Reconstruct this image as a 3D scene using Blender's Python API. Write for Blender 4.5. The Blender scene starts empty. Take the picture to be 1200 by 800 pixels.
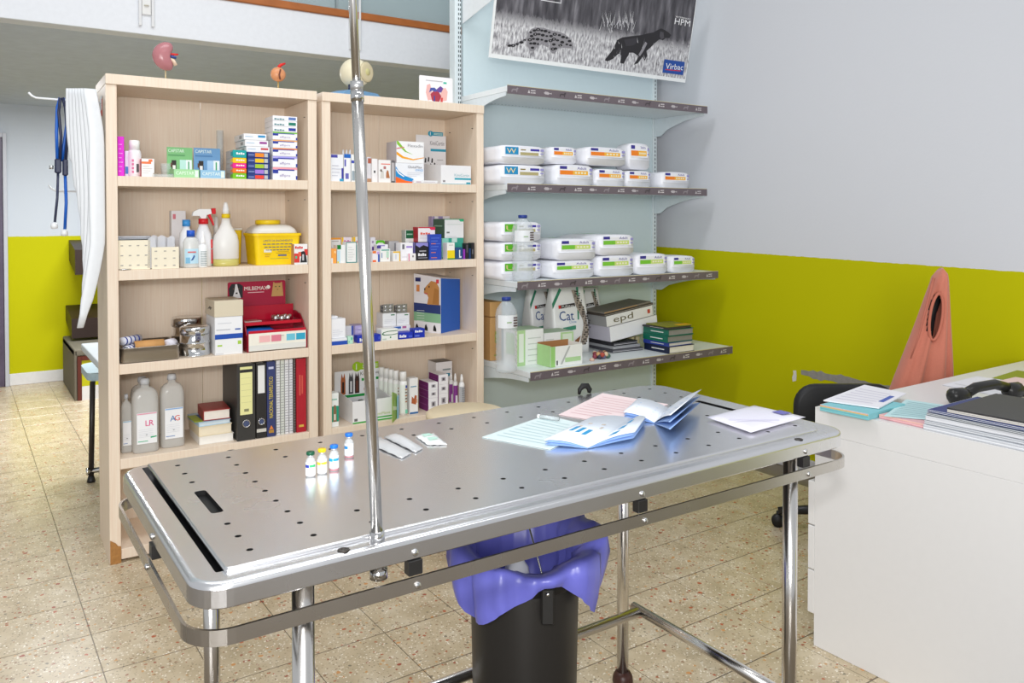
import bpy, bmesh, math, random
from mathutils import Vector, Matrix

# ------------------------------------------------------------------ camera, world, lights
random.seed(7)
SC = bpy.context.scene
COL = SC.collection
TH = math.radians(34.0)            # camera heading against the room's axes
F_PX, PITCH, CY, CAM_H = 951.06, 0.0199, 272.45, 1.437
cam_d = bpy.data.cameras.new('camera')
cam_d.sensor_width = 36.0
cam_d.lens = F_PX * 36.0 / 1200.0
cam_d.shift_y = -(400.0 - CY) / 1200.0
cam_d.clip_start = 0.02
cam = bpy.data.objects.new('camera', cam_d)
COL.objects.link(cam)
cam.location = (0, 0, CAM_H)
cam.rotation_euler = (math.pi / 2 - PITCH, 0, -TH)
SC.camera = cam

W = bpy.data.worlds.new('room_ambient')
SC.world = W
W.use_nodes = True
W.node_tree.nodes['Background'].inputs[0].default_value = (0.93, 0.96, 1.0, 1)
W.node_tree.nodes['Background'].inputs[1].default_value = 0.60

def area(name, loc, target, sx, sy, power, color=(1, 1, 1)):
    d = bpy.data.lights.new(name, 'AREA')
    d.shape = 'RECTANGLE'
    d.size, d.size_y, d.energy, d.color = sx, sy, power, color
    o = bpy.data.objects.new(name, d)
    COL.objects.link(o)
    o.location = loc
    o.rotation_euler = (Vector(target) - Vector(loc)).to_track_quat('-Z', 'Y').to_euler()
    return o

area('photo_flash', (-0.06, -0.05, 1.72), (1.9, 3.2, 1.25), 0.16, 0.16, 30)
area('fill_behind_camera', (-1.9, -2.7, 1.9), (1.6, 3.4, 1.1), 2.6, 1.9, 165, (1.0, 0.985, 0.96))  # added soft fill from behind the camera, not a known window
area('fill_overhead_near', (1.3, 0.3, 3.9), (1.3, 0.3, 0), 2.4, 0.5, 20, (0.96, 0.98, 1.0))  # added overhead fill for even brightness, no fitting in view
area('fill_overhead_far', (1.0, 2.6, 3.9), (1.0, 2.6, 0), 2.4, 0.5, 40, (0.96, 0.98, 1.0))  # second added overhead fill, towards the bookcases, no fitting in view
area('fill_back_room', (0.9, 6.3, 2.34), (0.9, 6.3, 0), 1.3, 0.3, 98, (0.97, 0.98, 1.0))  # added fill lifting the dark soffit and far wall, no lamp in view

vs = SC.view_settings
vs.view_transform = 'Standard'
vs.look = 'None'
vs.gamma = 1.0
vs.exposure = -0.12
vs.use_curve_mapping = False

# ------------------------------------------------------------------ sight lines (photo pixel -> point in the room)
cT, sT = math.cos(TH), math.sin(TH)
RV = Vector((cT, -sT, 0))
FW = Vector((sT * math.cos(PITCH), cT * math.cos(PITCH), -math.sin(PITCH)))
DN = Vector((-sT * math.sin(PITCH), -cT * math.sin(PITCH), -math.cos(PITCH)))
EYE = Vector((0, 0, CAM_H))

def ray(px, py):
    return RV * ((px - 600) / F_PX) + DN * ((py - CY) / F_PX) + FW
def onZ(px, py, z):
    d = ray(px, py)
    return EYE + d * ((z - CAM_H) / d.z)
def onY(px, py, y):
    d = ray(px, py)
    return EYE + d * (y / d.y)
def project(P):
    d = Vector(P) - EYE
    z = d.dot(FW)
    return (600 + F_PX * d.dot(RV) / z, CY + F_PX * d.dot(DN) / z)

class Frame:
    """upright local frame: u along a front, v depth behind it"""
    def __init__(s, x, y, deg):
        s.o = Vector((x, y, 0)); s.a = math.radians(deg)
        s.e1 = Vector((math.cos(s.a), math.sin(s.a), 0)); s.e2 = Vector((-math.sin(s.a), math.cos(s.a), 0))
    def w(s, u, v, z=0):
        return s.o + s.e1 * u + s.e2 * v + Vector((0, 0, z))
    def uz(s, px, py, v):
        d = ray(px, py); q = s.o + s.e2 * v
        t = q.dot(s.e2) / d.dot(s.e2)
        P = EYE + d * t
        return (P - q).dot(s.e1), P.z

# ------------------------------------------------------------------ materials
def lin(c):
    c /= 255.0
    return c / 12.92 if c <= 0.04045 else ((c + 0.055) / 1.055) ** 2.4
def hexc(h):
    return tuple(lin(int(h[i:i + 2], 16)) for i in (0, 2, 4)) + (1.0,)
MATS = {}
def base_mat(name):
    m = bpy.data.materials.new(name)
    m.use_nodes = True
    nt = m.node_tree
    return m, nt, nt.nodes['Principled BSDF']
def mat(h, rough=0.5, metal=0.0, var=0.05, trans=0.0, alpha=1.0, ior=1.45, sheen=0.0, scale=40.0):
    key = (h, rough, metal, var, trans, alpha, sheen)
    if key in MATS:
        return MATS[key]
    m, nt, b = base_mat('finish_%s_%d' % (h, len(MATS)))
    c = hexc(h)
    if var > 0:
        tc = nt.nodes.new('ShaderNodeTexCoord'); n = nt.nodes.new('ShaderNodeTexNoise')
        n.inputs['Scale'].default_value = scale; n.inputs['Detail'].default_value = 2
        mx = nt.nodes.new('ShaderNodeMix'); mx.data_type = 'RGBA'
        mx.inputs['A'].default_value = tuple(x * (1 - var) for x in c[:3]) + (1,)
        mx.inputs['B'].default_value = tuple(min(1, x * (1 + var)) for x in c[:3]) + (1,)
        nt.links.new(tc.outputs['Object'], n.inputs['Vector'])
        nt.links.new(n.outputs['Fac'], mx.inputs['Factor'])
        nt.links.new(mx.outputs['Result'], b.inputs['Base Color'])
    else:
        b.inputs['Base Color'].default_value = c
    b.inputs['Roughness'].default_value = rough
    b.inputs['Metallic'].default_value = metal
    b.inputs['IOR'].default_value = ior
    if trans: b.inputs['Transmission Weight'].default_value = trans
    if alpha < 1: b.inputs['Alpha'].default_value = alpha
    if sheen: b.inputs['Sheen Weight'].default_value = sheen
    MATS[key] = m
    return m

def ramp(nt, stops, interp='LINEAR'):
    r = nt.nodes.new('ShaderNodeValToRGB')
    r.color_ramp.interpolation = interp
    while len(r.color_ramp.elements) < len(stops):
        r.color_ramp.elements.new(0.5)
    for e, (p, h) in zip(r.color_ramp.elements, stops):
        e.position = p; e.color = hexc(h)
    return r

def wood_mat():
    m, nt, b = base_mat('pale_maple_laminate')
    tc = nt.nodes.new('ShaderNodeTexCoord'); mp = nt.nodes.new('ShaderNodeMapping')
    mp.inputs['Scale'].default_value = (45, 45, 1.6)
    n = nt.nodes.new('ShaderNodeTexNoise'); n.inputs['Scale'].default_value = 3; n.inputs['Detail'].default_value = 5
    r = ramp(nt, [(0.3, 'e6d1bb'), (0.5, 'ead8c3'), (0.75, 'eedfcc')])
    nt.links.new(tc.outputs['Object'], mp.inputs['Vector']); nt.links.new(mp.outputs[0], n.inputs['Vector'])
    nt.links.new(n.outputs['Fac'], r.inputs[0]); nt.links.new(r.outputs[0], b.inputs['Base Color'])
    b.inputs['Roughness'].default_value = 0.45
    return m
def steel_mat(name, h, rough, stretch=(2, 60, 60), bump=0.02):
    m, nt, b = base_mat(name)
    tc = nt.nodes.new('ShaderNodeTexCoord'); mp = nt.nodes.new('ShaderNodeMapping')
    mp.inputs['Scale'].default_value = stretch
    n = nt.nodes.new('ShaderNodeTexNoise'); n.inputs['Scale'].default_value = 8; n.inputs['Detail'].default_value = 4
    n2 = nt.nodes.new('ShaderNodeTexNoise'); n2.inputs['Scale'].default_value = 5; n2.inputs['Detail'].default_value = 3
    mr = nt.nodes.new('ShaderNodeMapRange'); mr.inputs[3].default_value = rough * 0.8; mr.inputs[4].default_value = rough * 1.25
    bp = nt.nodes.new('ShaderNodeBump'); bp.inputs['Strength'].default_value = bump; bp.inputs['Distance'].default_value = 0.002
    nt.links.new(tc.outputs['Object'], mp.inputs['Vector']); nt.links.new(mp.outputs[0], n.inputs['Vector'])
    nt.links.new(tc.outputs['Object'], n2.inputs['Vector']); nt.links.new(n2.outputs['Fac'], mr.inputs[0])
    nt.links.new(mr.outputs[0], b.inputs['Roughness']); nt.links.new(n.outputs['Fac'], bp.inputs['Height'])
    nt.links.new(bp.outputs[0], b.inputs['Normal'])
    b.inputs['Base Color'].default_value = hexc(h); b.inputs['Metallic'].default_value = 1.0
    return m
def wall_mat(name, top, low, z_a, z_b, axis='Y', a0=0.0, a1=1.0):
    """two-tone wall paint: the paint line runs from height z_a at coordinate a0 to z_b at a1"""
    m, nt, b = base_mat(name)
    g = nt.nodes.new('ShaderNodeNewGeometry'); s = nt.nodes.new('ShaderNodeSeparateXYZ')
    nt.links.new(g.outputs['Position'], s.inputs[0])
    mr = nt.nodes.new('ShaderNodeMapRange'); mr.clamp = False
    mr.inputs[1].default_value, mr.inputs[2].default_value, mr.inputs[3].default_value, mr.inputs[4].default_value = a0, a1, z_a, z_b
    nt.links.new(s.outputs[axis], mr.inputs[0])
    n = nt.nodes.new('ShaderNodeTexNoise'); n.inputs['Scale'].default_value = 30
    nt.links.new(g.outputs['Position'], n.inputs['Vector'])
    wob = nt.nodes.new('ShaderNodeMath'); wob.operation = 'MULTIPLY_ADD'; wob.inputs[1].default_value = 0.008
    nt.links.new(n.outputs['Fac'], wob.inputs[0]); nt.links.new(mr.outputs[0], wob.inputs[2])
    gt = nt.nodes.new('ShaderNodeMath'); gt.operation = 'GREATER_THAN'
    nt.links.new(s.outputs['Z'], gt.inputs[0]); nt.links.new(wob.outputs[0], gt.inputs[1])
    mx = nt.nodes.new('ShaderNodeMix'); mx.data_type = 'RGBA'
    mx.inputs['A'].default_value = hexc(low); mx.inputs['B'].default_value = hexc(top)
    nt.links.new(gt.outputs[0], mx.inputs['Factor']); nt.links.new(mx.outputs['Result'], b.inputs['Base Color'])
    n2 = nt.nodes.new('ShaderNodeTexNoise'); n2.inputs['Scale'].default_value = 55; n2.inputs['Detail'].default_value = 4
    nt.links.new(g.outputs['Position'], n2.inputs['Vector'])
    bp = nt.nodes.new('ShaderNodeBump'); bp.inputs['Strength'].default_value = 0.12; bp.inputs['Distance'].default_value = 0.004
    nt.links.new(n2.outputs['Fac'], bp.inputs['Height']); nt.links.new(bp.outputs[0], b.inputs['Normal'])
    b.inputs['Roughness'].default_value = 0.65; b.inputs['Specular IOR Level'].default_value = 0.15
    return m
def terrazzo_mat():
    m, nt, b = base_mat('cream_terrazzo')
    g = nt.nodes.new('ShaderNodeNewGeometry')
    big = nt.nodes.new('ShaderNodeTexNoise'); big.inputs['Scale'].default_value = 9; big.inputs['Detail'].default_value = 5
    nt.links.new(g.outputs['Position'], big.inputs['Vector'])
    base = ramp(nt, [(0.3, 'b8a788'), (0.5, 'c8b798'), (0.7, 'd5c7ad')])
    nt.links.new(big.outputs['Fac'], base.inputs[0])
    cur = base.outputs[0]
    warp = nt.nodes.new('ShaderNodeTexNoise'); warp.inputs['Scale'].default_value = 60
    nt.links.new(g.outputs['Position'], warp.inputs['Vector'])
    wv = nt.nodes.new('ShaderNodeVectorMath'); wv.operation = 'MULTIPLY_ADD'; wv.inputs[1].default_value = (0.012,) * 3
    nt.links.new(warp.outputs['Color'], wv.inputs[0]); nt.links.new(g.outputs['Position'], wv.inputs[2])
    for sc, rad, thr, stops in ((70, 0.38, 0.80, [(0, 'b0653f'), (0.2, '9c7c5e'), (0.45, 'c79a63'), (0.7, 'a05a42'), (0.85, '857a66')]),
                                (140, 0.42, 0.60, [(0, 'a5957a'), (0.3, 'efe6d6'), (0.55, 'b3a284'), (0.8, 'f3ecde'), (0.93, '8a6f54')]),
                                (34, 0.26, 0.90, [(0, 'b85f38'), (0.5, 'a24f36'), (0.8, 'cf9558')])):
        v = nt.nodes.new('ShaderNodeTexVoronoi'); v.inputs['Scale'].default_value = sc
        nt.links.new(wv.outputs[0], v.inputs['Vector'])
        sp = nt.nodes.new('ShaderNodeSeparateColor'); nt.links.new(v.outputs['Color'], sp.inputs[0])
        lt = nt.nodes.new('ShaderNodeMath'); lt.operation = 'LESS_THAN'; lt.inputs[1].default_value = rad
        nt.links.new(v.outputs['Distance'], lt.inputs[0])
        gt = nt.nodes.new('ShaderNodeMath'); gt.operation = 'GREATER_THAN'; gt.inputs[1].default_value = thr
        nt.links.new(sp.outputs[0], gt.inputs[0])
        mu = nt.nodes.new('ShaderNodeMath'); mu.operation = 'MULTIPLY'
        nt.links.new(lt.outputs[0], mu.inputs[0]); nt.links.new(gt.outputs[0], mu.inputs[1])
        r = ramp(nt, stops, 'CONSTANT'); nt.links.new(sp.outputs[1], r.inputs[0])
        mx = nt.nodes.new('ShaderNodeMix'); mx.data_type = 'RGBA'
        nt.links.new(mu.outputs[0], mx.inputs['Factor']); nt.links.new(cur, mx.inputs['A']); nt.links.new(r.outputs[0], mx.inputs['B'])
        cur = mx.outputs['Result']
    nt.links.new(cur, b.inputs['Base Color'])
    b.inputs['Roughness'].default_value = 0.28
    return m, nt, b, cur
WOOD = wood_mat()
STEEL = steel_mat('brushed_table_steel', 'ececee', 0.25)
TUBE_STEEL = steel_mat('polished_tube_steel', 'e4e1dd', 0.2, (60, 60, 2))
CHROME = steel_mat('bright_chrome', 'dcdcdc', 0.09, (20, 20, 20), 0.0)
WHITE = mat('f2f2f2', 0.4); BLACK = mat('1b1b1d', 0.45); BLACKP = mat('242322', 0.32)
GREYMETAL = mat('dfe6e8', 0.38)
CLEAR = mat('eef4f4', 0.1, 0, 0, alpha=0.28)
def P(h):            # flat printing ink or card
    return mat(h, 0.45, 0, 0.0)

# ------------------------------------------------------------------ mesh builder
TEXT = {}
def text_geo(s):
    if s not in TEXT:
        c = bpy.data.curves.new('lettering', 'FONT'); c.body = s; c.resolution_u = 2
        o = bpy.data.objects.new('lettering', c); COL.objects.link(o)
        me = o.to_mesh()
        vv = [(v.co.x, v.co.y) for v in me.vertices]; ff = [tuple(p.vertices) for p in me.polygons]
        o.to_mesh_clear(); bpy.data.objects.remove(o); bpy.data.curves.remove(c)
        x0 = min(v[0] for v in vv); x1 = max(v[0] for v in vv); y0 = min(v[1] for v in vv); y1 = max(v[1] for v in vv)
        TEXT[s] = ([((x - x0), (y - y0)) for x, y in vv], ff, x1 - x0, y1 - y0)
    return TEXT[s]

class MB:
    def __init__(s):
        s.v = []; s.f = []; s.m = []; s.sm = []; s.mats = []
    def mi(s, m):
        if m not in s.mats: s.mats.append(m)
        return s.mats.index(m)
    def add(s, vs, fs, m, smooth=False):
        k = len(s.v); i = s.mi(m)
        s.v += [tuple(x) for x in vs]
        for f in fs:
            s.f.append(tuple(k + q for q in f)); s.m.append(i); s.sm.append(smooth)
    def box(s, x0, x1, y0, y1, z0, z1, m, bev=0.0):
        b = max(0, min(bev, (x1 - x0) * .45, (y1 - y0) * .45, (z1 - z0) * .45))
        if b == 0:
            s.add([(x, y, z) for x in (x0, x1) for y in (y0, y1) for z in (z0, z1)],
                  [(0, 1, 3, 2), (4, 6, 7, 5), (0, 4, 5, 1), (2, 3, 7, 6), (0, 2, 6, 4), (1, 5, 7, 3)], m)
            return
        bm = bmesh.new(); bmesh.ops.create_cube(bm, size=1)
        for v in bm.verts:
            v.co = Vector(((x0 + x1) / 2 + v.co.x * (x1 - x0), (y0 + y1) / 2 + v.co.y * (y1 - y0), (z0 + z1) / 2 + v.co.z * (z1 - z0)))
        bmesh.ops.bevel(bm, geom=list(bm.edges), offset=b, segments=1 if b < 0.006 else 3, profile=0.5, affect='EDGES')
        bm.verts.index_update()
        s.add([v.co.copy() for v in bm.verts], [[v.index for v in f.verts] for f in bm.faces], m, b >= 0.006)
        bm.free()
    def tube(s, pts, r, m, n=10, closed=False, radii=None, caps=True):
        pts = [Vector(p) for p in pts]; N = len(pts); rings = []; up = None
        for i, p in enumerate(pts):
            a = pts[(i - 1) % N] if (i > 0 or closed) else p
            c = pts[(i + 1) % N] if (i < N - 1 or closed) else p
            t = (c - a).normalized()
            if up is None:
                up = Vector((0, 0, 1)) if abs(t.z) < 0.9 else Vector((1, 0, 0))
            x = t.cross(up).normalized(); y = x.cross(t).normalized(); up = y
            rr = radii[i] if radii else r
            rings.append([p + x * (rr * math.cos(2 * math.pi * k / n)) + y * (rr * math.sin(2 * math.pi * k / n)) for k in range(n)])
        vs_ = [q for ring in rings for q in ring]; fs = []
        for i in range(N if closed else N - 1):
            j = (i + 1) % N
            for k in range(n):
                l = (k + 1) % n
                fs.append((i * n + k, i * n + l, j * n + l, j * n + k))
        if caps and not closed:
            fs += [tuple(range(n))[::-1], tuple((N - 1) * n + k for k in range(n))]
        s.add(vs_, fs, m, True)
    def lathe(s, prof, m, c=(0, 0, 0), n=20, sx=1.0, sy=1.0, square=0.0, smooth=True, caps=True):
        """profile [(r, z)] turned about a vertical axis; square>0 pushes the section towards a rounded square"""
        vs_ = []
        for r, z in prof:
            for k in range(n):
                a = 2 * math.pi * k / n; ca, sa = math.cos(a), math.sin(a)
                q = 1.0
                if square:
                    e = 2 + square * 6
                    q = (abs(ca) ** e + abs(sa) ** e) ** (-1 / e)
                vs_.append((c[0] + r * q * ca * sx, c[1] + r * q * sa * sy, c[2] + z))
        fs = []
        for i in range(len(prof) - 1):
            for k in range(n):
                l = (k + 1) % n
                fs.append((i * n + k, i * n + l, (i + 1) * n + l, (i + 1) * n + k))
        if caps: fs += [tuple(range(n))[::-1], tuple((len(prof) - 1) * n + k for k in range(n))]
        s.add(vs_, fs, m, smooth)
    def loft(s, rings, m, smooth=True, caps=True):
        n = len(rings[0]); vs_ = [q for r in rings for q in r]; fs = []
        for i in range(len(rings) - 1):
            for k in range(n):
                l = (k + 1) % n
                fs.append((i * n + k, i * n + l, (i + 1) * n + l, (i + 1) * n + k))
        if caps:
            fs += [tuple(range(n))[::-1], tuple((len(rings) - 1) * n + k for k in range(n))]
        s.add(vs_, fs, m, smooth)
    def prism(s, poly, y0, y1, m, plane='XZ', smooth=False):
        """outline extruded: XZ outlines go along Y, XY along Z, YZ along X"""
        def pt(a, b, t):
            return {'XZ': (a, t, b), 'XY': (a, b, t), 'YZ': (t, a, b)}[plane]
        n = len(poly)
        vs_ = [pt(a, b, y0) for a, b in poly] + [pt(a, b, y1) for a, b in poly]
        fs = [tuple(range(n)), tuple(range(n, 2 * n))[::-1]]
        for k in range(n):
            l = (k + 1) % n
            fs.append((k, k + n, l + n, l))
        s.add(vs_, fs, m, smooth)
    def ball(s, c, r, m, sx=1, sy=1, sz=1, n=14, k=8):
        vs_ = [(c[0], c[1], c[2] - r * sz)]; fs = []
        for i in range(1, k):
            a = -math.pi / 2 + math.pi * i / k
            for j in range(n):
                b = 2 * math.pi * j / n
                vs_.append((c[0] + r * sx * math.cos(a) * math.cos(b), c[1] + r * sy * math.cos(a) * math.sin(b), c[2] + r * sz * math.sin(a)))
        vs_.append((c[0], c[1], c[2] + r * sz)); L = len(vs_) - 1
        for j in range(n):
            l = (j + 1) % n
            fs.append((0, 1 + l, 1 + j)); fs.append((L, 1 + (k - 2) * n + j, 1 + (k - 2) * n + l))
            for i in range(k - 2):
                fs.append((1 + i * n + j, 1 + i * n + l, 1 + (i + 1) * n + l, 1 + (i + 1) * n + j))
        s.add(vs_, fs, m, True)
    def text(s, fn, string, a, b, h, m, width=None):
        """lettering on a face given by fn(a, b) -> point"""
        vv, ff, w, hh = text_geo(string)
        ky = h / hh; kx = (width / w) if width else ky
        s.add([fn(a + x * kx, b + y * ky) for x, y in vv], ff, m)
    def build(s, name, parent=None, loc=None, rz=0.0, normals=True):
        me = bpy.data.meshes.new(name)
        me.from_pydata(s.v, [], s.f); me.update()
        for m in s.mats: me.materials.append(m)
        me.polygons.foreach_set('material_index', s.m)
        me.polygons.foreach_set('use_smooth', s.sm)
        if normals:
            bm = bmesh.new(); bm.from_mesh(me)
            bmesh.ops.recalc_face_normals(bm, faces=bm.faces); bm.to_mesh(me); bm.free()
        o = bpy.data.objects.new(name, me); COL.objects.link(o)
        if parent is not None: o.parent = parent
        if loc is not None: o.location = loc
        o.rotation_euler.z = rz
        return o

def tag(o, label, cat, group=None):
    o['label'] = label; o['category'] = cat
    if group: o['group'] = group
    return o
def thing(name, label, cat, loc=(0, 0, 0), rz=0.0, group=None):
    o = bpy.data.objects.new(name, None); COL.objects.link(o)
    o.empty_display_size = 0.05
    o.location = loc; o.rotation_euler.z = rz
    return tag(o, label, cat, group)
def structure(o):
    o['kind'] = 'structure'
    return o
def arc(cx, cy, r, a0, a1, n):
    return [(cx + r * math.cos(math.radians(a0 + (a1 - a0) * i / n)), cy + r * math.sin(math.radians(a0 + (a1 - a0) * i / n))) for i in range(n + 1)]
def rrect(x0, x1, y0, y1, r, n=5):
    return (arc(x1 - r, y0 + r, r, -90, 0, n) + arc(x1 - r, y1 - r, r, 0, 90, n) + arc(x0 + r, y1 - r, r, 90, 180, n) + arc(x0 + r, y0 + r, r, 180, 270, n))

# ------------------------------------------------------------------ the room
RWX, FARY, BEAMY, SOFZ = 3.91, 8.08, 4.60, 2.387
TERR, tnt, tb, tcur = terrazzo_mat()
def far_floor_mat():
    m, nt, b, cur = terrazzo_mat()
    g = nt.nodes.new('ShaderNodeNewGeometry'); mp = nt.nodes.new('ShaderNodeMapping')
    mp.inputs['Location'].default_value = (-0.343 + 0.28, -3.381 + 0.28 * 20, 0)
    br = nt.nodes.new('ShaderNodeTexBrick'); br.offset = 0
    br.inputs['Scale'].default_value = 1.0; br.inputs['Brick Width'].default_value = 0.28; br.inputs['Row Height'].default_value = 0.28
    br.inputs['Mortar Size'].default_value = 0.0022
    nt.links.new(g.outputs['Position'], mp.inputs['Vector']); nt.links.new(mp.outputs[0], br.inputs['Vector'])
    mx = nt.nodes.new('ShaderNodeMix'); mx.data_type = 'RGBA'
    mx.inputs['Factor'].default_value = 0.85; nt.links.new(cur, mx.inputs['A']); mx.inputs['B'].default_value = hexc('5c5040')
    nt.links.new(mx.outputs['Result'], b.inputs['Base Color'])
    return m
fb = MB(); fb.box(-3.0, RWX, -1.5, 9.0, -0.12, -0.0014, far_floor_mat())
floor = structure(fb.build('floor'))
# single floor tiles, the nearest ones in view
TS = 0.2795
tile_rot = math.radians(0.45)
cands = []
for i in range(-14, 16):
    for j in range(-12, 20):
        x = 0.343 + (i + .5) * TS * math.cos(tile_rot) - (j + .5) * TS * math.sin(tile_rot)
        y = 3.381 + (i + .5) * TS * math.sin(tile_rot) + (j + .5) * TS * math.cos(tile_rot)
        if x > RWX - 0.16 or y < 0.4: continue
        q = project((x, y, 0)); depth = (Vector((x, y, 0)) - EYE).dot(FW)
        if depth < 0.4 or not (-130 < q[0] < 1290 and q[1] < 900): continue
        if (x > 2.6 and y < 1.5) or (x > 0.95 and y > 4.0): continue
        cands.append((depth, x, y))
cands.sort()
tm = MB()
h = TS / 2 - 0.0014
tm.box(-h, h, -h + .0013, h - .0013, -0.012, 0.0, TERR, 0.0012)
print('TILES', len(cands))
t0 = None
for k, (dp, x, y) in enumerate(cands[:300]):
    if t0 is None:
        t0 = tm.build('floor_tile', floor); o = t0
    else:
        o = t0.copy(); COL.objects.link(o); o.parent = floor
    o.location = (x, y, random.uniform(-0.0004, 0.0)); o.rotation_euler = (random.uniform(-.0012, .0012), random.uniform(-.0012, .0012), tile_rot)

WALLM = wall_mat('grey_over_lime_paint', 'd3d5da', 'bcba00', 1.2365 - 0.008, 1.1926 - 0.008, 'Y', 4.03, 1.717)
w = MB(); w.box(RWX, RWX + 0.15, -1.5, 9.0, 0, 4.4, WALLM)
wall_right = structure(w.build('wall_right'))
w = MB()
for y0, y1 in ((-1.5, 1.0), (1.0, 2.6), (2.6, 4.6)):
    w.box(RWX - 0.012, RWX, y0 + .001, y1 - .001, 0, 0.075, mat('d3d1d2', 0.5, scale=8), 0.003)
structure(w.build('baseboard_right'))
# scraped plaster on the right wall
def scar_poly(pts_top, pts_bot):
    a = [onX_(p) for p in pts_top]; b = [onX_(p) for p in pts_bot]
    return a + b[::-1]
def onX_(p):
    d = ray(*p); q = EYE + d * (RWX / d.x)
    return (q.y, q.z)
sm = MB()
top = []; bot = []
for k in range(25):
    px = 939 + (1050 - 939) * k / 24; cy_ = 436 + (455 - 436) * (k / 24) ** 0.9
    th = (2.0 + 3.5 * math.sin(math.pi * min(1, k / 20 + .1))) * random.uniform(.7, 1.25)
    top.append((px, cy_ - th)); bot.append((px, cy_ + th * random.uniform(.7, 1.1)))
sm.prism(scar_poly(top, bot), RWX - 0.0015, RWX + 0.002, mat('8f8c86', 0.8, var=.2, scale=60), 'YZ')
o = sm.build('plaster_scrape', wall_right); o['label'] = 'scraped grey plaster gouge on lime wall'
sm = MB()
sm.prism([onX_(p) for p in [(929.5, 434), (933, 434), (933.5, 440), (933, 446), (929, 447), (928.5, 442), (930, 438)]], RWX - 0.0015, RWX + 0.002, mat('d9d6d0', 0.8, var=.1), 'YZ')
o = sm.build('paint_chip', wall_right); o['label'] = 'white spot of missing paint'

WALLF = wall_mat('far_room_two_tone_paint', 'c4cbd3', 'bcba00', 1.262, 1.262, 'X', 0, 1)
w = MB(); w.box(-3.0, 4.4, FARY, FARY + 0.15, 0, SOFZ, WALLF); structure(w.build('wall_back'))
w = MB(); w.box(0.30, 3.9, FARY - 0.015, FARY, 0, 0.10, mat('dcdcdc', 0.5), 0.003); structure(w.build('baseboard_back'))
w = MB(); w.box(-1.65, -1.5, 4.6, FARY, 0, SOFZ, mat('c4cbd3', 0.6)); structure(w.build('wall_left'))
# dark door standing at the far left
d = MB(); d.box(-0.62, 0.27, FARY - 0.03, FARY - 0.005, 0, 2.1, mat('51475c', 0.35, var=.35, scale=6), 0.004)
door = structure(d.build('door_1'))
d = MB()
d.box(0.27, 0.30, FARY - 0.045, FARY - 0.001, 0, 2.14, mat('b9bcc4', 0.4), 0.003); d.box(-0.65, -0.62, FARY - 0.045, FARY - 0.001, 0, 2.14, mat('b9bcc4', 0.4), 0.003)
d.box(-0.62, 0.27, FARY - 0.045, FARY - 0.001, 2.1, 2.14, mat('b9bcc4', 0.4), 0.003)
d.build('door_frame', door)
# wall behind the metal shelving
w = MB(); w.box(2.46, RWX, 4.10, 4.22, 0, SOFZ, mat('c4c7cf', 0.6)); structure(w.build('wall_middle'))
# mezzanine: soffit slab, white front beam, wooden trim, glass rail
w = MB(); w.box(-3.0, RWX, BEAMY + 0.12, FARY + .15, SOFZ, SOFZ + 0.2, mat('c9d2dc', 0.75, var=.10, scale=14)); structure(w.build('ceiling'))
w = MB(); w.box(-3.0, RWX, BEAMY, BEAMY + 0.12, SOFZ, 2.625, mat('e2e5ea', 0.5), 0.003); structure(w.build('trim_1'))
w = MB(); w.box(-3.0, RWX, BEAMY - 0.015, BEAMY + 0.13, 2.625, 2.668, mat('a8622e', 0.4, var=.25, scale=12), 0.004); structure(w.build('trim_2'))
pan = MB(); pan.box(-3.0, RWX, BEAMY + 0.9, BEAMY + 1.0, 2.59, 4.4, mat('b9cccf', 0.5)); structure(pan.build('wall_upper'))
gl = thing('glass_railing', 'grey tinted glass balustrade above the wooden trim of the mezzanine', 'railing', (0, BEAMY + 0.05, 2.668))
for k, (x0, x1) in enumerate(((-3.0, -1.2), (-1.19, 0.6), (0.61, 1.86), (1.87, 3.85))):
    g = MB(); g.box(x0, x1, 0, 0.01, 0, 0.9, mat('c3d4d6', 0.08, 0, 0, alpha=0.35)); g.build('glass_pane', gl)
for xx in (0.605, 1.865, 3.855):
    g = MB(); g.box(xx - .005, xx + .005, -0.012, 0.02, 0, 0.92, mat('a7b3b5', .3, .6)); g.build('glazing_bar', gl)
# cable conduits on the beam
for k, (pa, pb, ylow, lab) in enumerate(((165, 180, 30, 'pair of white cable conduits with a junction box on the beam above the left bookcase'), (412, 423, 58, 'pair of white cable conduits on the beam behind the leaning steel pole'))):
    a = onY(pa, 15, BEAMY - 0.03); b_ = onY(pb, 15, BEAMY - 0.03)
    zl = onY((pa + pb) / 2, ylow, BEAMY - 0.03).z
    c = thing('cable_conduit', lab, 'conduit', (a.x, BEAMY - 0.001, zl))
    for xx in (0, b_.x - a.x):
        g = MB(); g.box(xx - 0.007, xx + 0.007, -0.016, 0, 0, 1.0, mat('dedfe0', .4), 0.002); g.build('conduit', c)
    if k == 0:
        g = MB(); g.box(0.009, b_.x - a.x - 0.009, -0.012, 0, 0.06, 0.16, mat('e2e2e0', .4), 0.002); g.lathe([(.0001, 0), (.012, 0), (.012, .004), (.0001, .004)], mat('d8d4c4', .4), ((b_.x - a.x) / 2, -0.014, .105)); g.build('junction_box', c)

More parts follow.
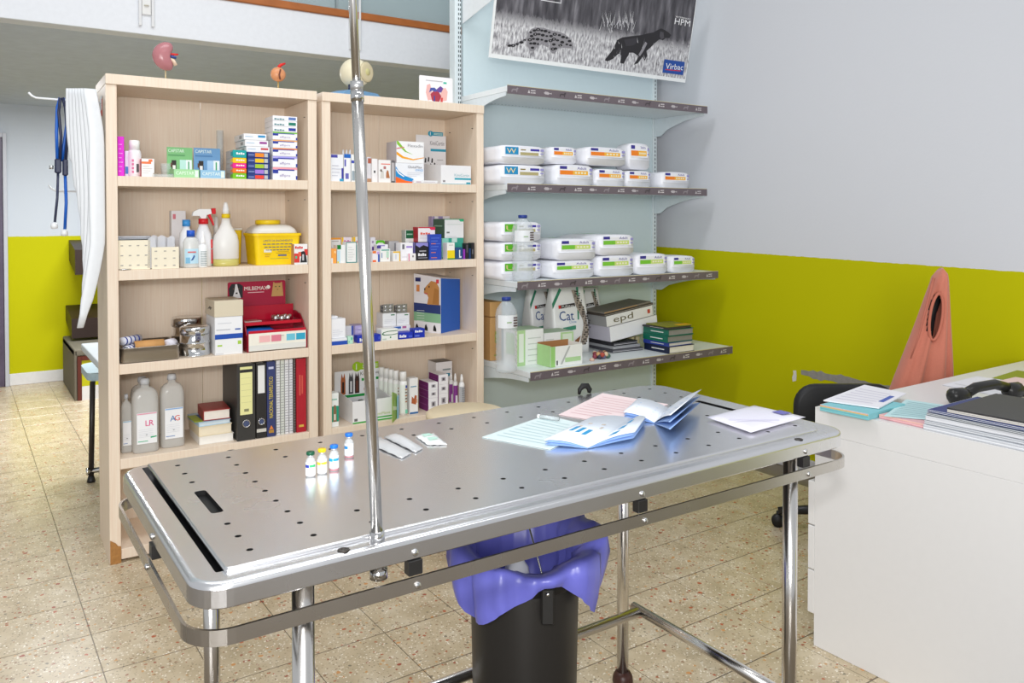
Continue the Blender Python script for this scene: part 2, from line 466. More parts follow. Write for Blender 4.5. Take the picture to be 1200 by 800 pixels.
# ------------------------------------------------------------------ bookcases
BK = Frame(0.494, 3.675, -1.335)
BZ = [1.6038, 1.2136, 0.8237, 0.4293]
BD, TK = 0.375, 0.042
def bookcase(u0, u1, label):
    t = thing('bookcase', label, 'bookcase', BK.w(u0, 0), BK.a, 'pale wood bookcases of medicine')
    Wd = u1 - u0
    def part(n, *a, **k):
        b = MB(); b.box(*a, WOOD, k.get('bev', 0.0015)); return b.build(n, t)
    part('side_panel', 0, TK, 0.006, BD, 0, 2.02 - TK - .0005)
    part('side_panel', Wd - TK, Wd, 0.006, BD, 0, 2.02 - TK - .0005)
    part('top_panel', 0, Wd, 0, BD, 2.02 - TK, 2.02)
    for z in BZ: part('shelf', TK + .0005, Wd - TK - .0005, 0.008, BD - 0.013, z - 0.042, z)
    part('bottom_panel', TK + .0005, Wd - TK - .0005, 0.008, BD - 0.013, 0.012, 0.055)
    mid = Wd * 0.5
    part('back_panel', TK, mid - .0012, BD - 0.012, BD - .002, 0.0, 2.02 - TK - .001, bev=0)
    part('back_panel', mid + .0012, Wd - TK, BD - 0.012, BD - .002, 0.0, 2.02 - TK - .001, bev=0)
    pegs = MB()
    for z in [x - .09 for x in BZ] + [1.9]:
        for v in (.05, .3): pegs.lathe([(.0001, 0), (.004, 0), (.004, .003), (.0001, .003)], mat('3a342e', .5), (Wd - TK - .002, v, z), 8)
    pg = pegs.build('peg_holes', t); pg['kind'] = 'stuff'
    return t
bc1 = bookcase(-0.012, 0.875, 'left pale wood bookcase with drip bottles, binders and white collars on its side')
bc2 = bookcase(0.9008, 1.7812, 'right pale wood bookcase behind the leaning pole, beside the metal shelving')
b = MB()
b.prism([(0.001, 0), (TK - .0005, 0), (TK - .0005, .068), (.03, .072), (.022, .085), (.001, .1)], 0.002, 0.0062, mat('a9773f', .7, var=.3, scale=80))
o = b.build('worn_corner', bc1); o['label'] = 'chipped brown bottom corner with bare chipboard'
b = MB(); b.box(-.0025, -.0005, 0.12, .16, 1.86, 1.93, P('d8402a')); b.box(-.003, -.0005, .165, .18, 1.85, 1.94, P('dfe3ea')); o = b.build('sticker', bc1)

# ------------------------------------------------------------------ cartons and small things
def face_fn(face, w_, d_, h_, e=0.0005):
    return {'f': (lambda a, b: (-w_ / 2 + a, -e, b), w_, h_),
            'l': (lambda a, b: (-w_ / 2 - e, d_ - a, b), d_, h_),
            'r': (lambda a, b: (w_ / 2 + e, a, b), d_, h_),
            't': (lambda a, b: (-w_ / 2 + a, b, h_ + e), w_, d_)}[face]
def decorate(mb, w_, d_, h_, prints, texts, e=0.0005):
    for k, p in enumerate(prints):
        if len(p) == 6:
            face, a0, b0, a1, b1, c = p; poly = [(a0, b0), (a1, b0), (a1, b1), (a0, b1)]
        else:
            face, poly, c = p
        fn, A, B = face_fn(face, w_, d_, h_, e + k * 0.00012)
        mb.add([fn(a * A, b * B) for a, b in poly], [tuple(range(len(poly)))], P(c))
    for k, tx in enumerate(texts):
        face, s_, a0, b0, hf, c = tx[:6]
        fn, A, B = face_fn(face, w_, d_, h_, e + 0.0014)
        if s_ == '~':
            wd_ = tx[6]
            for q in range(4):
                x0, x1 = a0 + wd_ * q / 4, a0 + wd_ * (q + .8) / 4; y1 = b0 + hf * (.75 if q % 2 else 1)
                mb.add([fn(x0 * A, b0 * B), fn(x1 * A, b0 * B), fn(x1 * A, y1 * B), fn(x0 * A, y1 * B)], [(0, 1, 2, 3)], P(c))
            continue
        mb.text(fn, s_, a0 * A, b0 * B, hf * B, P(c), tx[6] * A if len(tx) > 6 else None)
def carton_mesh(w_, d_, h_, col, prints=(), texts=(), side=None, rough=.42):
    mb = MB(); mb.box(-w_ / 2, w_ / 2, 0, d_, 0, h_, mat(col, rough, 0, .02), min(.0012, h_ * .1))
    # tuck flap seam on the upper front edge
    mb.box(-w_ / 2 + .002, w_ / 2 - .002, .0006, .0022, h_ - .0003, h_ + .0003, mat(col, rough, 0, .02))
    decorate(mb, w_, d_, h_, prints, texts)
    return mb
TOP = {}
def carton(fr, label, pl, pr, pt, v, d, base, col, prints=(), texts=(), name='medicine_box', cat='box', group=None, h=None, rz=0.0, key=None, gap=.0012):
    u0, z0 = fr.uz(pl, pt, v); u1, z1 = fr.uz(pr, pt, v)
    um, zm = fr.uz((pl + pr) / 2, pt, v)
    if fr is BK:
        lo, hi = (.032, .831) if um < .86 else (.945, 1.737)
        u0, u1 = max(u0, lo), min(u1, hi)
    hh = h if h else max(.006, zm - base)
    w_ = max(.006, u1 - u0 - gap)
    mb = carton_mesh(w_, d, hh, col, prints, texts)
    o = mb.build(name, None, fr.w((u0 + u1) / 2, v, base + .0003), fr.a + rz)
    tag(o, label, cat, group)
    o_top = base + hh + .0009
    if key: TOP[key] = o_top
    return o, o_top
lines = lambda f, c, n=4, a0=.1, a1=.85, b0=.2, b1=.7: [(f, a0, b0 + (b1 - b0) * k / n, a0 + (a1 - a0) * (0.6 + 0.4 * ((k * 7) % 5) / 4), b0 + (b1 - b0) * k / n + .025, c) for k in range(n)]

def bottle(name, label, cat, loc, rz, body, bodymat, cap=None, capmat=None, lab=None, labmat=None, sy=1.0, square=0.0, group=None, extra=None, n=20, cat_=None):
    t = thing(name, label, cat, loc, rz, group)
    m = MB(); m.lathe(body, bodymat, n=n, sy=sy, square=square); m.build('body', t)
    if cap: m = MB(); m.lathe(cap, capmat, n=n); m.build('cap', t)
    if lab:
        r, z0, z1, arc0, arc1 = lab
        lm = MB(); n_ = 12; vs_ = []
        for k in range(n_ + 1):
            a = math.radians(arc0 + (arc1 - arc0) * k / n_); ca, sa = math.cos(a), math.sin(a)
            q = 1.0
            if square:
                e = 2 + square * 6; q = (abs(ca) ** e + abs(sa) ** e) ** (-1 / e)
            for z in (z0, z1): vs_.append(((r + .0008) * q * ca, (r * sy + .0008) * q * sa, z))
        lm.add(vs_, [(2 * k, 2 * k + 2, 2 * k + 3, 2 * k + 1) for k in range(n_)], labmat, True)
        l = lm.build('paper_label', t, normals=False)
        if extra: extra(l, r, sy)
    elif extra: extra(t, 0, sy)
    return t

# ===== left bookcase, top shelf
z = BZ[0]; G = 'boxes and bottles on the top shelf of the left bookcase'
def C1(*a, **k):
    k.setdefault('group', G); return carton(BK, *a, **k)
C1('bright magenta tall carton at the far left of the top shelf', 137.5, 145.5, 160, .05, .14, z, 'e21fd6', lines('f', 'f28aee', 7, .15, .8, .12, .9), h=None)
C1('narrow white carton with blue print between magenta carton and white canister', 146, 151.5, 177, .09, .07, z, 'eceef2', [('f', .1, .12, .8, .4, '4a86c8')])
u, zz = BK.uz(158, 171, .08)
t = bottle('canister', 'white canister with pink print and tall cap beside the magenta carton', 'bottle', BK.w(u, .095, z + .0005), BK.a, [(.0001, 0), (.024, 0), (.026, .004), (.026, .105), (.022, .115), (.0001, .116)], mat('f1eff0', .35), [(.0001, .1165), (.021, .1165), (.021, .152), (.018, .156), (.0001, .156)], mat('f6f5f4', .3), (.0262, .01, .10, 200, 340), P('f3eef0'), group=G)
b = MB()
for k in range(4): b.box(-.014, -.006, -.0285, -.0272, .016 + k * .016, .026 + k * .016, P('d9739b'))
b.box(.004, .013, -.0285, -.0272, .02, .055, P('4b4648')); b.build('print_marks', t)
C1('small white carton with orange corner and red side', 165.5, 181, 186, .05, .06, z, 'f1f0ee', [('f', 0, .72, .75, .84, 'ee7a45'), ('f', .55, .84, .85, .97, 'ee7a45'), ('l', 0, 0, 1, 1, 'c62f3c')] + lines('f', 'c9c5c4', 4))
u, _ = BK.uz(196, 195, .12)
t = thing('plastic_cup', 'small clear plastic cup behind the glass slide on the top shelf', 'cup', BK.w(u, .15, z + .0005), 0, G)
m = MB(); m.lathe([(.018, 0), (.024, .065), (.0228, .065), (.017, .002)], CLEAR); m.build('cup_wall', t)
u, _ = BK.uz(191, 204, .03)
m = MB(); m.box(-.04, .04, 0, .03, 0, .012, CLEAR, .002); m.box(-.038, -.02, .004, .026, .0122, .016, mat('9c8f7a', .4), .001); m.box(.026, .038, .004, .026, .0122, .014, mat('7fa3b4', .4), .001)
tag(m.build('slide_tray', None, BK.w(u, .015, z + .0005), BK.a), 'flat clear tray holding small vials at the front of the top shelf', 'tray', G)

def display(fr, name, label, z, fl, frr, ft, cl, cr, ct, v, d, col, cardcol, cprints=(), ctexts=(), fprints=(), ftexts=(), cat='display box', group=None, sides=None, bubble=None, lip=None):
    """open counter carton: tray with a low front and a printed card standing at its back"""
    u0, _ = fr.uz(fl, ft, v); u1, zf = fr.uz(frr, ft, v)
    _, zf = fr.uz((fl + frr) / 2, ft, v)
    w_ = u1 - u0 - .002; hf = zf - z
    c0, _ = fr.uz(cl, ct, v + d); c1, zc = fr.uz(cr, ct, v + d); _, zc = fr.uz((cl + cr) / 2, ct, v + d)
    t = thing(name, label, cat, fr.w((u0 + u1) / 2, v, z + .0005), fr.a, group)
    cm = mat(col, .45, 0, .02); k = .0022
    m = MB(); m.box(-w_ / 2, w_ / 2, 0, k, 0, hf, cm)
    decorate(m, w_, d, hf, fprints, ftexts); m.build('front_panel', t)
    hs = sides if sides else hf
    m = MB()
    for sx in (-1, 1):
        x0, x1 = sorted((sx * (w_ / 2 - .0001), sx * (w_ / 2 - k)))
        m.prism([(k + .0005, 0), (d - k, 0), (d - k, hs * 1.15), (k + .0005, hf)], x0, x1, cm, 'YZ')
    m.box(-w_ / 2 + k, w_ / 2 - k, k + .0005, d - k, .0002, .002, cm)
    m.build('tray', t)
    m = MB(); cw = c1 - c0; off = (c0 + c1) / 2 - (u0 + u1) / 2
    cb = MB(); cb.box(-cw / 2, cw / 2, 0, k, 0, zc - z - .001, mat(cardcol, .45, 0, .02))
    decorate(cb, cw, k, zc - z, cprints, ctexts)
    if bubble:
        bx0, bx1, bh, bc, btext = bubble
        r = bh / 2; cx = -cw / 2 + bx0 * cw + r; zt = zc - z - .002
        pts = arc(cx, zt + r * .7, r, -20, 320, 20)
        cb.prism([(a, b_) for a, b_ in pts], -.0008, k - .001, P(bc))
        cb.box(cx, -cw / 2 + bx1 * cw, -.0006, k - .0012, zt, zt + r * 1.35, P(bc))
        cb.text(lambda a, b_: (a, -.002, b_), btext, cx - r * .25, zt + r * .1, r * 1.2, P('f2f6f2'))
        for q in range(2): cb.box(cx + r * 1.2, -cw / 2 + bx1 * cw - .004, -.0018, -.0008, zt + r * (.35 + .4 * q), zt + r * (.5 + .4 * q), P('d8ecd8'))
    cb.build('back_card', t, (off, d + .0003, 0))
    return t
for (lab, fl, frr, ft, cl, cr, ct, col, cc, fc) in (
        ('green flea tablet counter box on the top shelf', 203.5, 233.5, 198.5, 195.5, 225.5, 172.5, '8bc98c', '7fbf7e', 'a5d9a0'),
        ('blue flea tablet counter box beside the green one', 234.5, 264, 199.5, 227, 258, 173.5, '7fb0d4', '6c9bc6', '93c0dd')):
    green = 'green' in lab[:6]
    t = display(BK, 'tablet_display', lab, z, fl, frr, ft, cl, cr, ct, .035, .10, fc, cc,
            cprints=[('f', .5, .18, .97, .6, 'bfe6dc' if green else 'a9cbe8'), ('f', .74, .2, .97, .6, 'eef4f4'), ('f', .82, .28, .87, .55, '2f9e62'), ('f', .18, .3, .36, .58, '2e2622'), ('f', .22, .28, .33, .42, 'f0ece6'), ('f', .14, .36, .21, .5, '5d3a28'), ('f', .2, .22, .36, .29, '2c6ea8'), ('f', .05, .72, .7, .76, '5a9a62' if green else '4d7fae')],
            ctexts=[('f', 'CAPSTAR', .05, .83, .1, 'eefaee', .62)], ftexts=[('f', 'CAPSTAR', .08, .35, .4, 'f2fbf2', .72)], fprints=[('f', .83, .1, .97, .9, 'dfeee4')], group=G)
    for j in range(3):
        m = MB(); m.box(-.036 + j * .025, -.014 + j * .025, .01 + .024 * (j % 2), .06, .003, .03, P('e9f0ec'), .001); m.build('inner_pack', t)
u, _ = BK.uz(259, 180, .2)
t = thing('plastic_tube', 'tall clear plastic tube behind the blue counter box', 'tube', BK.w(u, .22, z + .0005), 0)
_, ztop = BK.uz(259, 153, .22)
m = MB(); m.lathe([(.016, 0), (.016, ztop - z), (.0145, ztop - z), (.0145, .002)], CLEAR, n=16); m.build('tube_wall', t)
m = MB(); m.lathe([(.0001, .0), (.0142, .0), (.0142, .0018), (.0001, .0018)], CLEAR, n=16); m.build('tube_base', t)

b_ = z
for nm, col, pt in reversed((('teal', '12a2a2', 176), ('yellow', 'f4c80c', 185), ('magenta', 'ea1f8f', 191.3), ('orange', 'f57a1c', 197.3), ('green', '7ac31c', 203))):
    _, b_ = C1('%s ended carton in the rainbow coloured stack on the top shelf' % nm, 272.5, 289, pt, .02, .12, b_, col, [('l', 0, 0, 1, 1, 'b9b2ac'), ('l', .7, .2, 1, .8, col)], [('f', '~', .25, .42, .28, 'f4f4f4', .62)], group='rainbow coloured carton stack')
b_ = z
for nm, col, pt in reversed((('orange', 'f08a1e', 178.5), ('yellow', 'f0c414', 185), ('lime', 'a2c62a', 191.5), ('purple', 'a479d8', 198), ('red', 'e8422e', 204.5))):
    _, b_ = C1('navy carton with %s colour patch in the dark blue stack' % nm, 290, 316, pt, .02, .12, b_, '2b3f84', [('f', .34, .12, .74, .85, col), ('f', .76, .12, .92, .85, 'b9bfc2'), ('f', .04, .4, .3, .55, '8fa0cf')], group='navy carton stack')
for nm, col, pl, pr, pt in (('red', 'c8434e', 288.5, 316, 172), ('purple', '9a3f96', 287, 314.5, 164.5), ('blue', '2f93c9', 285.5, 312.5, 157)):
    _, b_ = C1('flat white carton with %s logo lying on the navy stack' % nm, pl, pr, pt, .03, .17, b_, 'eeeef0', [('f', .62, .45, .94, .8, col), ('f', .06, .5, .4, .6, '9fc3dd'), ('l', .55, .25, .8, .75, 'a5a3a3')], group='white cartons on the navy stack')
b_ = z
for nm, pt, strip, taghex, txt in (('pink striped', 196.4, 'f3a0aa', '2a3b9c', 'effipro'), ('lilac striped', 183.4, 'a9a3ea', '2a3b9c', 'effipro'), ('deep orange striped', 173.9, 'f08a3c', '2a3b9c', 'effipro'), ('pale orange striped', 164.3, 'f0b06a', '2a3b9c', 'effipro'), ('green striped', 155, '7cc63a', '2a3b9c', 'effipro'),
                                   ('navy tagged plain', 148.6, None, '2a3b9c', '~'), ('green tagged', 142.1, None, '1f7d68', '~'), ('blue tagged topmost', 136.2, None, '5a7ab8', '~')):
    pr = [('f', 0, .52, .22, .82, taghex)] if txt == 'effipro' else [('f', .64, .25, .94, .8, taghex)]
    if strip: pr += [('f', 0, .84, 1, 1, strip), ('f', .2, .76, .88, .86, '2438a0'), ('f', .94, .05, 1, .35, '2a3b9c')]
    _, b_ = C1('white carton, %s, in the tall stack at the right of the top shelf' % nm, 319.5, 348.5, pt, .02, .13, b_, 'f0f0f3', pr, [('f', txt, .28 if txt == 'effipro' else .06, .2, .28, '8f7fb0' if txt == 'effipro' else '5c8a90', .42)], group='tall white carton stack')

# ===== left bookcase, second shelf
z = BZ[1]; G = 'supplies on the second shelf of the left bookcase'
def cream_box(label, pl, pr, pt, v, d, nx, nz):
    u0, _ = BK.uz(pl, pt, v); u1, _ = BK.uz(pr, pt, v); _, zt = BK.uz((pl + pr) / 2, pt, v)
    t = thing('storage_box', label, 'storage box', BK.w((u0 + u1) / 2, v, z + .0005), BK.a, G)
    w_, h_ = u1 - u0 - .002, zt - z; cm = mat('efe6cf', .5, 0, .02); k = .003
    m = MB(); m.box(-w_ / 2, w_ / 2, 0, k, 0, h_, cm, .0008)
    for i in range(nx):
        for j in range(nz):
            x = -w_ / 2 + w_ * (i + .45) / nx; zz_ = h_ * (j + .6) / nz - h_ * .05
            m.box(x - .005, x + .005, -.0012, 0, zz_ - .0022, zz_ + .0022, P('a8a49c'))
    m.build('front_panel', t)
    m = MB(); m.box(-w_ / 2, -w_ / 2 + k, k, d, 0, h_, cm); m.box(w_ / 2 - k, w_ / 2, k, d, 0, h_, cm); m.box(-w_ / 2 + k, w_ / 2 - k, d - k, d, 0, h_, cm); m.box(-w_ / 2 + k, w_ / 2 - k, k, d - k, .0005, k, cm); m.build('tray', t)
    return t, w_, h_, (u0 + u1) / 2
_, w_, h_, uc = cream_box('larger cream patterned storage box full of wrapped instruments', 138, 176.5, 281.5, .03, .2, 4, 3)
PKT = mat('e6e8ee', .15, 0, 0, alpha=.6)
for k in range(9):
    m = MB(); L = random.uniform(.06, .085)
    m.loft([[(-L + i * L / 3, s_ * .018 * (1 - .15 * abs(i - 3)), q * .004 + .004) for s_, q in ((-1, 0), (-.6, 1), (.6, 1), (1, 0), (.6, -1), (-.6, -1))] for i in range(7)], PKT if k % 3 else mat('9ea2a8', .3, .5), True)
    o = m.build('wrapped_instrument', None, BK.w(uc - .012 + random.uniform(-.008, .008), .065 + .014 * k, z + h_ + .0005 + .0078 * (k % 2)), BK.a + random.uniform(-.12, .12))
    o.rotation_euler.y = 0
    tag(o, 'clear wrapped instrument packet heaped on the larger cream box', 'packet', 'wrapped instruments on the larger cream box')
_, w_, h_, uc = cream_box('smaller cream patterned storage box holding upright clear packets', 177.5, 210, 289.5, .02, .18, 3, 3)
for k, (dx, hh) in enumerate(((-.052, .044), (-.01, .05), (.03, .046), (-.035, .05), (.012, .042))):
    m = MB(); pw = .036
    m.prism([(-pw / 2, 0), (pw / 2, 0), (pw / 2 - .003, hh + h_ - .01), (.0, hh + h_ - .004), (-pw / 2 + .004, hh + h_ - .012)], 0, .006, PKT)
    o = m.build('clear_packet', None, BK.w(uc + dx, .03 + .026 * (k % 2) + .035 * (k // 2), z + .005), BK.a)
    tag(o, 'clear plastic packet standing in the smaller cream box', 'packet', 'clear packets in the smaller cream box')
for k in range(2):
    u, _ = BK.uz(146, 313, .012)
    m = MB()
    m.tube([(-.022, 0, .003), (-.005, .003, .004), (.022, 0, .003)], .0022, CHROME, 8); m.tube([(-.022, 0, .003), (-.005, -.004, .003), (.022, -.001, .003)], .0022, CHROME, 8)
    tag(m.build('forceps', None, BK.w(u + .004 * k, .012 + .011 * k, z + .0002), BK.a + .15 * k), 'short steel forceps lying in front of the larger cream box', 'forceps', 'two steel forceps by the cream box')
C1('tall white carton with red ring and navy foot behind the blue capped bottle', 200.5, 218, 247, .24, .05, z, 'ebe8ea', [('f', 0, 0, 1, .18, '26386a'), ('f', .1, .85, .3, .94, 'd77a86'), ('f', .55, .45, .75, .6, 'd3ccd0')], group=G)
SW = mat('f2f3f5', .32)
TRANSL = mat('eaebe8', .25, 0, 0, alpha=.75)
u, _ = BK.uz(219, 290, .11); _, zc = BK.uz(219, 257.5, .11); H_ = zc - z
bottle('bottle', 'white bottle with pale blue cap beside the cream boxes', 'bottle', BK.w(u, .12, z + .0005), BK.a, [(.0001, 0), (.029, 0), (.031, .005), (.031, H_ * .58), (.027, H_ * .72), (.015, H_ * .82), (.014, H_ * .86), (.0001, H_ * .86)], SW, [(.0001, H_ * .862), (.017, H_ * .862), (.0165, H_), (.0001, H_)], mat('3f97dc', .35), group=G, sy=.85)
u, _ = BK.uz(225, 290, .03); _, zc = BK.uz(225, 270, .03); H_ = zc - z
def lab_gel(l, r, sy):
    m = MB(); f = lambda a, b_: (a, -r * sy - .0022, b_)
    m.box(-.018, .016, -r * sy - .0018, -r * sy - .0012, .065, .071, P('d86a6a')); m.prism([(-.006, .03), (.004, .034), (.012, .05), (.008, .056), (.002, .044)], -r * sy - .0018, -r * sy - .001, P('2f5d9c')); m.box(-.026, -.008, -r * sy - .0012, -r * sy - .0006, .02, .045, P('7fb8d8')); m.build('label_print', l)
bottle('gel_bottle', 'small clear bottle with bright blue cap and light blue label', 'bottle', BK.w(u, .055, z + .0005), BK.a, [(.0001, 0), (.031, 0), (.033, .004), (.033, H_ * .68), (.026, H_ * .78), (.014, H_ * .83), (.0001, H_ * .83)], TRANSL, [(.0001, H_ * .832), (.0175, H_ * .832), (.017, H_), (.0001, H_)], mat('1c57c4', .35), (.0335, .018, .082, 215, 325), P('bfe0f0'), sy=.75, group=G, extra=lab_gel)
# trigger sprayer
u, _ = BK.uz(240, 290, .10); _, zc = BK.uz(240, 262.5, .10); H_ = zc - z; _, zh = BK.uz(240, 245, .10)
t = thing('trigger_sprayer', 'white trigger spray bottle with red collar and red trigger', 'spray bottle', BK.w(u, .125, z + .0005), BK.a, G)
m = MB(); m.lathe([(.0001, 0), (.036, 0), (.038, .005), (.039, H_ * .5), (.034, H_ * .75), (.02, H_ * .95), (.017, H_), (.0001, H_)], SW, sy=.8); m.build('body', t)
m = MB(); m.lathe([(.0001, H_), (.021, H_), (.021, H_ + .024), (.0001, H_ + .024)], mat('d81c26', .35)); m.build('collar', t)
hz = zh - z
m = MB(); m.prism([(-.048, hz - .03), (-.044, hz - .012), (-.02, hz), (.03, hz), (.034, hz - .02), (.012, hz - .026), (.008, H_ + .0245), (-.012, H_ + .0245), (-.018, hz - .03)], -.012, .012, mat('f3f3f3', .35)); m.build('spray_head', t)
m = MB(); m.box(.0345, .052, -.012, .012, hz - .022, hz + .004, mat('d81c26', .35), .002); m.build('nozzle', t)
m = MB(); m.prism([(.0175, hz - .0265), (.029, hz - .0225), (.038, hz - .045), (.046, hz - .072), (.041, hz - .074), (.03, hz - .05)], -.007, .007, mat('d81c26', .35)); m.build('trigger', t)
m = MB(); m.box(.028, .034, -.0235, -.0215, .012, .075, P('d8323a')); m.box(.027, .034, -.0235, -.0215, .08, .12, P('d8323a')); m.build('red_lettering_strip', t)
# dropper bottle in front
u, _ = BK.uz(238.5, 300, .035); _, zc = BK.uz(238.5, 271, .035); H_ = zc - z
t = thing('dropper_bottle', 'slim white dropper bottle with grey printed lines before the red trigger sprayer', 'bottle', BK.w(u, .05, z + .0005), BK.a, G)
m = MB(); m.lathe([(.0001, 0), (.0185, 0), (.02, .003), (.02, H_ * .58), (.014, H_ * .64), (.0001, H_ * .64)], mat('eef0f0', .35)); m.build('body', t)
m = MB(); m.lathe([(.0001, H_ * .642), (.0125, H_ * .642), (.011, H_ * .72), (.006, H_ * .85), (.004, H_), (.0001, H_)], mat('f8f8f8', .3)); m.build('nozzle_cap', t)
m = MB()
for k in range(9): m.box(-.013, .013, -.0206, -.0188, .008 + k * .0075, .0105 + k * .0075, P('8f9d9f'))
m.build('printed_lines', t)
# big translucent spray bottle
u, _ = BK.uz(268, 290, .045); _, zc = BK.uz(268, 255.5, .045); H_ = zc - z; _, zn = BK.uz(268, 237, .045)
t = thing('spray_bottle', 'large translucent spray bottle with yellow collar and yellow liquid in its base', 'spray bottle', BK.w(u, .095, z + .0005), BK.a, G)
TB = mat('eeece8', .35, 0, 0, alpha=.88)
m = MB(); m.lathe([(.055, .032), (.0565, .034), (.057, H_ * .5), (.05, H_ * .64), (.032, H_ * .78), (.02, H_ * .9), (.018, H_), (.0001, H_)], TB, sy=.72); m.build('body', t)
m = MB(); m.lathe([(.0001, 0), (.053, 0), (.056, .005), (.056, .0315), (.0001, .0315)], mat('d9cf77', .25, 0, 0, trans=.2), sy=.72); m.build('liquid', t)
m = MB(); m.lathe([(.0001, H_), (.0185, H_), (.0185, H_ + .018), (.0001, H_ + .018)], mat('f1cf10', .35)); m.build('collar', t)
hn = zn - z
m = MB(); m.lathe([(.0001, H_ + .0182), (.015, H_ + .0182), (.014, H_ + .04), (.009, hn - .008), (.007, hn), (.0001, hn)], mat('f4f4f4', .35)); m.build('nozzle', t)
# clear sprayer behind
u, _ = BK.uz(254, 280, .24); _, zc = BK.uz(254, 254, .24); H_ = zc - z
bottle('pump_bottle', 'clear pump bottle standing behind the red trigger sprayer', 'bottle', BK.w(u, .25, z + .0005), BK.a, [(.0001, 0), (.02, 0), (.02, H_ * .55), (.012, H_ * .66), (.0001, H_ * .66)], mat('eceff0', .15, 0, 0, alpha=.45), [(.0001, H_ * .662), (.012, H_ * .662), (.011, H_ * .8), (.007, H_), (.0001, H_)], mat('efefef', .35), group=G)
# small yellow container
u0, _ = BK.uz(263, 290, .22); u1, _ = BK.uz(284, 290, .22); _, zt = BK.uz(280, 269, .20)
t = thing('sharps_box', 'small yellow sharps box with white lid behind the large spray bottle', 'container', BK.w((u0 + u1) / 2, .22, z + .0005), BK.a, G)
m = MB(); m.loft([[(x * s_, .06 + y * s_, zz) for x, y in rrect(-(u1 - u0) / 2, (u1 - u0) / 2, -.06, .06, .01, 3)] for s_, zz in ((.88, 0), (.99, zt - z - .004))], mat('f2ce12', .4), False); m.build('tub', t)
m = MB(); m.box(-(u1 - u0) / 2 - .001, (u1 - u0) / 2 + .001, -.001, .121, zt - z - .0035, zt - z + .006, mat('ece9e0', .4), .003); m.build('lid', t)
# large sharps bin
u0, _ = BK.uz(297, 290, .05); u1, _ = BK.uz(354, 290, .05); _, zr = BK.uz(326, 273.5, .05)
Wd = u1 - u0; hr = zr - z
t = thing('sharps_bin', 'large yellow sharps bin with domed white lid and round yellow cap', 'container', BK.w((u0 + u1) / 2, .045, z + .0005), BK.a, G)
Dp = .2
YEL = mat('f4cf0a', .4)
m = MB(); m.loft([[(x * s_, Dp / 2 + y * s_, zz) for x, y in rrect(-Wd / 2, Wd / 2, -Dp / 2, Dp / 2, .02, 4)] for s_, zz in ((.86, 0), (.95, hr - .012), (1.0, hr - .011), (1.0, hr))], YEL, False)
f = lambda a, b_: (a, .0035 + .0065 * (1 - b_ / hr) - .0012, b_)
for k, (s_, hh, ww) in enumerate((('LIMITE DE ENCHIMENTO', .009, .135), ('', .004, .14), ('', .004, .125), ('', .004, .11))):
    if k == 0: m.text(f, s_, -ww / 2, hr * .74, hh, P('3a4a78'), ww)
    else:
        for q in range(7): m.add([f(-ww / 2 + ww * (q + a) / 7, hr * .74 - k * .0135 + hh * b_) for a, b_ in ((0, 0), (.8, 0), (.8, 1), (0, 1))], [(0, 1, 2, 3)], P('5a6470'))
for (a0, b0, a1, b1, c) in ((-.065, .058, -.03, .072, 'e6e2cf'), (.0, .04, .04, .047, '4a5a8a'), (-.035, .028, .05, .03, '8fa84a'), (-.06, .045, -.035, .048, 'c69a2a'), (-.06, .037, -.04, .04, 'c69a2a'), (.0, .06, .05, .062, 'b08a1a'), (-.01, .053, .055, .055, 'b08a1a')):
    m.add([f(a0, b0), f(a1, b0), f(a1, b1), f(a0, b1)], [(0, 1, 2, 3)], P(c))
m.build('tub', t)
_, zl = BK.uz(320, 263, .1)
m = MB(); m.loft([[(x * s_ - .005, Dp / 2 + y * s_, zz) for x, y in rrect(-Wd / 2, Wd / 2, -Dp / 2, Dp / 2, .04, 4)] for s_, zz in ((.93, hr + .0005), (.93, hr + .004), (.86, hr + .02), (.7, hr + .034), (.5, zl - z))], mat('ece8e0', .3, 0, 0, trans=.15)); m.build('lid', t)
_, zk = BK.uz(316, 258.5, .1)
m = MB(); m.lathe([(.0001, zl - z + .0005), (.057, zl - z + .0005), (.057, zk - z), (.053, zk - z + .003), (.0001, zk - z + .003)], mat('f2cc10', .35), (-.02, Dp / 2, 0), 24); m.build('cap', t)
C1('small white and red carton showing a black dog at the right end', 344.5, 361.5, 286, .012, .045, z, 'f0efee', [('l', 0, 0, 1, 1, 'bf8a5e'), ('f', 0, .1, .4, .55, 'd83a34'), ('f', .75, .45, 1, .75, 'd83a34'), ('f', .3, .4, .6, .62, 'e8604a'), ('f', [(.45, .1), (.95, .1), (.9, .4), (.8, .62), (.68, .66), (.5, .62), (.52, .4)], '26262a'), ('f', .6, .2, .72, .5, 'c9c9cc'), ('f', .08, .3, .22, .42, '57b58c')], [('f', '~', .06, .78, .12, 'd83a34', .6)], group=G)

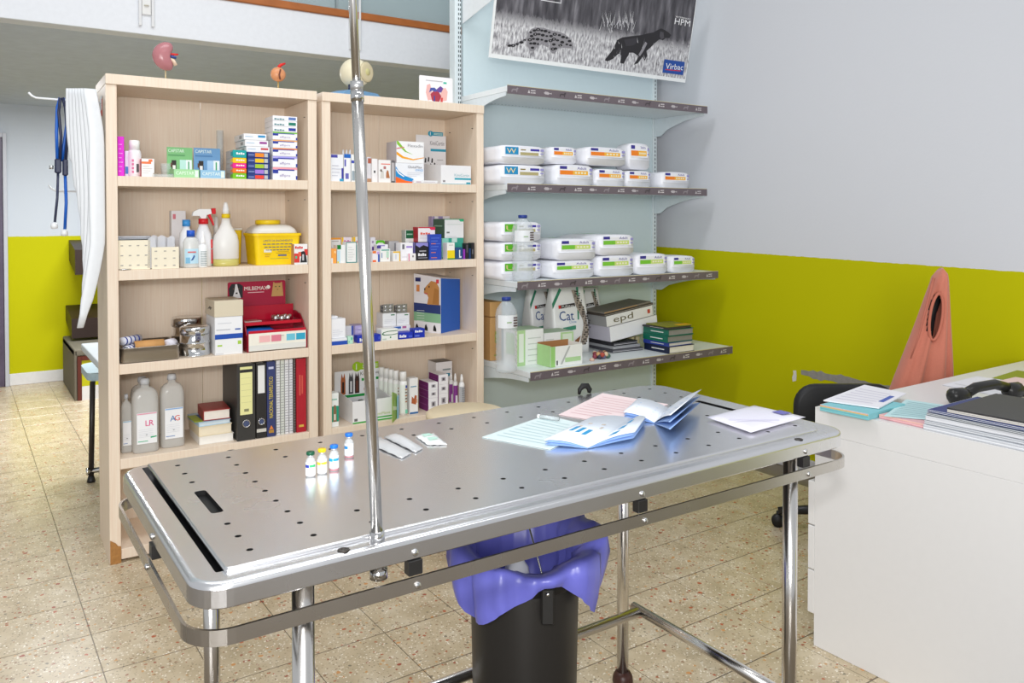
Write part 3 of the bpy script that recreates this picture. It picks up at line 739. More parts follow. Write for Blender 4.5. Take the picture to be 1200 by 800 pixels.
# ===== left bookcase, third shelf
z = BZ[2]; G = 'supplies on the third shelf of the left bookcase'
u0, _ = BK.uz(142, 420, .012); u1, _ = BK.uz(211, 415, .012)
TW = u1 - u0; TD = .26; TH_ = .062
t = thing('instrument_tray', 'open rectangular stainless steel tray holding rolls and pouches', 'tray', BK.w((u0 + u1) / 2, .012, z + .0005), BK.a)
m = MB(); rings = []
for s_, zz in ((.965, 0), (1.0, .008), (1.0, TH_), (1.02, TH_), (1.02, TH_ + .002), (.985, TH_ + .002), (.985, .004), (.95, .0035)):
    rings.append([(x * s_, TD / 2 + y * (1 - (1 - s_) * TW / TD), zz) for x, y in rrect(-TW / 2, TW / 2, -TD / 2, TD / 2, .018, 4)])
m.loft(rings, steel_mat('satin_tray_steel', 'b3afa9', .3)); m.build('pan', t)
uc = (u0 + u1) / 2
def roll(label, name, x, v, zz, L, r, m1, m2, rz, cat='roll'):
    m = MB(); n = 18
    m.tube([(-L / 2, 0, r), (L / 2, 0, r)], r, m1, n)
    m.tube([(-L / 2 - .0006, 0, r), (-L / 2 + .002, 0, r)], r * .72, m2, n)
    return tag(m.build(name, None, BK.w(uc + x, v, zz), BK.a + rz), label, cat)
zb = z + .0045
roll('tan cardboard roll lying across the steel tray', 'cardboard_roll', -.0, .06, zb + .03, .115, .026, mat('cf9a5e', .7, var=.15), mat('6d6a78', .6), .03)
m = MB(); m.box(-.115, .085, .03, .2, 0, .029, mat('e6e4ea', .5, 0, .08), .008); tag(m.build('folded_drape', None, BK.w(uc, .012, zb), BK.a), 'folded white drape at the bottom of the steel tray', 'cloth')
roll('white wrapped bandage roll at the right of the steel tray', 'bandage_roll', .085, .075, zb + .03, .05, .024, mat('e2dfe8', .6, var=.1), mat('cfcbd4', .6), .9)
for k, (x, v, zz, rz, c, ry) in enumerate(((-.062, .085, .03, .9, 'e6e7ef', 0), (-.05, .15, .03, .8, 'e3e5ee', 0), (-.065, .115, .064, .7, 'dfe2ee', 0))):
    m = MB(); r = .017
    m.tube([(-.05, 0, r), (.05, 0, r)], r, mat(c, .4), 14)
    for q in range(4): m.tube([(-.04 + q * .023, 0, r), (-.033 + q * .023, 0, r)], r + .0004, P('3a4aa0'), 14)
    tag(m.build('bandage_packet', None, BK.w(uc + x, v, zb + zz), BK.a + rz), 'white and blue wrapped bandage at the left of the steel tray, %s of three' % ('front', 'rear', 'topmost')[k], 'bandage', 'blue printed bandages in the steel tray')
m = MB(); m.loft([[(x, y * s_, zz * s_) for y, zz in ((-.028, .002), (-.02, .03), (.02, .032), (.028, .002))] for x, s_ in ((-.012, .7), (-.006, 1), (.006, 1), (.012, .7))], mat('1c2238', .5)); tag(m.build('navy_pouch', None, BK.w(uc - TW / 2 + .022, .055, zb + .03), BK.a), 'dark navy pouch against the left end of the steel tray', 'pouch')
def drum(label, pl, pr, pt, v, H_=None):
    u0, _ = BK.uz(pl, pt, v); u1, _ = BK.uz(pr, pt, v); r = (u1 - u0) / 2; _, zt = BK.uz((pl + pr) / 2, pt + 3, v)
    h_ = zt - z
    t = thing('sterilising_drum', label, 'container', BK.w((u0 + u1) / 2, v + r * .0, z + .0005), BK.a, 'steel sterilising drums')
    m = MB(); m.lathe([(.0001, 0), (r * 1.02, 0), (r * 1.02, .008), (r * .98, .009), (r * .98, h_ * .42), (r * 1.02, h_ * .43), (r * 1.02, h_ * .47), (r * .98, h_ * .48), (r * .98, h_ * .74), (.0001, h_ * .74)], CHROME, n=32); m.build('body', t)
    m = MB(); m.lathe([(.0001, h_ * .742), (r, h_ * .742), (r, h_ * .95), (r * .96, h_ * .99), (r * .85, h_ * .985), (r * .8, h_ * .96), (.0001, h_ * .96)], CHROME, n=32); m.build('lid', t)
    m = MB(); m.box(-.012, .012, -r * 1.05 - .004, -r * .99, h_ * .55, h_ * .82, CHROME, .002); m.box(-.006, .006, -r * 1.05 - .009, -r * 1.05 - .003, h_ * .6, h_ * .7, CHROME, .001); m.build('clasp', t)
    return t
drum('taller steel drum standing behind at the back of the shelf', 200.5, 236, 368, .27)
drum('shorter shiny steel drum with clasp in front of the other drum', 210.5, 245.5, 378.5, .085)
_, b1 = C1('lower white carton with pale green dot under the blue striped one', 252, 284.5, 397, .02, .17, z, 'eeeff0', [('f', .82, .62, .95, .85, 'a9cf4a'), ('f', .08, .55, .25, .65, 'a9cf4a'), ('f', .02, .05, .3, .12, 'd8d8da')], group=G)
_, b2 = C1('white carton with blue stripe at its foot under the beige carton', 251.5, 284.5, 371, .02, .17, b1, 'eeeff2', [('f', 0, 0, 1, .22, '1c4fae'), ('f', .72, .38, .92, .45, '4a6ab0'), ('f', .05, .4, .55, .44, 'b9bcc4'), ('f', .1, .7, .6, .73, 'd0d2d8')], group=G)
C1('beige cardboard carton with lid on top of the white cartons', 251, 285, 352, .018, .185, b2, 'd9ceb6', [('l', [(.3, .35), (.5, .6), (.75, .55), (.6, .35), (.4, .5)], '7c7466')], group=G)
# red counter display
u0, _ = BK.uz(290, 412, .02); u1, _ = BK.uz(361, 400, .02); u1 = min(u1, .829); Wd = u1 - u0
t = thing('medicine_display', 'dark red acrylic counter display with dog and cat header card', 'display stand', BK.w((u0 + u1) / 2, .02, z + .0005), BK.a)
RED = mat('b3122f', .2, 0, .03); REDC = mat('c01838', .12, 0, 0, trans=.45)
_, zf = BK.uz(326, 389, .02); zf -= z
m = MB(); m.box(-Wd / 2 + .006, Wd / 2 - .006, .0, .004, .004, zf, mat('f1ede0', .4))
fn = lambda a, b_: (a, -.0008, b_)
m.box(-Wd / 2 + .006, Wd / 2 - .006, -.0006, 0, .006, zf * .36, P('e2e2dc'))
for a0, a1, c in ((-.085, -.035, 'f0b9b9'), (-.03, .015, 'dd7f92'), (.04, .08, '6fc3da'), (.085, .128, '2fa6c9')):
    m.box(a0, a1, -.001, 0, zf * .5, zf * .86, P(c))
m.lathe([(.0001, 0), (.009, 0), (.009, .001), (.0001, .001)], P('b9b4b0'), (.02, -.0015, zf * .82), 12)
m.build('front_panel', t)
prof = [(0, .0), (.2, .0), (.2, .155), (.17, .16), (.1, .15), (.05, .12), (.015, .07), (0, zf)]
for sx in (-1, 1):
    m = MB(); x0, x1 = sorted((sx * (Wd / 2 - .0055), sx * Wd / 2)); m.prism(prof, x0, x1, REDC, 'YZ'); m.build('side_wall', t)
m = MB(); m.box(-Wd / 2 + .006, Wd / 2 - .006, .0045, .19, zf - .012, zf - .007, RED); m.box(-Wd / 2 + .006, Wd / 2 - .006, .0005, .004, zf + .0005, zf + .012, mat('c4102a', .3)); m.build('lower_shelf', t)
m = MB(); m.box(-Wd / 2 + .006, Wd / 2 - .006, .07, .19, .118, .123, RED); m.box(-Wd / 2 + .006, Wd / 2 - .006, .066, .0695, .112, .126, mat('c4102a', .3)); m.build('upper_shelf', t)
m = MB(); m.box(-Wd / 2 + .006, Wd / 2 - .006, .19, .195, 0, .19, RED); m.build('back_wall', t)
c0, _ = BK.uz(266.5, 332, .225); c1, zc = BK.uz(334, 328, .225); cm_ = (c0 + c1) / 2 - (u0 + u1) / 2; cw = c1 - c0; ch = zc - z
m = MB(); m.prism([(x, y) for x, y in rrect(-cw / 2, cw / 2, 0, ch, .008, 3)], 0, .003, mat('a5133a', .4, 0, .03))
fn = lambda a, b_: (a, -.0012, b_)
m.text(fn, 'MILBEMAX', -cw * .22, ch - .042, .018, P('f3efe8'), cw * .4)
m.box(-cw * .16, cw * .12, -.001, 0, ch - .054, ch - .051, P('e6c9cf'))
def blob(m, pts, c, dy=-.0006):
    m.add([(a, dy, b_) for a, b_ in pts], [tuple(range(len(pts)))], P(c))
dx = -cw * .36
blob(m, [(dx - .03, ch - .075), (dx + .03, ch - .075), (dx + .032, ch - .02), (dx + .015, ch - .008), (dx - .02, ch - .008), (dx - .034, ch - .03)], '232226')
blob(m, [(dx - .018, ch - .076), (dx + .022, ch - .076), (dx + .012, ch - .045), (dx + .004, ch - .01), (dx - .003, ch - .01), (dx - .008, ch - .045)], 'd9dadd', -.0012)
for ex in (-.012, .012): blob(m, [(dx + ex - .003, ch - .034), (dx + ex + .003, ch - .034), (dx + ex + .003, ch - .029), (dx + ex - .003, ch - .029)], '6b4a32', -.0016)
blob(m, [(dx - .003, ch - .056), (dx + .007, ch - .056), (dx + .006, ch - .049), (dx - .002, ch - .049)], '1a1a1c', -.0016)
dx = cw * .36
blob(m, [(dx - .03, ch - .076), (dx + .028, ch - .076), (dx + .022, ch - .015), (dx + .02, ch - .006), (dx + .012, ch - .013), (dx - .012, ch - .013), (dx - .02, ch - .006), (dx - .022, ch - .02)], 'c29a5e')
for ex in (-.009, .009): blob(m, [(dx + ex - .004, ch - .032), (dx + ex + .004, ch - .032), (dx + ex + .003, ch - .027), (dx + ex - .003, ch - .027)], '4a5a2a', -.0012)
blob(m, [(dx - .004, ch - .042), (dx + .004, ch - .042), (dx, ch - .047)], '7c4a3a', -.0012)
blob(m, arc(.18 * cw + .004, ch - .03, .009, -100, 200, 10), 'f3efe8', -.0012)
m.build('header_card', t, (cm_, .2, 0))
base_w = BK.w((u0 + u1) / 2, .02)
def on_disp(x, y, zz): return BK.w((u0 + u1) / 2 + x, .02 + y, z + zz)
for k in range(8):
    a = 2 * math.pi * k / 7
    x, y = (.055 + .036 * math.cos(a), .125 + .03 * math.sin(a)) if k < 7 else (.055, .125)
    m = MB(); m.lathe([(.0001, 0), (.013, 0), (.014, .003), (.014, .012), (.0125, .02), (.008, .024), (.0001, .025)], CHROME, n=14)
    tag(m.build('capsule_tin', None, on_disp(x, y, .1237)), 'small round silver tin clustered on top of the red display', 'tin', 'silver tins on the red display')
m = MB(); m.loft([[(x, y * s_, zz * s_) for y, zz in ((-.04, .0), (-.03, .012), (.03, .03), (.04, .0))] for x, s_ in ((-.07, .5), (-.05, .95), (0, 1.0), (.05, .9), (.075, .3))], mat('1c62b8', .2, 0, .25, scale=25)); tag(m.build('blue_packet', None, on_disp(-.065, .065, zf - .0065), BK.a), 'crumpled blue foil packet on the lower tier of the red display', 'packet')
m = MB(); m.box(-.045, .045, -.03, .03, 0, .003, P('d9cfc9')); m.box(-.02, .04, -.02, .02, .003, .0034, P('b8746a')); tag(m.build('leaflet', None, on_disp(-.09, .14, .1237), BK.a + .2), 'pale leaflet lying at the left of the upper tier', 'leaflet')

# ===== left bookcase, fourth shelf: drip bottles, book pile, binders
z = BZ[3]; G = 'drip bottles on the lower shelf'
DRIP = mat('e6e5e1', .15, 0, 0, alpha=.52)
def drip(label, pc, pl, pr, pt, v, txt, tcol, stripe, lablabel=True):
    u0, _ = BK.uz(pl, 490, v); u1, _ = BK.uz(pr, 490, v); r = (u1 - u0) / 2 * .93; _, zt = BK.uz(pc, pt, v); h_ = zt - z
    if (u0 + u1) / 2 - r * 1.1 < .034:
        d_ = .034 + r * 1.1 - (u0 + u1) / 2; u0 += d_; u1 += d_
    t = thing('drip_bottle', label, 'bottle', BK.w((u0 + u1) / 2, v, z + .0005), BK.a, G)
    m = MB(); m.lathe([(.0001, 0), (r * .92, 0), (r, .006), (r, h_ * .68), (r * .97, h_ * .76), (r * .86, h_ * .82), (r * .6, h_ * .865), (r * .34, h_ * .88), (r * .3, h_ * .92), (.0001, h_ * .92)], DRIP, n=24, sy=.72, square=.35); m.build('body', t)
    m = MB(); m.lathe([(.0001, h_ * .922), (r * .38, h_ * .922), (r * .38, h_ * .97), (r * .3, h_), (.0001, h_)], mat('c9ccd2', .25)); m.build('cap', t)
    m = MB(); yy = -r * .76
    m.box(-r * .72, r * .78, yy - .0012, yy - .0002, h_ * .13, h_ * .55, P('eff0f2'))
    fn = lambda a, b_: (a, yy - .0022, b_)
    if txt:
        m.text(fn, txt[0], -r * .08 if txt == 'LR' else -r * .3, h_ * .37, h_ * .075, P(tcol[0])); m.text(fn, txt[1], r * .2 if txt == 'LR' else r * .08, h_ * .37, h_ * .075, P(tcol[1]))
    m.add([fn(-r * .7, h_ * .545), fn(r * .76, h_ * .545), fn(r * .76, h_ * .53), fn(-r * .7, h_ * .53)], [(0, 1, 2, 3)], P(stripe))
    m.add([fn(-r * .65, h_ * .16), fn(r * .1, h_ * .16), fn(r * .1, h_ * .17), fn(-r * .65, h_ * .17)], [(0, 1, 2, 3)], P('3fb884' if txt == 'LR' else '6f8fc0'))
    if txt == 'LR': m.add([fn(r * .3, h_ * .2), fn(r * .75, h_ * .21), fn(r * .75, h_ * .225), fn(r * .3, h_ * .22)], [(0, 1, 2, 3)], P('1fae74'))
    for k in range(5): m.add([fn(-r * .6, h_ * (.32 - .025 * k)), fn(r * .5, h_ * (.32 - .025 * k)), fn(r * .5, h_ * (.324 - .025 * k)), fn(-r * .6, h_ * (.324 - .025 * k))], [(0, 1, 2, 3)], P('cfd2d8'))
    m.lathe([(.0001, 0), (.0035, 0), (.0035, .001)], P('55585e'), (0, yy - .003, h_ * .25), 10)
    m.build('paper_label', t)
    return t
drip('clear drip bottle half hidden by the bookcase side, far left', 145, 141, 155, 462, .11, None, None, '9ac4dd')
drip('clear drip bottle labelled LR in pink', 169.5, 153, 186.5, 443, .09, 'LR', ('dd3f86', 'dd3f86'), 'e4a0b4')
drip('clear drip bottle hidden behind the one labelled LR', 166, 152, 181, 441, .25, None, None, 'cfd2d8')
drip('clear drip bottle labelled AG in blue and red', 200, 186.5, 216.5, 438, .11, 'AG', ('1c6fae', 'd8443a'), '8fb4e0')
# pile of books
def book(label, loc, rz, w_, d_, h_, cover, pages='ece6da', spine_col=None, name='book', group=None):
    """lying book; page block shows at front and right, spine on the left"""
    t = thing(name, label, 'book', loc, rz, group)
    k = min(.0025, h_ * .14); cm = mat(cover, .45, 0, .04)
    m = MB(); m.box(-w_ / 2, w_ / 2, 0, d_, 0, k, cm); m.box(-w_ / 2, w_ / 2, 0, d_, h_ - k, h_, cm); m.box(-w_ / 2, -w_ / 2 + k, 0, d_, k, h_ - k, cm); m.build('cover', t)
    m = MB(); m.box(-w_ / 2 + k + .0002, w_ / 2 - .003, .003, d_ - .003, k + .0002, h_ - k - .0002, mat(pages, .8, 0, .06)); m.build('page_block', t)
    return t
zz = z + .0005
def bookpx(label, pl, pr, pt, v, d, cover, pages, rz=0.0):
    global zz
    u0, _ = BK.uz(pl, pt, v); u1, _ = BK.uz(pr, pt, v); _, zt = BK.uz((pl + pr) / 2, pt, v)
    h_ = zt - zz
    book(label, BK.w((u0 + u1) / 2, v, zz), BK.a + rz, u1 - u0, d, h_, cover, pages, group='pile of paperbacks on the lower shelf')
    zz += h_ + .0006
bookpx('white paged book at the bottom of the small book pile', 233.5, 274, 509.5, .05, .2, 'f0ece4', 'f2efe8')
bookpx('thick cream book second from the bottom of the small pile', 233, 272, 498, .055, .2, 'e8d9b8', 'eee2c8', .02)
bookpx('thin pale blue book with green cover in the small pile', 233, 270.5, 493, .06, .2, 'b9d2e2', 'd8e4ea', .05)
m = MB(); m.box(-.05, -.012, .02, .16, 0, .0012, P('9db02c')); m.box(-.012, .03, .02, .16, 0, .0012, P('2f5a94')); u, _ = BK.uz(250, 493, .06); tag(m.build('booklet', None, BK.w(u - .025, .055, zz), BK.a + .05), 'green and blue booklet under the red book on the pile', 'booklet'); zz += .0016
bookpx('red covered book on top of the small book pile', 238.5, 269.5, 480, .07, .17, 'a3322f', 'efe6da', -.06)
# binders and upright books
def upright(label, name, pl, pr, pt, v, d, col, fn_extra=None, cat='book', group=None, pages=None):
    u0, _ = BK.uz(pl, pt, v); u1, _ = BK.uz(pr, pt, v); _, zt = BK.uz((pl + pr) / 2, pt, v)
    w_ = u1 - u0 - .0012; h_ = min(zt - z, BZ[2] - .05 - z)
    t = thing(name, label, cat, BK.w((u0 + u1) / 2, v, z + .0005), BK.a, group)
    cm = mat(col, .45, 0, .05)
    m = MB(); k = min(.003, w_ * .3)
    m.box(-w_ / 2, w_ / 2, 0, k, 0, h_, cm); m.box(-w_ / 2, -w_ / 2 + k, k, d, 0, h_, cm); m.box(w_ / 2 - k, w_ / 2, k, d, 0, h_, cm); m.build('cover', t)
    if w_ > 3 * k:
        m = MB(); m.box(-w_ / 2 + k + .0003, w_ / 2 - k - .0003, k + .0005, d - .004, .004, h_ - .004, mat(pages or 'ebe8e2', .8, 0, .06)); m.build('page_block', t)
    if fn_extra: fn_extra(t, w_, h_)
    return t
def rf(c0): return lambda a, b_: (c0 - b_, -.0022, a)     # lettering running down... up the spine
def binder(c_lab, y0, y1, ring):
    def ex(t, w_, h_):
        m = MB(); m.box(-w_ * .34, w_ * .34, -.001, 0, h_ * y0, h_ * y1, P(c_lab))
        if c_lab != 'e9e9e6':
            m.box(-w_ * .34, w_ * .34, -.0016, -.0008, h_ * (y1 - .075), h_ * (y1 - .035), P('2c2c2c')); m.box(-w_ * .12, w_ * .14, -.0016, -.0008, h_ * (y0 + .04), h_ * (y0 + .075), P('8b8a66'))
            for q in range(5): m.box(-w_ * .28, w_ * .28, -.0014, -.0008, h_ * (y0 + .16 + q * .08), h_ * (y0 + .164 + q * .08), P('c9c98f'))
        else:
            b2 = MB(); b2.box(-w_ * .48, w_ * .48, -.0014, 0, h_ * .08, h_ * .125, P('d2cfc6')); b2.build('spine_band', t)
        m.build('spine_label', t)
        m = MB(); r = min(.016, w_ * .3); zc = h_ * ring
        m.tube([(r * math.cos(a), -.0015, zc + r * math.sin(a)) for a in [2 * math.pi * k / 20 for k in range(20)]], .0022, CHROME, 6, True); m.build('finger_ring', t)
        m = MB(); m.lathe([(.0001, 0), (.0001, 0)], BLACK, n=6) if False else m.prism([(r * .82 * math.cos(2 * math.pi * k / 16), zc + r * .82 * math.sin(2 * math.pi * k / 16)) for k in range(16)], -.0008, 0, P('4a5578')); m.build('finger_hole', t)
    return ex
upright('wide black lever arch binder with pale yellow spine label', 'ring_binder', 277.5, 299, 427, .02, .27, '3a3937', binder('ece9a6', .34, .97, .22), 'binder')
upright('narrow black binder with white spine label', 'ring_binder', 300, 312, 425.5, .022, .25, '2c2a29', binder('e9e9e6', .6, .97, .22), 'binder')
def bluebook(t, w_, h_):
    m = MB(); m.text(rf(w_ * .2), 'NACIONAL TERAPEUTICO', h_ * .25, 0, w_ * .45, P('e8cf3a'), h_ * .55); m.box(-w_ * .3, w_ * .3, -.001, 0, h_ * .9, h_ * .93, P('c9cde6')); m.box(-w_ * .3, w_ * .3, -.001, 0, h_ * .05, h_ * .09, P('b98a3a')); m.prism([(-w_ * .25, h_ * .1), (w_ * .25, h_ * .1), (0, h_ * .15)], -.001, 0, P('e88a3a')); m.build('spine_print', t)
upright('blue veterinary handbook with yellow spine lettering', 'book', 312.5, 322.5, 423, .022, .2, '37406f', bluebook)
def spiral(t, w_, h_):
    m = MB()
    for q in range(26): m.tube([(-w_ * .45, -.0005, h_ * (.03 + q * .0365)), (0, -.004, h_ * (.034 + q * .0365)), (w_ * .45, -.0005, h_ * (.03 + q * .0365))], .0011, mat('9a9aa0', .3, .7), 5)
    m.build('spiral_binding', t)
for k, (pl, pr, c, lb) in enumerate(((323.5, 328, 'e9e9ea', 'white spiral notebook next to the blue handbook'), (328.7, 333, 'dfe3da', 'pale green edged spiral notebook, second after the blue handbook'), (333.7, 338, 'ececee', 'white spiral notebook third after the blue handbook'), (338.7, 343, 'e4e4e8', 'light grey spiral notebook, second from the red book'), (343.6, 346.2, '5d5650', 'thin dark spiral notebook beside the red book'))):
    upright(lb, 'spiral_notebook', pl, pr, 422 - k * .6, .03, .2, c, spiral, 'notebook', 'spiral notebooks between blue and red books')
def redbook(t, w_, h_):
    m = MB(); m.box(-w_ * .22, -w_ * .06, -.001, 0, h_ * .5, h_ * .78, P('d05a4c')); m.box(w_ * .04, w_ * .18, -.001, 0, h_ * .52, h_ * .77, P('d05a4c')); m.box(-w_ * .25, w_ * .25, -.001, 0, h_ * .07, h_ * .1, P('d8b24a')); m.build('spine_print', t)
upright('red hardback book at the right end of the lower shelf', 'book', 347, 358.5, 418.5, .025, .2, 'b01c2c', redbook)

# ===== right bookcase, top shelf
z = BZ[0]; G = 'boxes on the top shelf of the right bookcase'
C1('white carton with blue corner tag at the left end', 387, 402.5, 181, .03, .05, z, 'eceef3', [('f', .05, .88, .55, .99, '4a4aa6'), ('f', .85, 0, 1, .5, '3c3ca0'), ('f', .7, 0, 1, .1, '3a9cc4'), ('l', 0, 0, 1, 1, 'c9ccd4')] + lines('f', 'c4c6d2', 4))
C1('narrow white carton with blue band on top next to the blue tagged one', 403, 411, 180.5, .03, .05, z, 'f0f1f4', [('f', 0, .86, 1, 1, '1d66bf'), ('f', .05, .55, .3, .8, '5a5ab4'), ('f', .2, .1, .7, .3, '6a6ab8')])
C1('narrow white carton with green dot just left of the leaning pole', 411.5, 418.5, 181, .035, .05, z, 'eef0f0', [('f', .5, .75, 1, .98, '79c850'), ('f', 0, .68, .6, .78, '3a4ab0'), ('f', .1, .05, .7, .4, '9aa8b0')])
for k, pc in enumerate((402.5, 406.5, 410.5)):
    u, _ = BK.uz(pc, 180, .12); _, zt = BK.uz(pc, 175.5, .12); hh = zt - z
    bottle('spray_vial', 'slim white spray vial in the row behind the blue banded carton', 'bottle', BK.w(u, .125, z + .0005), 0, [(.0001, 0), (.007, 0), (.007, hh * .7), (.0001, hh * .7)], SW, [(.0001, hh * .702), (.0055, hh * .702), (.004, hh), (.0001, hh)], mat('e4e6ec', .3), group='spray vials behind the cartons', n=10)
C1('narrow carton with dark red corner just right of the pole', 430, 435, 184, .05, .05, z, 'd9d6da', [('f', .2, .75, 1, .95, 'b0604a'), ('f', 0, .0, 1, .15, 'b58a6a')])
C1('white carton with small cat print beside the dog and cat carton', 436, 442.5, 186, .04, .05, z, 'f0eeee', [('f', .3, .4, .6, .5, '3a3a3a')])
C1('white carton printed with a dog and a ginger cat', 443.5, 458, 187.5, .025, .05, z, 'f2f0ef', [('l', 0, 0, 1, 1, 'cfc9c9'), ('f', .2, .8, .95, .84, 'e86a50'), ('f', [(.12, .18), (.45, .18), (.42, .5), (.2, .52)], 'd8d4ce'), ('f', [(.12, .5), (.3, .46), (.26, .58), (.14, .58)], '6a5a4e'), ('f', [(.6, .2), (.92, .2), (.8, .52), (.7, .56), (.62, .45)], 'b5744a'), ('f', .4, .6, .6, .72, 'b87474')])
C1('narrow grey sided carton between dog carton and wave carton', 458.6, 462.6, 188, .03, .05, z, 'b9b5b6', [('f', 0, .9, 1, 1, '6a6668'), ('f', 0, 0, 1, .08, '55585c')])
_, b1 = C1('white carton with blue wave and orange foot', 463.5, 497, 191.5, .03, .12, z, 'eef0f5', [('f', [(0, .1), (0, .85), (.1, .6), (.3, .38), (.62, .22), (.62, .08)], '1d8fd0'), ('f', [(0, 0), (.65, 0), (.65, .06), (.35, .12), (.1, .26), (0, .32)], 'f06a22'), ('f', [(.02, .72), (.12, .52), (.3, .34), (.28, .3), (.1, .46), (.01, .64)], 'f2f4f8'), ('l', 0, 0, 1, 1, 'd3d3d8')] + lines('f', 'd3d6de', 3, .4, .95, .35, .6), [('f', 'GlutaMax', .42, .76, .13, '6a6a70', .5), ('f', 'ADVANCED', .68, .62, .1, '1d8fd0', .28)])
C1('white carton with orange swoosh and green leaf on top of the wave carton', 464.5, 497, 166, .03, .12, b1, 'f2f2f3', [('f', [(0, .52), (.25, .3), (.6, .2), (1, .3), (1, .27), (.6, .14), (.2, .22), (0, .38)], 'f5a71c'), ('f', [(0, 1), (.06, 1), (.35, .55), (.6, .4), (.3, .52), (.02, .85)], '8cc63c'), ('f', [(0, .68), (.28, .75), (.28, .71), (0, .63)], 'd8707a'), ('l', 0, 0, 1, 1, 'c9c3c6')], [('f', 'Flexadin', .4, .75, .13, '8a8a90', .55)])
C1('flat white carton lying in front of the wave carton', 485, 513, 211.5, .008, .02, z, 'efeff1', [('f', .1, .3, .3, .6, 'c9a9b4'), ('f', .4, .4, .9, .55, 'd8c9d0')])
t = display(BK, 'tablet_display', 'white counter box with teal bubble card at the right of the top shelf', z, 516.5, 552, 194, 487.5, 522.5, 158.5, .03, .19, 'ededef', 'e6e3e5',
        cprints=[('f', .48, .68, 1, .73, '2a98b4')] + [('f', [(a, b_), (a + .05, b_), (a + .06, b_ + .08), (a + .02, b_ + .1)], '2a2624') for a, b_ in ((.28, .45), (.38, .47), (.5, .45), (.58, .36), (.45, .34), (.68, .32), (.76, .31))] + [('f', .7, .5, .9, .52, 'b9b6b8')], ctexts=[('f', 'KimiCortin', .46, .8, .09, '8a8488', .48)],
        fprints=[('f', .45, .24, 1, .34, '2fa6bc'), ('f', .02, .0, 1, .03, '2fa6bc'), ('f', .84, .03, .98, .12, '3a9cb0'), ('f', .06, .1, .14, .2, '8f8a8e')], ftexts=[('f', 'KimiCortin', .44, .42, .14, '86b4be', .5)], group=G, sides=None, bubble=(.4, .9, .03, '1f8fae', '1'))
for k in range(4):
    m = MB(); m.box(-.045 + k * .022, -.026 + k * .022, .012, .15, .003, .062, mat('a89a5c', .3, .6), .003); m.build('blister_stack', t)

# ===== right bookcase, second shelf
z = BZ[1]; G = 'small cartons on the second shelf of the right bookcase'
C1('white carton with orange lid edge in the back row at far left', 386.5, 399.5, 278.5, .13, .06, z, 'f0efec', [('f', 0, .92, 1, 1, 'f0a02c'), ('f', .15, .84, .8, .87, 'b9b4ae')])
C1('yellow ended carton with pink lettering in the back row', 400, 413.5, 278, .13, .06, z, 'efe4ee', [('f', 0, .7, .18, 1, 'f4c40c'), ('f', .9, .7, 1, 1, 'f4c40c')], [('f', '~', .22, .76, .12, 'd05a9a', .6)])
C1('white carton with yellow edge in the back row behind the pole', 414, 423.5, 277.5, .13, .06, z, 'eceaea', [('f', 0, .7, .25, 1, 'f4c40c'), ('f', .35, .75, .9, .85, 'e4a0a0')])
C1('orange and white carton in the front row at far left', 386.5, 394.5, 291.5, .02, .05, z, 'f4a64a', [('f', 0, 0, .35, .36, 'f4f2f0'), ('f', .6, .7, .85, .85, 'fbd8a6')])
C1('white and pale blue carton with green cap flap', 395, 405, 287, .02, .05, z, 'eff1f1', [('f', .0, .76, .45, 1, '0d7a2c'), ('f', 0, 0, .35, .7, 'bcdcea'), ('f', 0, 0, .2, .1, 'e4d24a')])
C1('white carton framed in teal before the pole', 405.5, 418, 283.5, .02, .05, z, 'f2f2f0', [('f', 0, 0, .06, 1, '2f8a86'), ('f', .94, 0, 1, 1, '2f8a86'), ('f', 0, .96, 1, 1, '2f8a86'), ('f', 0, 0, 1, .04, '2f8a86')] + lines('f', 'cfd2d0', 6, .18, .8, .15, .85))
C1('grey and blue carton immediately behind the pole', 418.5, 425, 287, .025, .05, z, 'ccd0d0', [('f', .3, 0, 1, .55, '1d4fc0')])
C1('tall white carton with violet foot right of the pole in the back row', 434, 440, 278, .14, .05, z, 'e9e6ee', [('f', .3, .0, 1, .6, '5a2f8a'), ('f', .3, .75, .7, .85, 'a89ab4')])
C1('carton with bright green domed print in the back row', 440.5, 451, 281.5, .13, .05, z, 'eef0ec', [('f', [(0, .78), (.0, .96), (.15, 1), (.85, 1), (1, .94), (1, .8), (.7, .88), (.3, .88)], '5cb81c')])
C1('grey carton in the back row between green domed and violet cartons', 455.5, 467.5, 282.5, .12, .06, z, 'b9b7b8', [('f', .55, .5, 1, .9, '7c7c82'), ('l', 0, 0, 1, 1, 'a09c9e')])
C1('white carton with orange and lilac print near the pole', 436.5, 445, 294, .02, .045, z, 'f0eef2', [('f', 0, .78, .5, 1, 'ee7a30'), ('f', .0, 0, .5, .18, 'ee6a30'), ('f', .6, .7, .95, .95, 'c9a4e0'), ('f', .75, 0, .98, .7, '3a58b4')])
C1('white carton with pale green lettering beside the orange lilac one', 445.5, 457.5, 291.5, .02, .045, z, 'f3f4f2', [('f', .6, .3, .85, .8, 'bfe0cc'), ('f', .1, .85, .9, .95, '6ab0a4'), ('f', .7, .2, .8, .3, 'd87a8a'), ('f', .1, .3, .2, .7, '8aa0c4')])
C1('white carton with lilac lettering lying in the second row', 441.5, 455, 286.5, .08, .04, z, 'ececf2', [('f', .1, .9, .7, .97, '9a8ac8'), ('f', 0, .72, .35, .95, '4a3a8c')])
C1('white carton with yellow right edge', 460.5, 469, 294.5, .02, .045, z, 'f2f2f0', [('f', 0, .86, 1, 1, 'f2c22c'), ('f', .86, 0, 1, .9, 'f2c22c'), ('f', .3, .2, .5, .7, 'd3d6e4')])
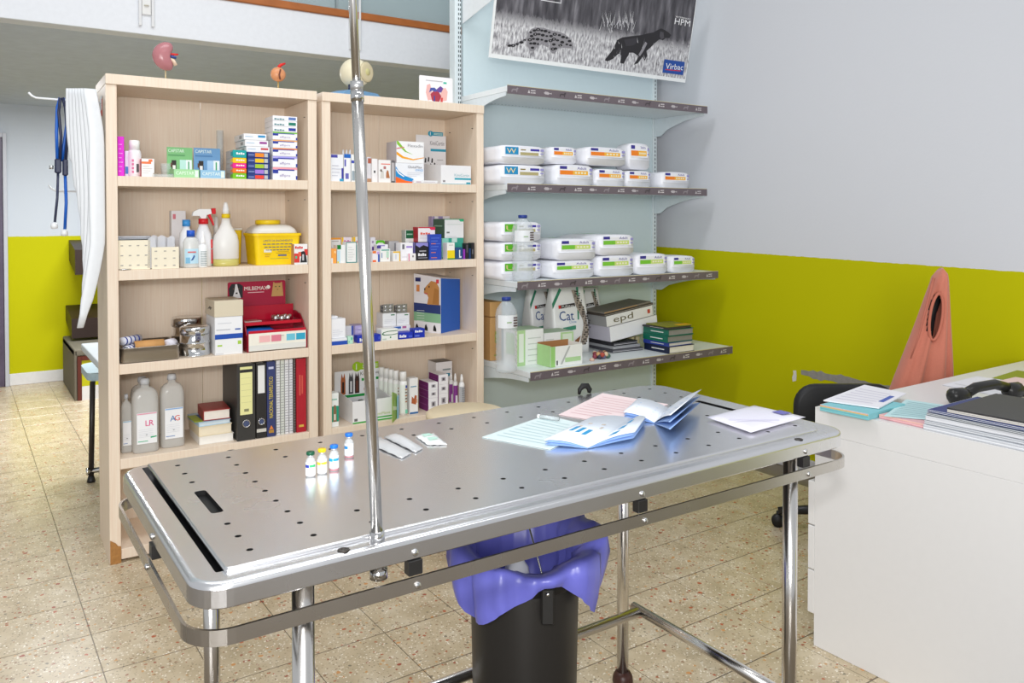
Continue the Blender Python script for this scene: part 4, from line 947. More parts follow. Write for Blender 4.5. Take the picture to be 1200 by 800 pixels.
C1('white carton with violet script and grey square', 469.5, 484, 284.5, .03, .06, z, 'f2f1f5', [('f', .12, .65, .3, .92, '6a6a74'), ('f', .45, .72, .95, .82, 'a48ad8'), ('f', .1, .2, .6, .24, 'd8d4de')])
C1('tiny white carton with pink end at the shelf edge', 478.5, 487.5, 297, .008, .02, z, 'f1eff0', [('f', 0, 0, .16, 1, 'e58aa4'), ('f', .5, .5, .7, .75, '8f8a90')])
_, b1 = C1('black carton with lilac arch and white lettering', 486.5, 502.5, 284, .03, .09, z, '1e1d24', [('f', [(.05, .98), (.95, .98), (.95, .75), (.6, .85), (.3, .72), (.05, .85)], '8f8ad0'), ('f', .3, .5, .8, .54, 'cfcfd6'), ('f', .2, .12, .9, .16, '9a9aa4'), ('l', 0, 0, 1, 1, '8a84c4')], [('f', '~', .2, .24, .16, 'ececf2', .62)])
C1('red and white carton resting on the black carton', 490, 510, 266, .05, .06, b1, 'efe9ea', [('f', [(.6, 1), (1, 1), (1, .8), (.75, .8)], 'd8285a'), ('f', 0, .93, 1, 1, 'c42238'), ('l', 0, 0, 1, 1, 'b01c2e'), ('f', .1, .4, .7, .44, 'd0c9cc'), ('f', .1, .25, .6, .29, 'd0c9cc')], [('f', '~', .12, .5, .14, 'e06a5a', .6)])
C1('white carton with dark green panel behind the white violet carton', 475, 485.5, 269.5, .105, .045, z, 'e6e8e4', [('f', .05, .72, .95, .99, '14603c'), ('f', .15, .84, .8, .88, '9ac4ac'), ('l', 0, 0, 1, 1, 'bcc2bc')])
C1('bright blue carton with orange lettering', 503.5, 517.5, 274.5, .02, .06, z, '2747b4', lines('f', '5a7ad8', 5, .1, .9, .4, .95) + [('f', .1, .28, .5, .31, 'd87a5a'), ('f', .1, .08, .6, .11, 'd87a5a'), ('f', .1, .62, .5, .65, 'd87a5a')])
C1('lilac and white carton at the back behind the green and white one', 506, 529, 253.5, .3, .04, z, 'e9e6ee', [('f', 0, 0, .15, 1, 'a89ac4'), ('f', .35, 0, .6, 1, '9a90c0'), ('l', 0, 0, 1, 1, 'a89ac4')])
_, b1 = C1('teal carton under the green and white one', 518, 543, 279, .1, .13, z, '8fd0c0', [('f', .3, .5, 1, 1, '3aa690'), ('f', .45, .8, .7, 1, 'c9e6dc'), ('f', 0, 0, .25, .08, '1c7a5a')])
C1('large green and white carton on the teal carton', 521, 543.5, 256.5, .1, .13, b1, 'eceef0', [('f', [(.7, 1), (1, 1), (1, .86), (.82, .86)], '2fb884'), ('f', 0, .96, 1, 1, '2f9a6a'), ('l', 0, 0, 1, 1, '2a5c4a'), ('l', .1, .6, .8, .66, '86b4a0'), ('f', .1, .25, .25, .33, '6a6e6c'), ('f', .1, .08, .6, .1, 'c9c9cc'), ('f', .1, .7, .9, .72, 'bfd4c9')])
C1('white and yellow carton in the front row with green foot', 524, 533, 284.5, .025, .05, z, 'f2f1ec', [('f', 0, .08, 1, .55, 'f0d418'), ('f', 0, 0, 1, .08, '1c8a3a'), ('f', .2, .85, .8, .88, 'a8a49c')])
C1('navy carton with white vertical lettering', 533.7, 542.5, 290, .025, .05, z, '1f4a7c', [('f', .48, .12, .62, .8, 'dfe6ee'), ('f', .62, .12, .8, .25, 'dfe6ee')])
C1('slim violet carton beside the navy one', 543, 545.4, 292, .025, .04, z, '9a3ab8')
C1('slim black carton standing left of the slim navy one', 545.8, 549.3, 285, .02, .04, z, '242226', [('f', .2, .4, .7, .9, '54525a')])
C1('slim navy carton between two black cartons', 549.7, 552, 291, .02, .04, z, '1f3c6c')
C1('slim black carton at the right end of the shelf', 552.4, 556, 284.5, .02, .04, z, '1d1c20', [('f', .2, .3, .6, .6, '6a6a70')])

# ===== right bookcase, third shelf
z = BZ[2]; G = 'cartons on the third shelf of the right bookcase'
_, b1 = C1('flat white carton with blue foot at the far left', 386, 407, 396.5, .012, .12, z, 'eceef2', [('f', 0, 0, 1, .6, '2450b4')])
C1('white carton with blue right edge standing behind the flat one', 402.5, 415, 382, .15, .05, z, 'eef0f3', [('f', .75, .3, 1, 1, '2552b8')])
_, b2 = C1('large plain white carton stacked on the flat blue footed one', 386, 405, 373.5, .02, .1, b1, 'f0f1f5', lines('f', 'd6d9e4', 4, .1, .8, .1, .5))
C1('small plain white carton topping the white stack at the left', 386, 396, 370.5, .03, .07, b2, 'eef0f4', [('f', .1, .3, .9, .5, 'd8dbe6')])
C1('little mint green carton beside the flat blue footed one', 407.8, 414, 394, .012, .03, z, 'bfe8d4', [('f', .55, .5, .8, .85, '4ac49a'), ('f', .1, .2, .3, .4, '6ad0ac')])
b_ = z
for k in range(3):
    _, b_ = C1('flat lilac packet, %s of the small lilac pile behind the pole' % ('bottom', 'middle', 'top')[k], 416, 428, 390.5 - k * 4.6, .12, .08, b_, 'b9aede', [('f', .3, .2, .9, .4, 'd8d2ee')], group='lilac packet pile', name='packet', cat='packet')
_, b1 = C1('long blue carton with white lettering crossing behind the pole', 419, 446, 392.5, .012, .05, z, '1c33b0', [('f', .9, .3, 1, .7, '3a52c8')], [('f', '~', .08, .2, .45, 'e9ecf8', .3)])
C1('white pill carton with dark green oval', 447, 466.5, 385.5, .012, .06, z, 'f1f3ee', [('f', [(.02, .62), (.1, .75), (.4, .84), (.98, .86), (.98, .8), (.4, .78), (.14, .7), (.1, .6), (.2, .54), (.6, .52), (.98, .58), (.98, .52), (.6, .46), (.15, .48), (.04, .54)], '1f6a3c'), ('f', .5, .2, .58, .34, '2f8a4c'), ('f', .05, .08, .3, .2, 'c9d6c9')])
C1('flat royal blue carton with white script right of the oval carton', 467.2, 484, 389.5, .014, .06, z, '1d34b4', [('f', .7, .2, .95, .5, '4a60d0')], [('f', '~', .04, .25, .45, 'eef0fa', .5)])
C1('flat royal blue carton at the right end of the blue row', 484.8, 498, 385, .016, .05, z, '1c33b0', [('f', .1, .15, .5, .3, '6a80dc')], [('f', '~', .1, .6, .25, 'eef0fa', .7)])
_, b3 = C1('wide flat white carton under the two blister cartons', 449, 481, 382, .1, .1, z, 'eeecee', [('f', .3, .75, .65, .95, '3a6ab8'), ('f', .7, .75, .85, .95, 'b86a9a')])
for k, (pl, pr, lb) in enumerate(((448.5, 464.2, 'left white carton with silver blister strips rising from its open top'), (465, 480, 'right white carton with silver blister strips rising from its open top'))):
    o, tp = C1(lb, pl, pr, 367, .11, .08, b3, 'eff0f1', [('f', .6, .82, .9, .9, '2f7a4a')] + lines('f', 'cfd0d6', 3, .1, .8, .25, .6), group='blister cartons', name='blister_carton')
    w_ = o.dimensions.x if o.dimensions.x > .01 else .06
    for q in range(3):
        m = MB(); m.box(-.028, .028, .012 + q * .02, .0135 + q * .02, 0, .045 - q * .004, mat('b4b4b4', .25, .8))
        for i in range(2):
            for j in range(2): m.ball((-.014 + i * .027, .012 + q * .02, .014 + j * .018), .009, mat('c9c9c9', .2, .8), 1, .4, .8, 10, 6)
        m.build('blister_strip', o, (0, 0, tp - o.location.z - .0))
# big rotated dog carton
pA = BK.uz(519, 390, .08); v0 = .08
u, _ = BK.uz(516.5, 391, v0)
_, zt = BK.uz(519, 326, v0)
hh = min(zt - z + .008, BZ[1] - .062 - z)
t = thing('dog_food_carton', 'tall white carton showing a golden dog, its blue side turned forward', 'box', BK.w(u, v0, z + .0005), BK.a)
m = MB(); aw, bw = .172, .184      # left face length, right face length
ang = math.radians(62); dl = Vector((-math.cos(ang), math.sin(ang))); dr = Vector((math.cos(math.radians(28)), math.sin(math.radians(28))))
dr = Vector((math.sin(ang), math.cos(ang)))
ang2 = ang
pts = [(0, 0), tuple(dr * bw), tuple(dr * bw + dl * aw), tuple(dl * aw)]
hts = (hh - .006, hh - .022, hh + .0, hh + .012)
m.add([(x, y, 0) for x, y in pts] + [(p[0], p[1], q_) for p, q_ in zip(pts, hts)], [(0, 3, 2, 1), (4, 5, 6, 7), (0, 1, 5, 4), (1, 2, 6, 5), (2, 3, 7, 6), (3, 0, 4, 7)], mat('e8e6ea', .4, 0, .02))
m.build('carton_body', t)
ep = .0008
nl = Vector((-math.sin(ang), -math.cos(ang))); nr = Vector((math.cos(ang), -math.sin(ang)))
fl_ = lambda a, b_, e=ep: (dl.x * (aw - a) + nl.x * e, dl.y * (aw - a) + nl.y * e, b_)
m = MB(); q = [(.001, .001), (bw - .001, .001), (bw - .001, hh - .024), (.001, hh - .008)]
m.add([(dr.x * a + nr.x * ep, dr.y * a + nr.y * ep, b_) for a, b_ in q], [(0, 1, 2, 3)], P('1f5cb8')); o = m.build('side_print', t); o['label'] = 'plain bright blue side'
m = MB()
def dogp(pts, c, e): m.add([fl_(a * aw, b_ * hh, e) for a, b_ in pts], [tuple(range(len(pts)))], P(c))
dogp([(0, .36), (1, .34), (1, .5), (0, .52)], '2b3c74', .001); dogp([(0, .2), (1, .18), (1, .34), (0, .36)], '86b58e', .001)
dogp([(.5, .5), (.95, .5), (.95, .8), (.85, .9), (.65, .92), (.5, .84), (.4, .78), (.38, .7), (.5, .68), (.55, .62)], 'c48a4e', .0014); dogp([(.7, .52), (.95, .5), (.95, .76), (.78, .8)], 'b0783e', .0018)
dogp([(.39, .75), (.44, .75), (.44, .79), (.4, .79)], '2a2220', .0019); dogp([(.4, .69), (.52, .67), (.52, .7), (.42, .71)], 'c4605a', .0019); dogp([(.56, .8), (.6, .8), (.6, .83), (.56, .83)], '2a2220', .0019)
dogp([(.1, .72), (.22, .72), (.22, .84), (.1, .84)], 'd8894e', .0014); dogp([(.06, .9), (.26, .9), (.26, .97), (.06, .97)], '2a2f6a', .0014); dogp([(.84, .88), (.94, .88), (.94, .95), (.84, .95)], 'd8404a', .0021)
for a in (.06, .4, .72): dogp([(a, .04), (a + .12, .03), (a + .12, .08), (a + .06, .15), (a + .02, .12)], '1f1d1e', .0014)
for k in range(5): dogp([(.12, .1 + .045 * k + .1), (.4, .1 + .045 * k + .1), (.4, .107 + .045 * k + .1), (.12, .107 + .045 * k + .1)], 'dfe6e0', .0018)
m.build('front_print', t)

# ===== right bookcase, fourth shelf
z = BZ[3]; G = 'products on the lower shelf of the right bookcase'
C1('small white and teal carton with a dog at the far left', 385.5, 397, 461, .03, .06, z, 'eef2f0', [('f', 0, .15, 1, .62, '1f9a7c'), ('f', [(.3, .15), (.75, .15), (.7, .55), (.6, .65), (.4, .65), (.34, .5)], '8a6a4e'), ('f', .4, .2, .62, .38, 'e4dcd0'), ('f', .1, .8, .8, .84, '9ac4b4')])
t = display(BK, 'chew_display', 'large white counter box with green edges and a row of dogs on its card', z, 413, 459.5, 468, 392, 446, 433, .03, .2, 'eeeeef', 'ebebed',
        cprints=[('f', 0, .38, 1, .44, '1f9a44'), ('f', .58, .73, 1, .79, '2fa04a')] + [('f', [(a, .46), (a + .1, .46), (a + .1, .78), (a + .08, .95), (a + .05, .84), (a + .02, .95), (a, .78)], c) for a, c in ((.13, 'a85a2e'), (.3, '4a4a4e'), (.43, '3a2420'))] + [('f', [(a + .03, .5), (a + .07, .5), (a + .07, .75), (a + .03, .75)], c) for a, c in ((.13, '2a1c18'), (.3, 'd8d8da'), (.43, '6a3a2a'))] + [('f', [(.62, .52), (.85, .52), (.8, .62), (.66, .66)], 'b07a50')],
        ctexts=[('f', 'KimiMove', .55, .86, .08, '6a6a64', .42)], fprints=[('f', 0, 0, 1, .06, '2fa83a'), ('f', .55, .12, 1, .18, '2fa83a'), ('f', .04, .1, .12, .22, '6a6a6a')], ftexts=[('f', 'KimiMove', .55, .26, .12, 'a8b85a', .4)], bubble=(.38, .95, .05, '9cc41c', '1'), group=G)
for k in range(7):
    m = MB(); x = -.085 + k * .028
    m.box(x - .012, x + .012, .015, .16, .003, .07 + .008 * (k % 2), mat('6f6f72', .35, .4), .003); m.build('blister_stack', t)
for k in range(8):
    m = MB(); m.ball((-.09 + k * .025, .012 + .01 * (k % 2), .082), .012, mat('c9c0a8', .3, .4), 1.1, .8, .6, 10, 6); m.build('capsule', t)
# shampoo bottles in a printed sleeve
us = [(447.5, .21), (453, .18), (458.5, .15), (464, .12), (472.3, .075)]
for k, (pc, v) in enumerate(us):
    u, _ = BK.uz(pc, 460, v); _, zt = BK.uz(pc, 430 + k * 1.3, v); hh = zt - z; r = .0185 if k < 4 else .021
    t = bottle('shampoo_bottle', 'tall white shampoo bottle at the front of the diagonal row' if k == 4 else 'white shampoo bottle, %s in the diagonal row' % ('rearmost', 'second from the rear', 'third from the rear', 'just behind the front bottle', '')[k], 'bottle', BK.w(u, v, z + .0005), BK.a, [(.0001, 0), (r, 0), (r, hh * .72), (r * .9, hh * .78), (.0001, hh * .78)], mat('f4f4f2', .3), [(.0001, hh * .782), (r * .85, hh * .782), (r * .85, hh * .97), (r * .75, hh), (.0001, hh)], mat('f8f8f6', .3), (r, .01, hh * .7, 200, 345), P('e9efe6'), group=None if k == 4 else 'shampoo bottles in a diagonal row', n=16)
    m = MB()
    for q in range(5): m.box(.002, .012, -r - .0022, -r - .001, hh * (.3 + q * .07), hh * (.33 + q * .07), P('6a5a52' if q % 2 else 'b07a5a'))
    if k == 4: m.box(.002, .014, -r - .0022, -r - .001, hh * .04, hh * .13, P('7ad0b0')); m.box(.004, .012, -r - .0022, -r - .001, hh * .63, hh * .69, P('2a3a9a'))
    m.build('label_print', t)
u, _ = BK.uz(466, 470, .03)
t = thing('leaflet_holder', 'green and light blue leaflet holder leaning by the shampoo bottles', 'leaflet', BK.w(u, .03, z + .0005), BK.a + .9)
m = MB(); m.prism([(-.1, .0), (0, 0), (.0, .10), (-.02, .125), (-.1, .15)], 0, .003, mat('8cb83a', .4)); m.prism([(-.095, .06), (0, .04), (0, .055), (-.095, .08)], -.001, 0, P('d9e6c0')); m.build('green_leaflet', t)
m = MB(); m.prism([(-.025, .0), (.004, 0), (.004, .115), (-.025, .11)], -.006, -.003, mat('8ec4e0', .4)); m.build('blue_leaflet', t)
C1('small white carton with a brown dog between bottles and purple cartons', 480, 490, 443, .06, .05, z, 'f0efee', [('f', [(.2, .3), (.75, .25), (.85, .5), (.6, .52), (.5, .42), (.25, .5)], 'b4623a'), ('f', 0, 0, 1, .05, '2f6aa4'), ('f', .1, .75, .8, .78, '6a9ab4'), ('f', .75, .3, .9, .4, 'd8a080')])
for col, (pl, pr, tops, base_lab) in enumerate(((502, 513.3, (466.5, 457.5, 448), 'front column'), (513.8, 525.3, (461, 450.5, 439), 'rear column'))):
    b_ = z
    for k, pt in enumerate(tops):
        _, b_ = C1('white and purple carton, %s of the %s' % (('bottom', 'middle', 'top')[k], base_lab), pl, pr, pt, .055 + .018 * col, .11, b_, 'f1eff2', [('l', 0, 0, 1, 1, '74206e'), ('f', .3, .35, .75, .75, 'b9b4ba'), ('f', .4, .42, .62, .68, '5a565c'), ('l', .15, .45, .8, .5, '9a5a96')], group='purple cartons on the lower shelf')
C1('grey topped white carton behind the purple cartons', 511, 530, 424, .24, .1, z, 'eceaec', [('f', .35, .62, .98, .7, '2a8aa4'), ('f', .4, .78, .9, .82, '8a969a'), ('t', 0, 0, 1, 1, '6a6a6c')])
for k, (pc, v, pt) in enumerate(((528.5, .17, 436), (533.5, .13, 437.5), (541, .085, 438.5))):
    u, _ = BK.uz(pc, 460, v); _, zt = BK.uz(pc, pt, v); hh = zt - z; r = .0135 if k < 2 else .0155
    t = bottle('spray_bottle', ('white spray bottle with purple label, rearmost of three', 'white spray bottle with purple label, middle of three', 'white spray bottle with grey printed back, nearest of three')[k], 'spray bottle', BK.w(u, v, z + .0005), BK.a, [(.0001, 0), (r, 0), (r, hh * .68), (r * .7, hh * .75), (.0001, hh * .75)], mat('f2f2f2', .3), [(.0001, hh * .752), (r * .6, hh * .752), (r * .5, hh * .88), (r * .28, hh), (.0001, hh)], mat('f6f6f6', .3), (r, .008, hh * .62, 195, 345), P('8a3a92' if k < 2 else 'b4b6ba'), group='three spray bottles by the shelf end', n=14)
    m = MB()
    if k < 2: m.box(-.006, .006, -r - .002, -r - .001, hh * .05, hh * .3, P('f1eef2'))
    else:
        for q in range(8): m.box(-.008, .01, -r - .002, -r - .001, hh * (.05 + q * .07), hh * (.08 + q * .07), P('8a8c92'))
    m.build('label_print', t)

# ===== on top of the bookcases
zt_ = 2.02
def base_plate(t, a, b_, h_, c):
    m = MB(); m.prism(rrect(-a, a, -b_, b_, min(a, b_) * .6, 4), 0, h_, mat(c, .4), 'XY'); m.build('base', t)
u, _ = BK.uz(196, 90, .10)
t = thing('kidney_model', 'pink kidney anatomy model with red artery on a thin rod', 'anatomical model', BK.w(u, .14, zt_ + .0005), BK.a)
base_plate(t, .05, .035, .012, 'efe4d2')
m = MB(); m.tube([(0, 0, .012), (0, 0, .06)], .003, mat('d9c9a0', .4, .4)); m.build('rod', t)
m = MB(); rings = []
for k in range(13):
    a = -math.pi / 2 + math.pi * k / 12; zz_ = .118 + .062 * math.sin(a); r = .052 * max(.02, math.cos(a)) ** .8
    cx = -.010 + .016 * math.sin(a) ** 2
    rings.append([(cx + r * .85 * math.cos(2 * math.pi * q / 20) * (1 - .42 * math.exp(-((q if q < 10 else q - 20) / 3) ** 2) * math.exp(-(math.sin(a) / .35) ** 2)), r * .62 * math.sin(2 * math.pi * q / 20), zz_) for q in range(20)])
m.loft(rings, mat('b2757a', .25, 0, .1)); m.build('kidney', t)
m = MB(); m.tube([(.012, 0, .128), (.03, -.004, .128), (.052, -.006, .13)], .0055, mat('d81c1c', .3), radii=[.0065, .006, .003]); m.build('artery', t)
m = MB(); m.tube([(.012, -.01, .118), (.03, -.014, .116), (.042, -.016, .112)], .006, mat('2c4a8c', .3), radii=[.006, .006, .005]); m.build('vein', t)
m = MB(); m.tube([(.012, -.008, .108), (.03, -.012, .1), (.04, -.014, .08)], .007, mat('e4c9b0', .4), radii=[.006, .008, .008]); m.build('ureter', t)
u, _ = BK.uz(329, 100, .10)
t = thing('heart_model', 'small orange anatomy model with red vessel on a rod', 'anatomical model', BK.w(u, .14, zt_ + .0005), BK.a)
base_plate(t, .035, .03, .008, 'e9dcc4')
m = MB(); m.tube([(0, 0, .008), (0, 0, .055)], .003, mat('caa860', .4, .4)); m.build('rod', t)
m = MB(); m.ball((0, 0, .085), .036, mat('d08e62', .35, 0, .2), 1.0, .7, .95, 18, 10); m.build('organ', t)
m = MB(); m.tube([(.002, -.0255, .058), (-.003, -.0275, .08), (.004, -.025, .105)], .0035, mat('6e3a28', .4)); m.build('groove', t)
m = MB(); m.tube([(.0, 0, .118), (.012, 0, .13), (.034, 0, .14)], .006, mat('d42018', .3), radii=[.007, .008, .004]); m.build('vessel', t)
m = MB(); m.box(-.16, .0, 0, .1, 0, .004, P('d9cdb8')); m.box(-.155, -.05, .002, .09, .004, .006, mat('6a4a3e', .5)); u, _ = BK.uz(232, 92, .05); tag(m.build('flat_card', None, BK.w(u, .06, zt_ + .0005), BK.a), 'flat brown and cream card lying beside the kidney model', 'card')
m = MB(); m.box(-.12, .14, 0, .1, 0, .004, P('e4e4e6')); m.box(-.12, -.02, .01, .1, .004, .008, P('d3d6da')); u, _ = BK.uz(270, 96, .05); tag(m.build('paper_sheets', None, BK.w(u, .05, zt_ + .0005), BK.a), 'loose white sheets on top of the left bookcase', 'paper')
m = MB(); m.lathe([(.0001, 0), (.045, 0), (.05, .006), (.04, .014), (.0001, .016)], BLACK, n=20); u, _ = BK.uz(350, 103, .12); tag(m.build('black_disc', None, BK.w(u - .015, .16, zt_ + .0005)), 'flat black disc at the right end on top of the left bookcase', 'disc')
# eye model on the right bookcase
u, _ = BK.uz(422, 90, .12)
t = thing('eye_model', 'cream eyeball anatomy model cut open, behind the leaning pole', 'anatomical model', BK.w(u, .19, zt_ + .0005), BK.a + .5)
m = MB(); m.prism([(-.16, 0), (.17, 0), (.165, .022), (.12, .045), (-.06, .045), (-.13, .025)], -.05, .06, mat('6f9cc4', .6, 0, .1)); o = m.build('base', t); o['label'] = 'blue base'
m = MB(); m.tube([(-.03, 0, .045), (-.03, 0, .075)], .014, mat('3a4058', .4)); m.build('stem', t)
m = MB(); rings = []
for k in range(11):
    a = math.radians(-90 + 150 * k / 10); yy = math.sin(a) * .075; r = max(.002, math.cos(a) * .075)
    rings.append([(r * math.cos(2 * math.pi * q / 24), -yy, .135 + r * math.sin(2 * math.pi * q / 24)) for q in range(24)])
m.loft(rings, mat('e6ddc0', .4)); m.build('eyeball', t)
for nm, r0, r1, yy, c in (('rim', .0385, .052, -.0655, 'cfc3a0'), ('iris', .0001, .05, -.066, '9a6a48'), ('lens', .0001, .02, -.068, 'c9c28a')):
    m = MB(); m.loft([[(r * math.cos(2 * math.pi * q / 20) + .012, yy - d_, .138 + r * math.sin(2 * math.pi * q / 20)) for q in range(20)] for r, d_ in ((r1, 0), (r1 * .9, .006), (max(r0, .002), .008))], mat(c, .35)); m.build(nm, t)
u0, _ = BK.uz(491.5, 118, .16); u1, zb_ = BK.uz(530.5, 120, .16); _, zc = BK.uz(511, 90, .16)
cw, ch = u1 - u0, zc - zt_
t = thing('anatomy_card', 'white card picturing a pink and blue heart on the right bookcase', 'card', BK.w((u0 + u1) / 2, .16, zt_ + .0005), BK.a)
m = MB(); m.prism(rrect(-cw / 2, cw / 2, 0, ch, .006, 3), 0, .003, mat('f2f1f3', .35)); m.build('card', t)
m = MB()
for pts, c in (([(-.04, .02), (-.02, .025), (-.022, .06), (-.03, .085), (-.045, .08), (-.05, .05)], 'e8b4b0'), ([(.02, .02), (.05, .025), (.055, .06), (.045, .075), (.03, .07), (.02, .05)], 'eab9b2'), ([(-.02, .02), (.012, .012), (.024, .04), (.01, .06), (-.012, .06), (-.028, .045)], 'a83a4c'), ([(-.035, .05), (-.028, .07), (-.008, .072), (.006, .06), (-.006, .055), (-.02, .06)], '4a5aa4'), ([(.0, .065), (.02, .08), (.034, .072), (.024, .055), (.008, .055)], '6a4a98'), ([(-.012, .014), (-.006, .012), (-.006, .04), (-.012, .04)], '2f4a9c'), ([(.018, .012), (.03, .01), (.032, .035), (.022, .035)], 'd04a4a'), ([(-.05, .096), (.03, .096), (.03, .099), (-.05, .099)], 'b9b6bc'), ([(.034, .09), (.05, .09), (.05, .097), (.034, .097)], '3fc0a4'), ([(-.01, .002), (.008, .002), (.008, .008), (-.01, .008)], '3fc0a4')):
    m.add([(a * cw / .16, -.0008 - .00005 * len(m.f), b_ * ch / .115) for a, b_ in pts], [tuple(range(len(pts)))], P(c))
m.build('heart_picture', t)
m = MB(); m.prism([(.003, 0), (.06, 0), (.003, ch * .7)], -.002, .002, mat('e6e6e8', .4), 'YZ'); m.build('easel_stand', t)

# ------------------------------------------------------------------ things hanging on the side of the left bookcase
SIDE = -0.012
def sidew(dx, v, z): return BK.w(SIDE - dx, v, z)
hv = .14
u_in, zr_ = BK.uz(75, 118, hv); u_out, _ = BK.uz(42, 115, hv)
L = SIDE - u_out - .001
t = thing('hanging_hook', 'long white metal hook projecting from the side of the left bookcase', 'hook', sidew(.0008, hv, zr_), BK.a)
m = MB(); m.tube([(0, 0, 0), (-L, 0, .004), (-L - .015, 0, .012), (-L - .026, 0, .024)], .0045, mat('eceef0', .3)); m.build('rod', t)
m = MB(); m.box(-.003, -.0002, -.02, .02, -.03, .03, mat('e2e4e6', .35), .001); m.build('wall_plate', t)
# white plastic collars
COLL = mat('eceff2', .35, 0, .03, trans=.08)
n_c = 7
for k in range(n_c):
    f_ = k / (n_c - 1)                        # 0 = outermost (left), 1 = next to the bookcase
    yb = (196, 232, 262, 300, 330, 362, 384)[k]; vv = .10 - .0132 * k
    m = MB(); rings = []; NP = 18
    for i in range(NP):
        s_ = i / (NP - 1); py = 104 + (yb - 104) * s_
        q = (py - 104) / 280.0
        px = 85.0 + 20.0 * f_ + (6 + 9 * f_) * math.sin(math.pi * min(1, q * 1.0)) * (.4 + .6 * f_) - (2 + 9 * f_) * q ** 2.2 + 7 * (1 - f_) * q
        u, zz = BK.uz(px, py, vv)
        rx = .030 * (.55 + .45 * math.sin(math.pi * min(1, .12 + s_ * .9)) ** .6) * (1 if s_ < .93 else .75); ry = .0052
        u = min(u, SIDE - rx - .003)
        rings.append([(u - SIDE + rx * math.cos(2 * math.pi * j / 14), vv + ry * math.sin(2 * math.pi * j / 14) * 1.0 + .0 * j, zz) for j in range(14)])
    m.loft(rings, COLL, True)
    o = m.build('plastic_collar', None, BK.w(SIDE, 0), BK.a)
    tag(o, 'curved white plastic pet collar hung on the bookcase side, %s of seven' % ('outermost and shortest', 'second from the outside', 'third from the outside', 'middle', 'third from the bookcase', 'second from the bookcase', 'innermost and longest')[k], 'pet collar', 'white collars hanging beside the bookcase')
# stethoscope
t = thing('stethoscope', 'blue stethoscope hanging from the white hook', 'stethoscope', sidew(L * .62, hv - .0, zr_), BK.a)
BLU = mat('1b62c4', .35); NAV = mat('262d4a', .35)
m = MB(); m.tube([(-.018, -.004, -.25), (-.02, -.004, -.13), (-.016, -.004, -.03), (-.006, -.002, .009), (.006, .0, .009), (.016, .002, -.03), (.018, .004, -.1), (.006, .006, -.19), (.0, .006, -.25)], .0065, BLU, 10); m.build('tube', t)
m = MB(); m.tube([(.012, -.008, -.25), (.02, -.01, -.13), (.013, -.01, -.03), (.003, -.01, .011), (-.006, -.01, .008), (-.012, -.01, -.05), (-.004, -.008, -.15), (-.01, -.006, -.25)], .006, NAV, 10); m.build('dark_tube', t)
m = MB(); m.box(-.028, -.004, -.016, .012, -.30, -.24, NAV, .005); m.box(.0, .02, -.016, .012, -.31, -.24, NAV, .005); m.build('yoke', t)
m = MB(); m.tube([(-.016, -.004, -.3), (-.02, -.006, -.4), (-.03, -.01, -.5)], .005, mat('3a3f58', .3), 8); m.build('ear_tube', t)
m = MB(); m.tube([(.01, -.004, -.31), (.012, -.006, -.42), (.006, -.008, -.53)], .006, BLU, 8); m.build('ear_tube', t)
for x, zz in ((-.032, -.515), (.004, -.545)):
    m = MB(); m.lathe([(.0001, -.014), (.012, -.012), (.014, 0), (.01, .012), (.0001, .014)], mat('eceef0', .3), (x, -.01, zz)); m.build('ear_tip', t)
m = MB(); m.lathe([(.0001, -.008), (.008, -.008), (.008, .006), (.0001, .006)], CHROME, (-.04, -.005, -.275), 12); m.build('chest_piece', t)
# second small hook further down
t = thing('hanging_hook', 'small white hook lower on the bookcase side behind the stethoscope', 'hook', sidew(.0008, .25, zr_ - .37), BK.a)
u2, _ = BK.uz(57, 208, .25); L2 = SIDE - u2
m = MB(); m.tube([(0, 0, 0), (-L2 + .03, 0, .0), (-L2 + .01, 0, .01), (-L2, 0, .026)], .004, mat('e6e8ea', .3), 8); m.build('rod', t)
m = MB(); m.box(-.003, -.0002, -.015, .015, -.02, .02, mat('e2e4e6', .35), .001); m.build('wall_plate', t)

# ------------------------------------------------------------------ back room: bench, wall brackets, chair, table
pb = onZ(75, 447, 0); pf = onZ(90, 470, 0)
t = thing('bench', 'low brown grey upholstered bench with lime and white end', 'bench', (.715, 7.12, 0), 0)
m = MB(); m.box(-.02, .0, 0, .88, 0, .39, mat('6b6557', .8), .004); m.box(-.02, .75, 0, .88, .345, .40, mat('6f6a5c', .8), .01); m.build('upholstery', t)
m = MB(); m.box(.001, .03, -.012, .01, 0, .344, mat('5a2318', .5)); m.box(.031, .7, -.012, .01, .312, .344, mat('5a2318', .5)); m.build('wooden_edge', t)
m = MB(); m.box(.031, .7, -.004, .02, .11, .311, mat('bcba00', .55)); m.build('lime_panel', t)
m = MB(); m.box(.031, .7, -.008, .02, 0, .109, mat('dcdcdc', .5)); m.build('skirting', t)
for k, (pa, ya, yb, lb) in enumerate(((88, 287, 322, 'upper dark brown bracket on the far lime wall'), (84, 368, 402, 'lower dark brown bracket on the far lime wall'))):
    q = onY(pa, (ya + yb) / 2, 7.6); zl = max(.425, onY(pa, yb, 7.6).z); zh = onY(pa, ya, 7.6).z
    m = MB(); m.prism([(7.6, zl), (7.6, zh - .04), (FARY - .001, zh + .03), (FARY - .001, zl + .1)], q.x, q.x + .28, mat('2c1d18', .45), 'YZ')
    tag(m.build('wall_bracket', None), lb, 'bracket', 'dark brackets on the far wall')
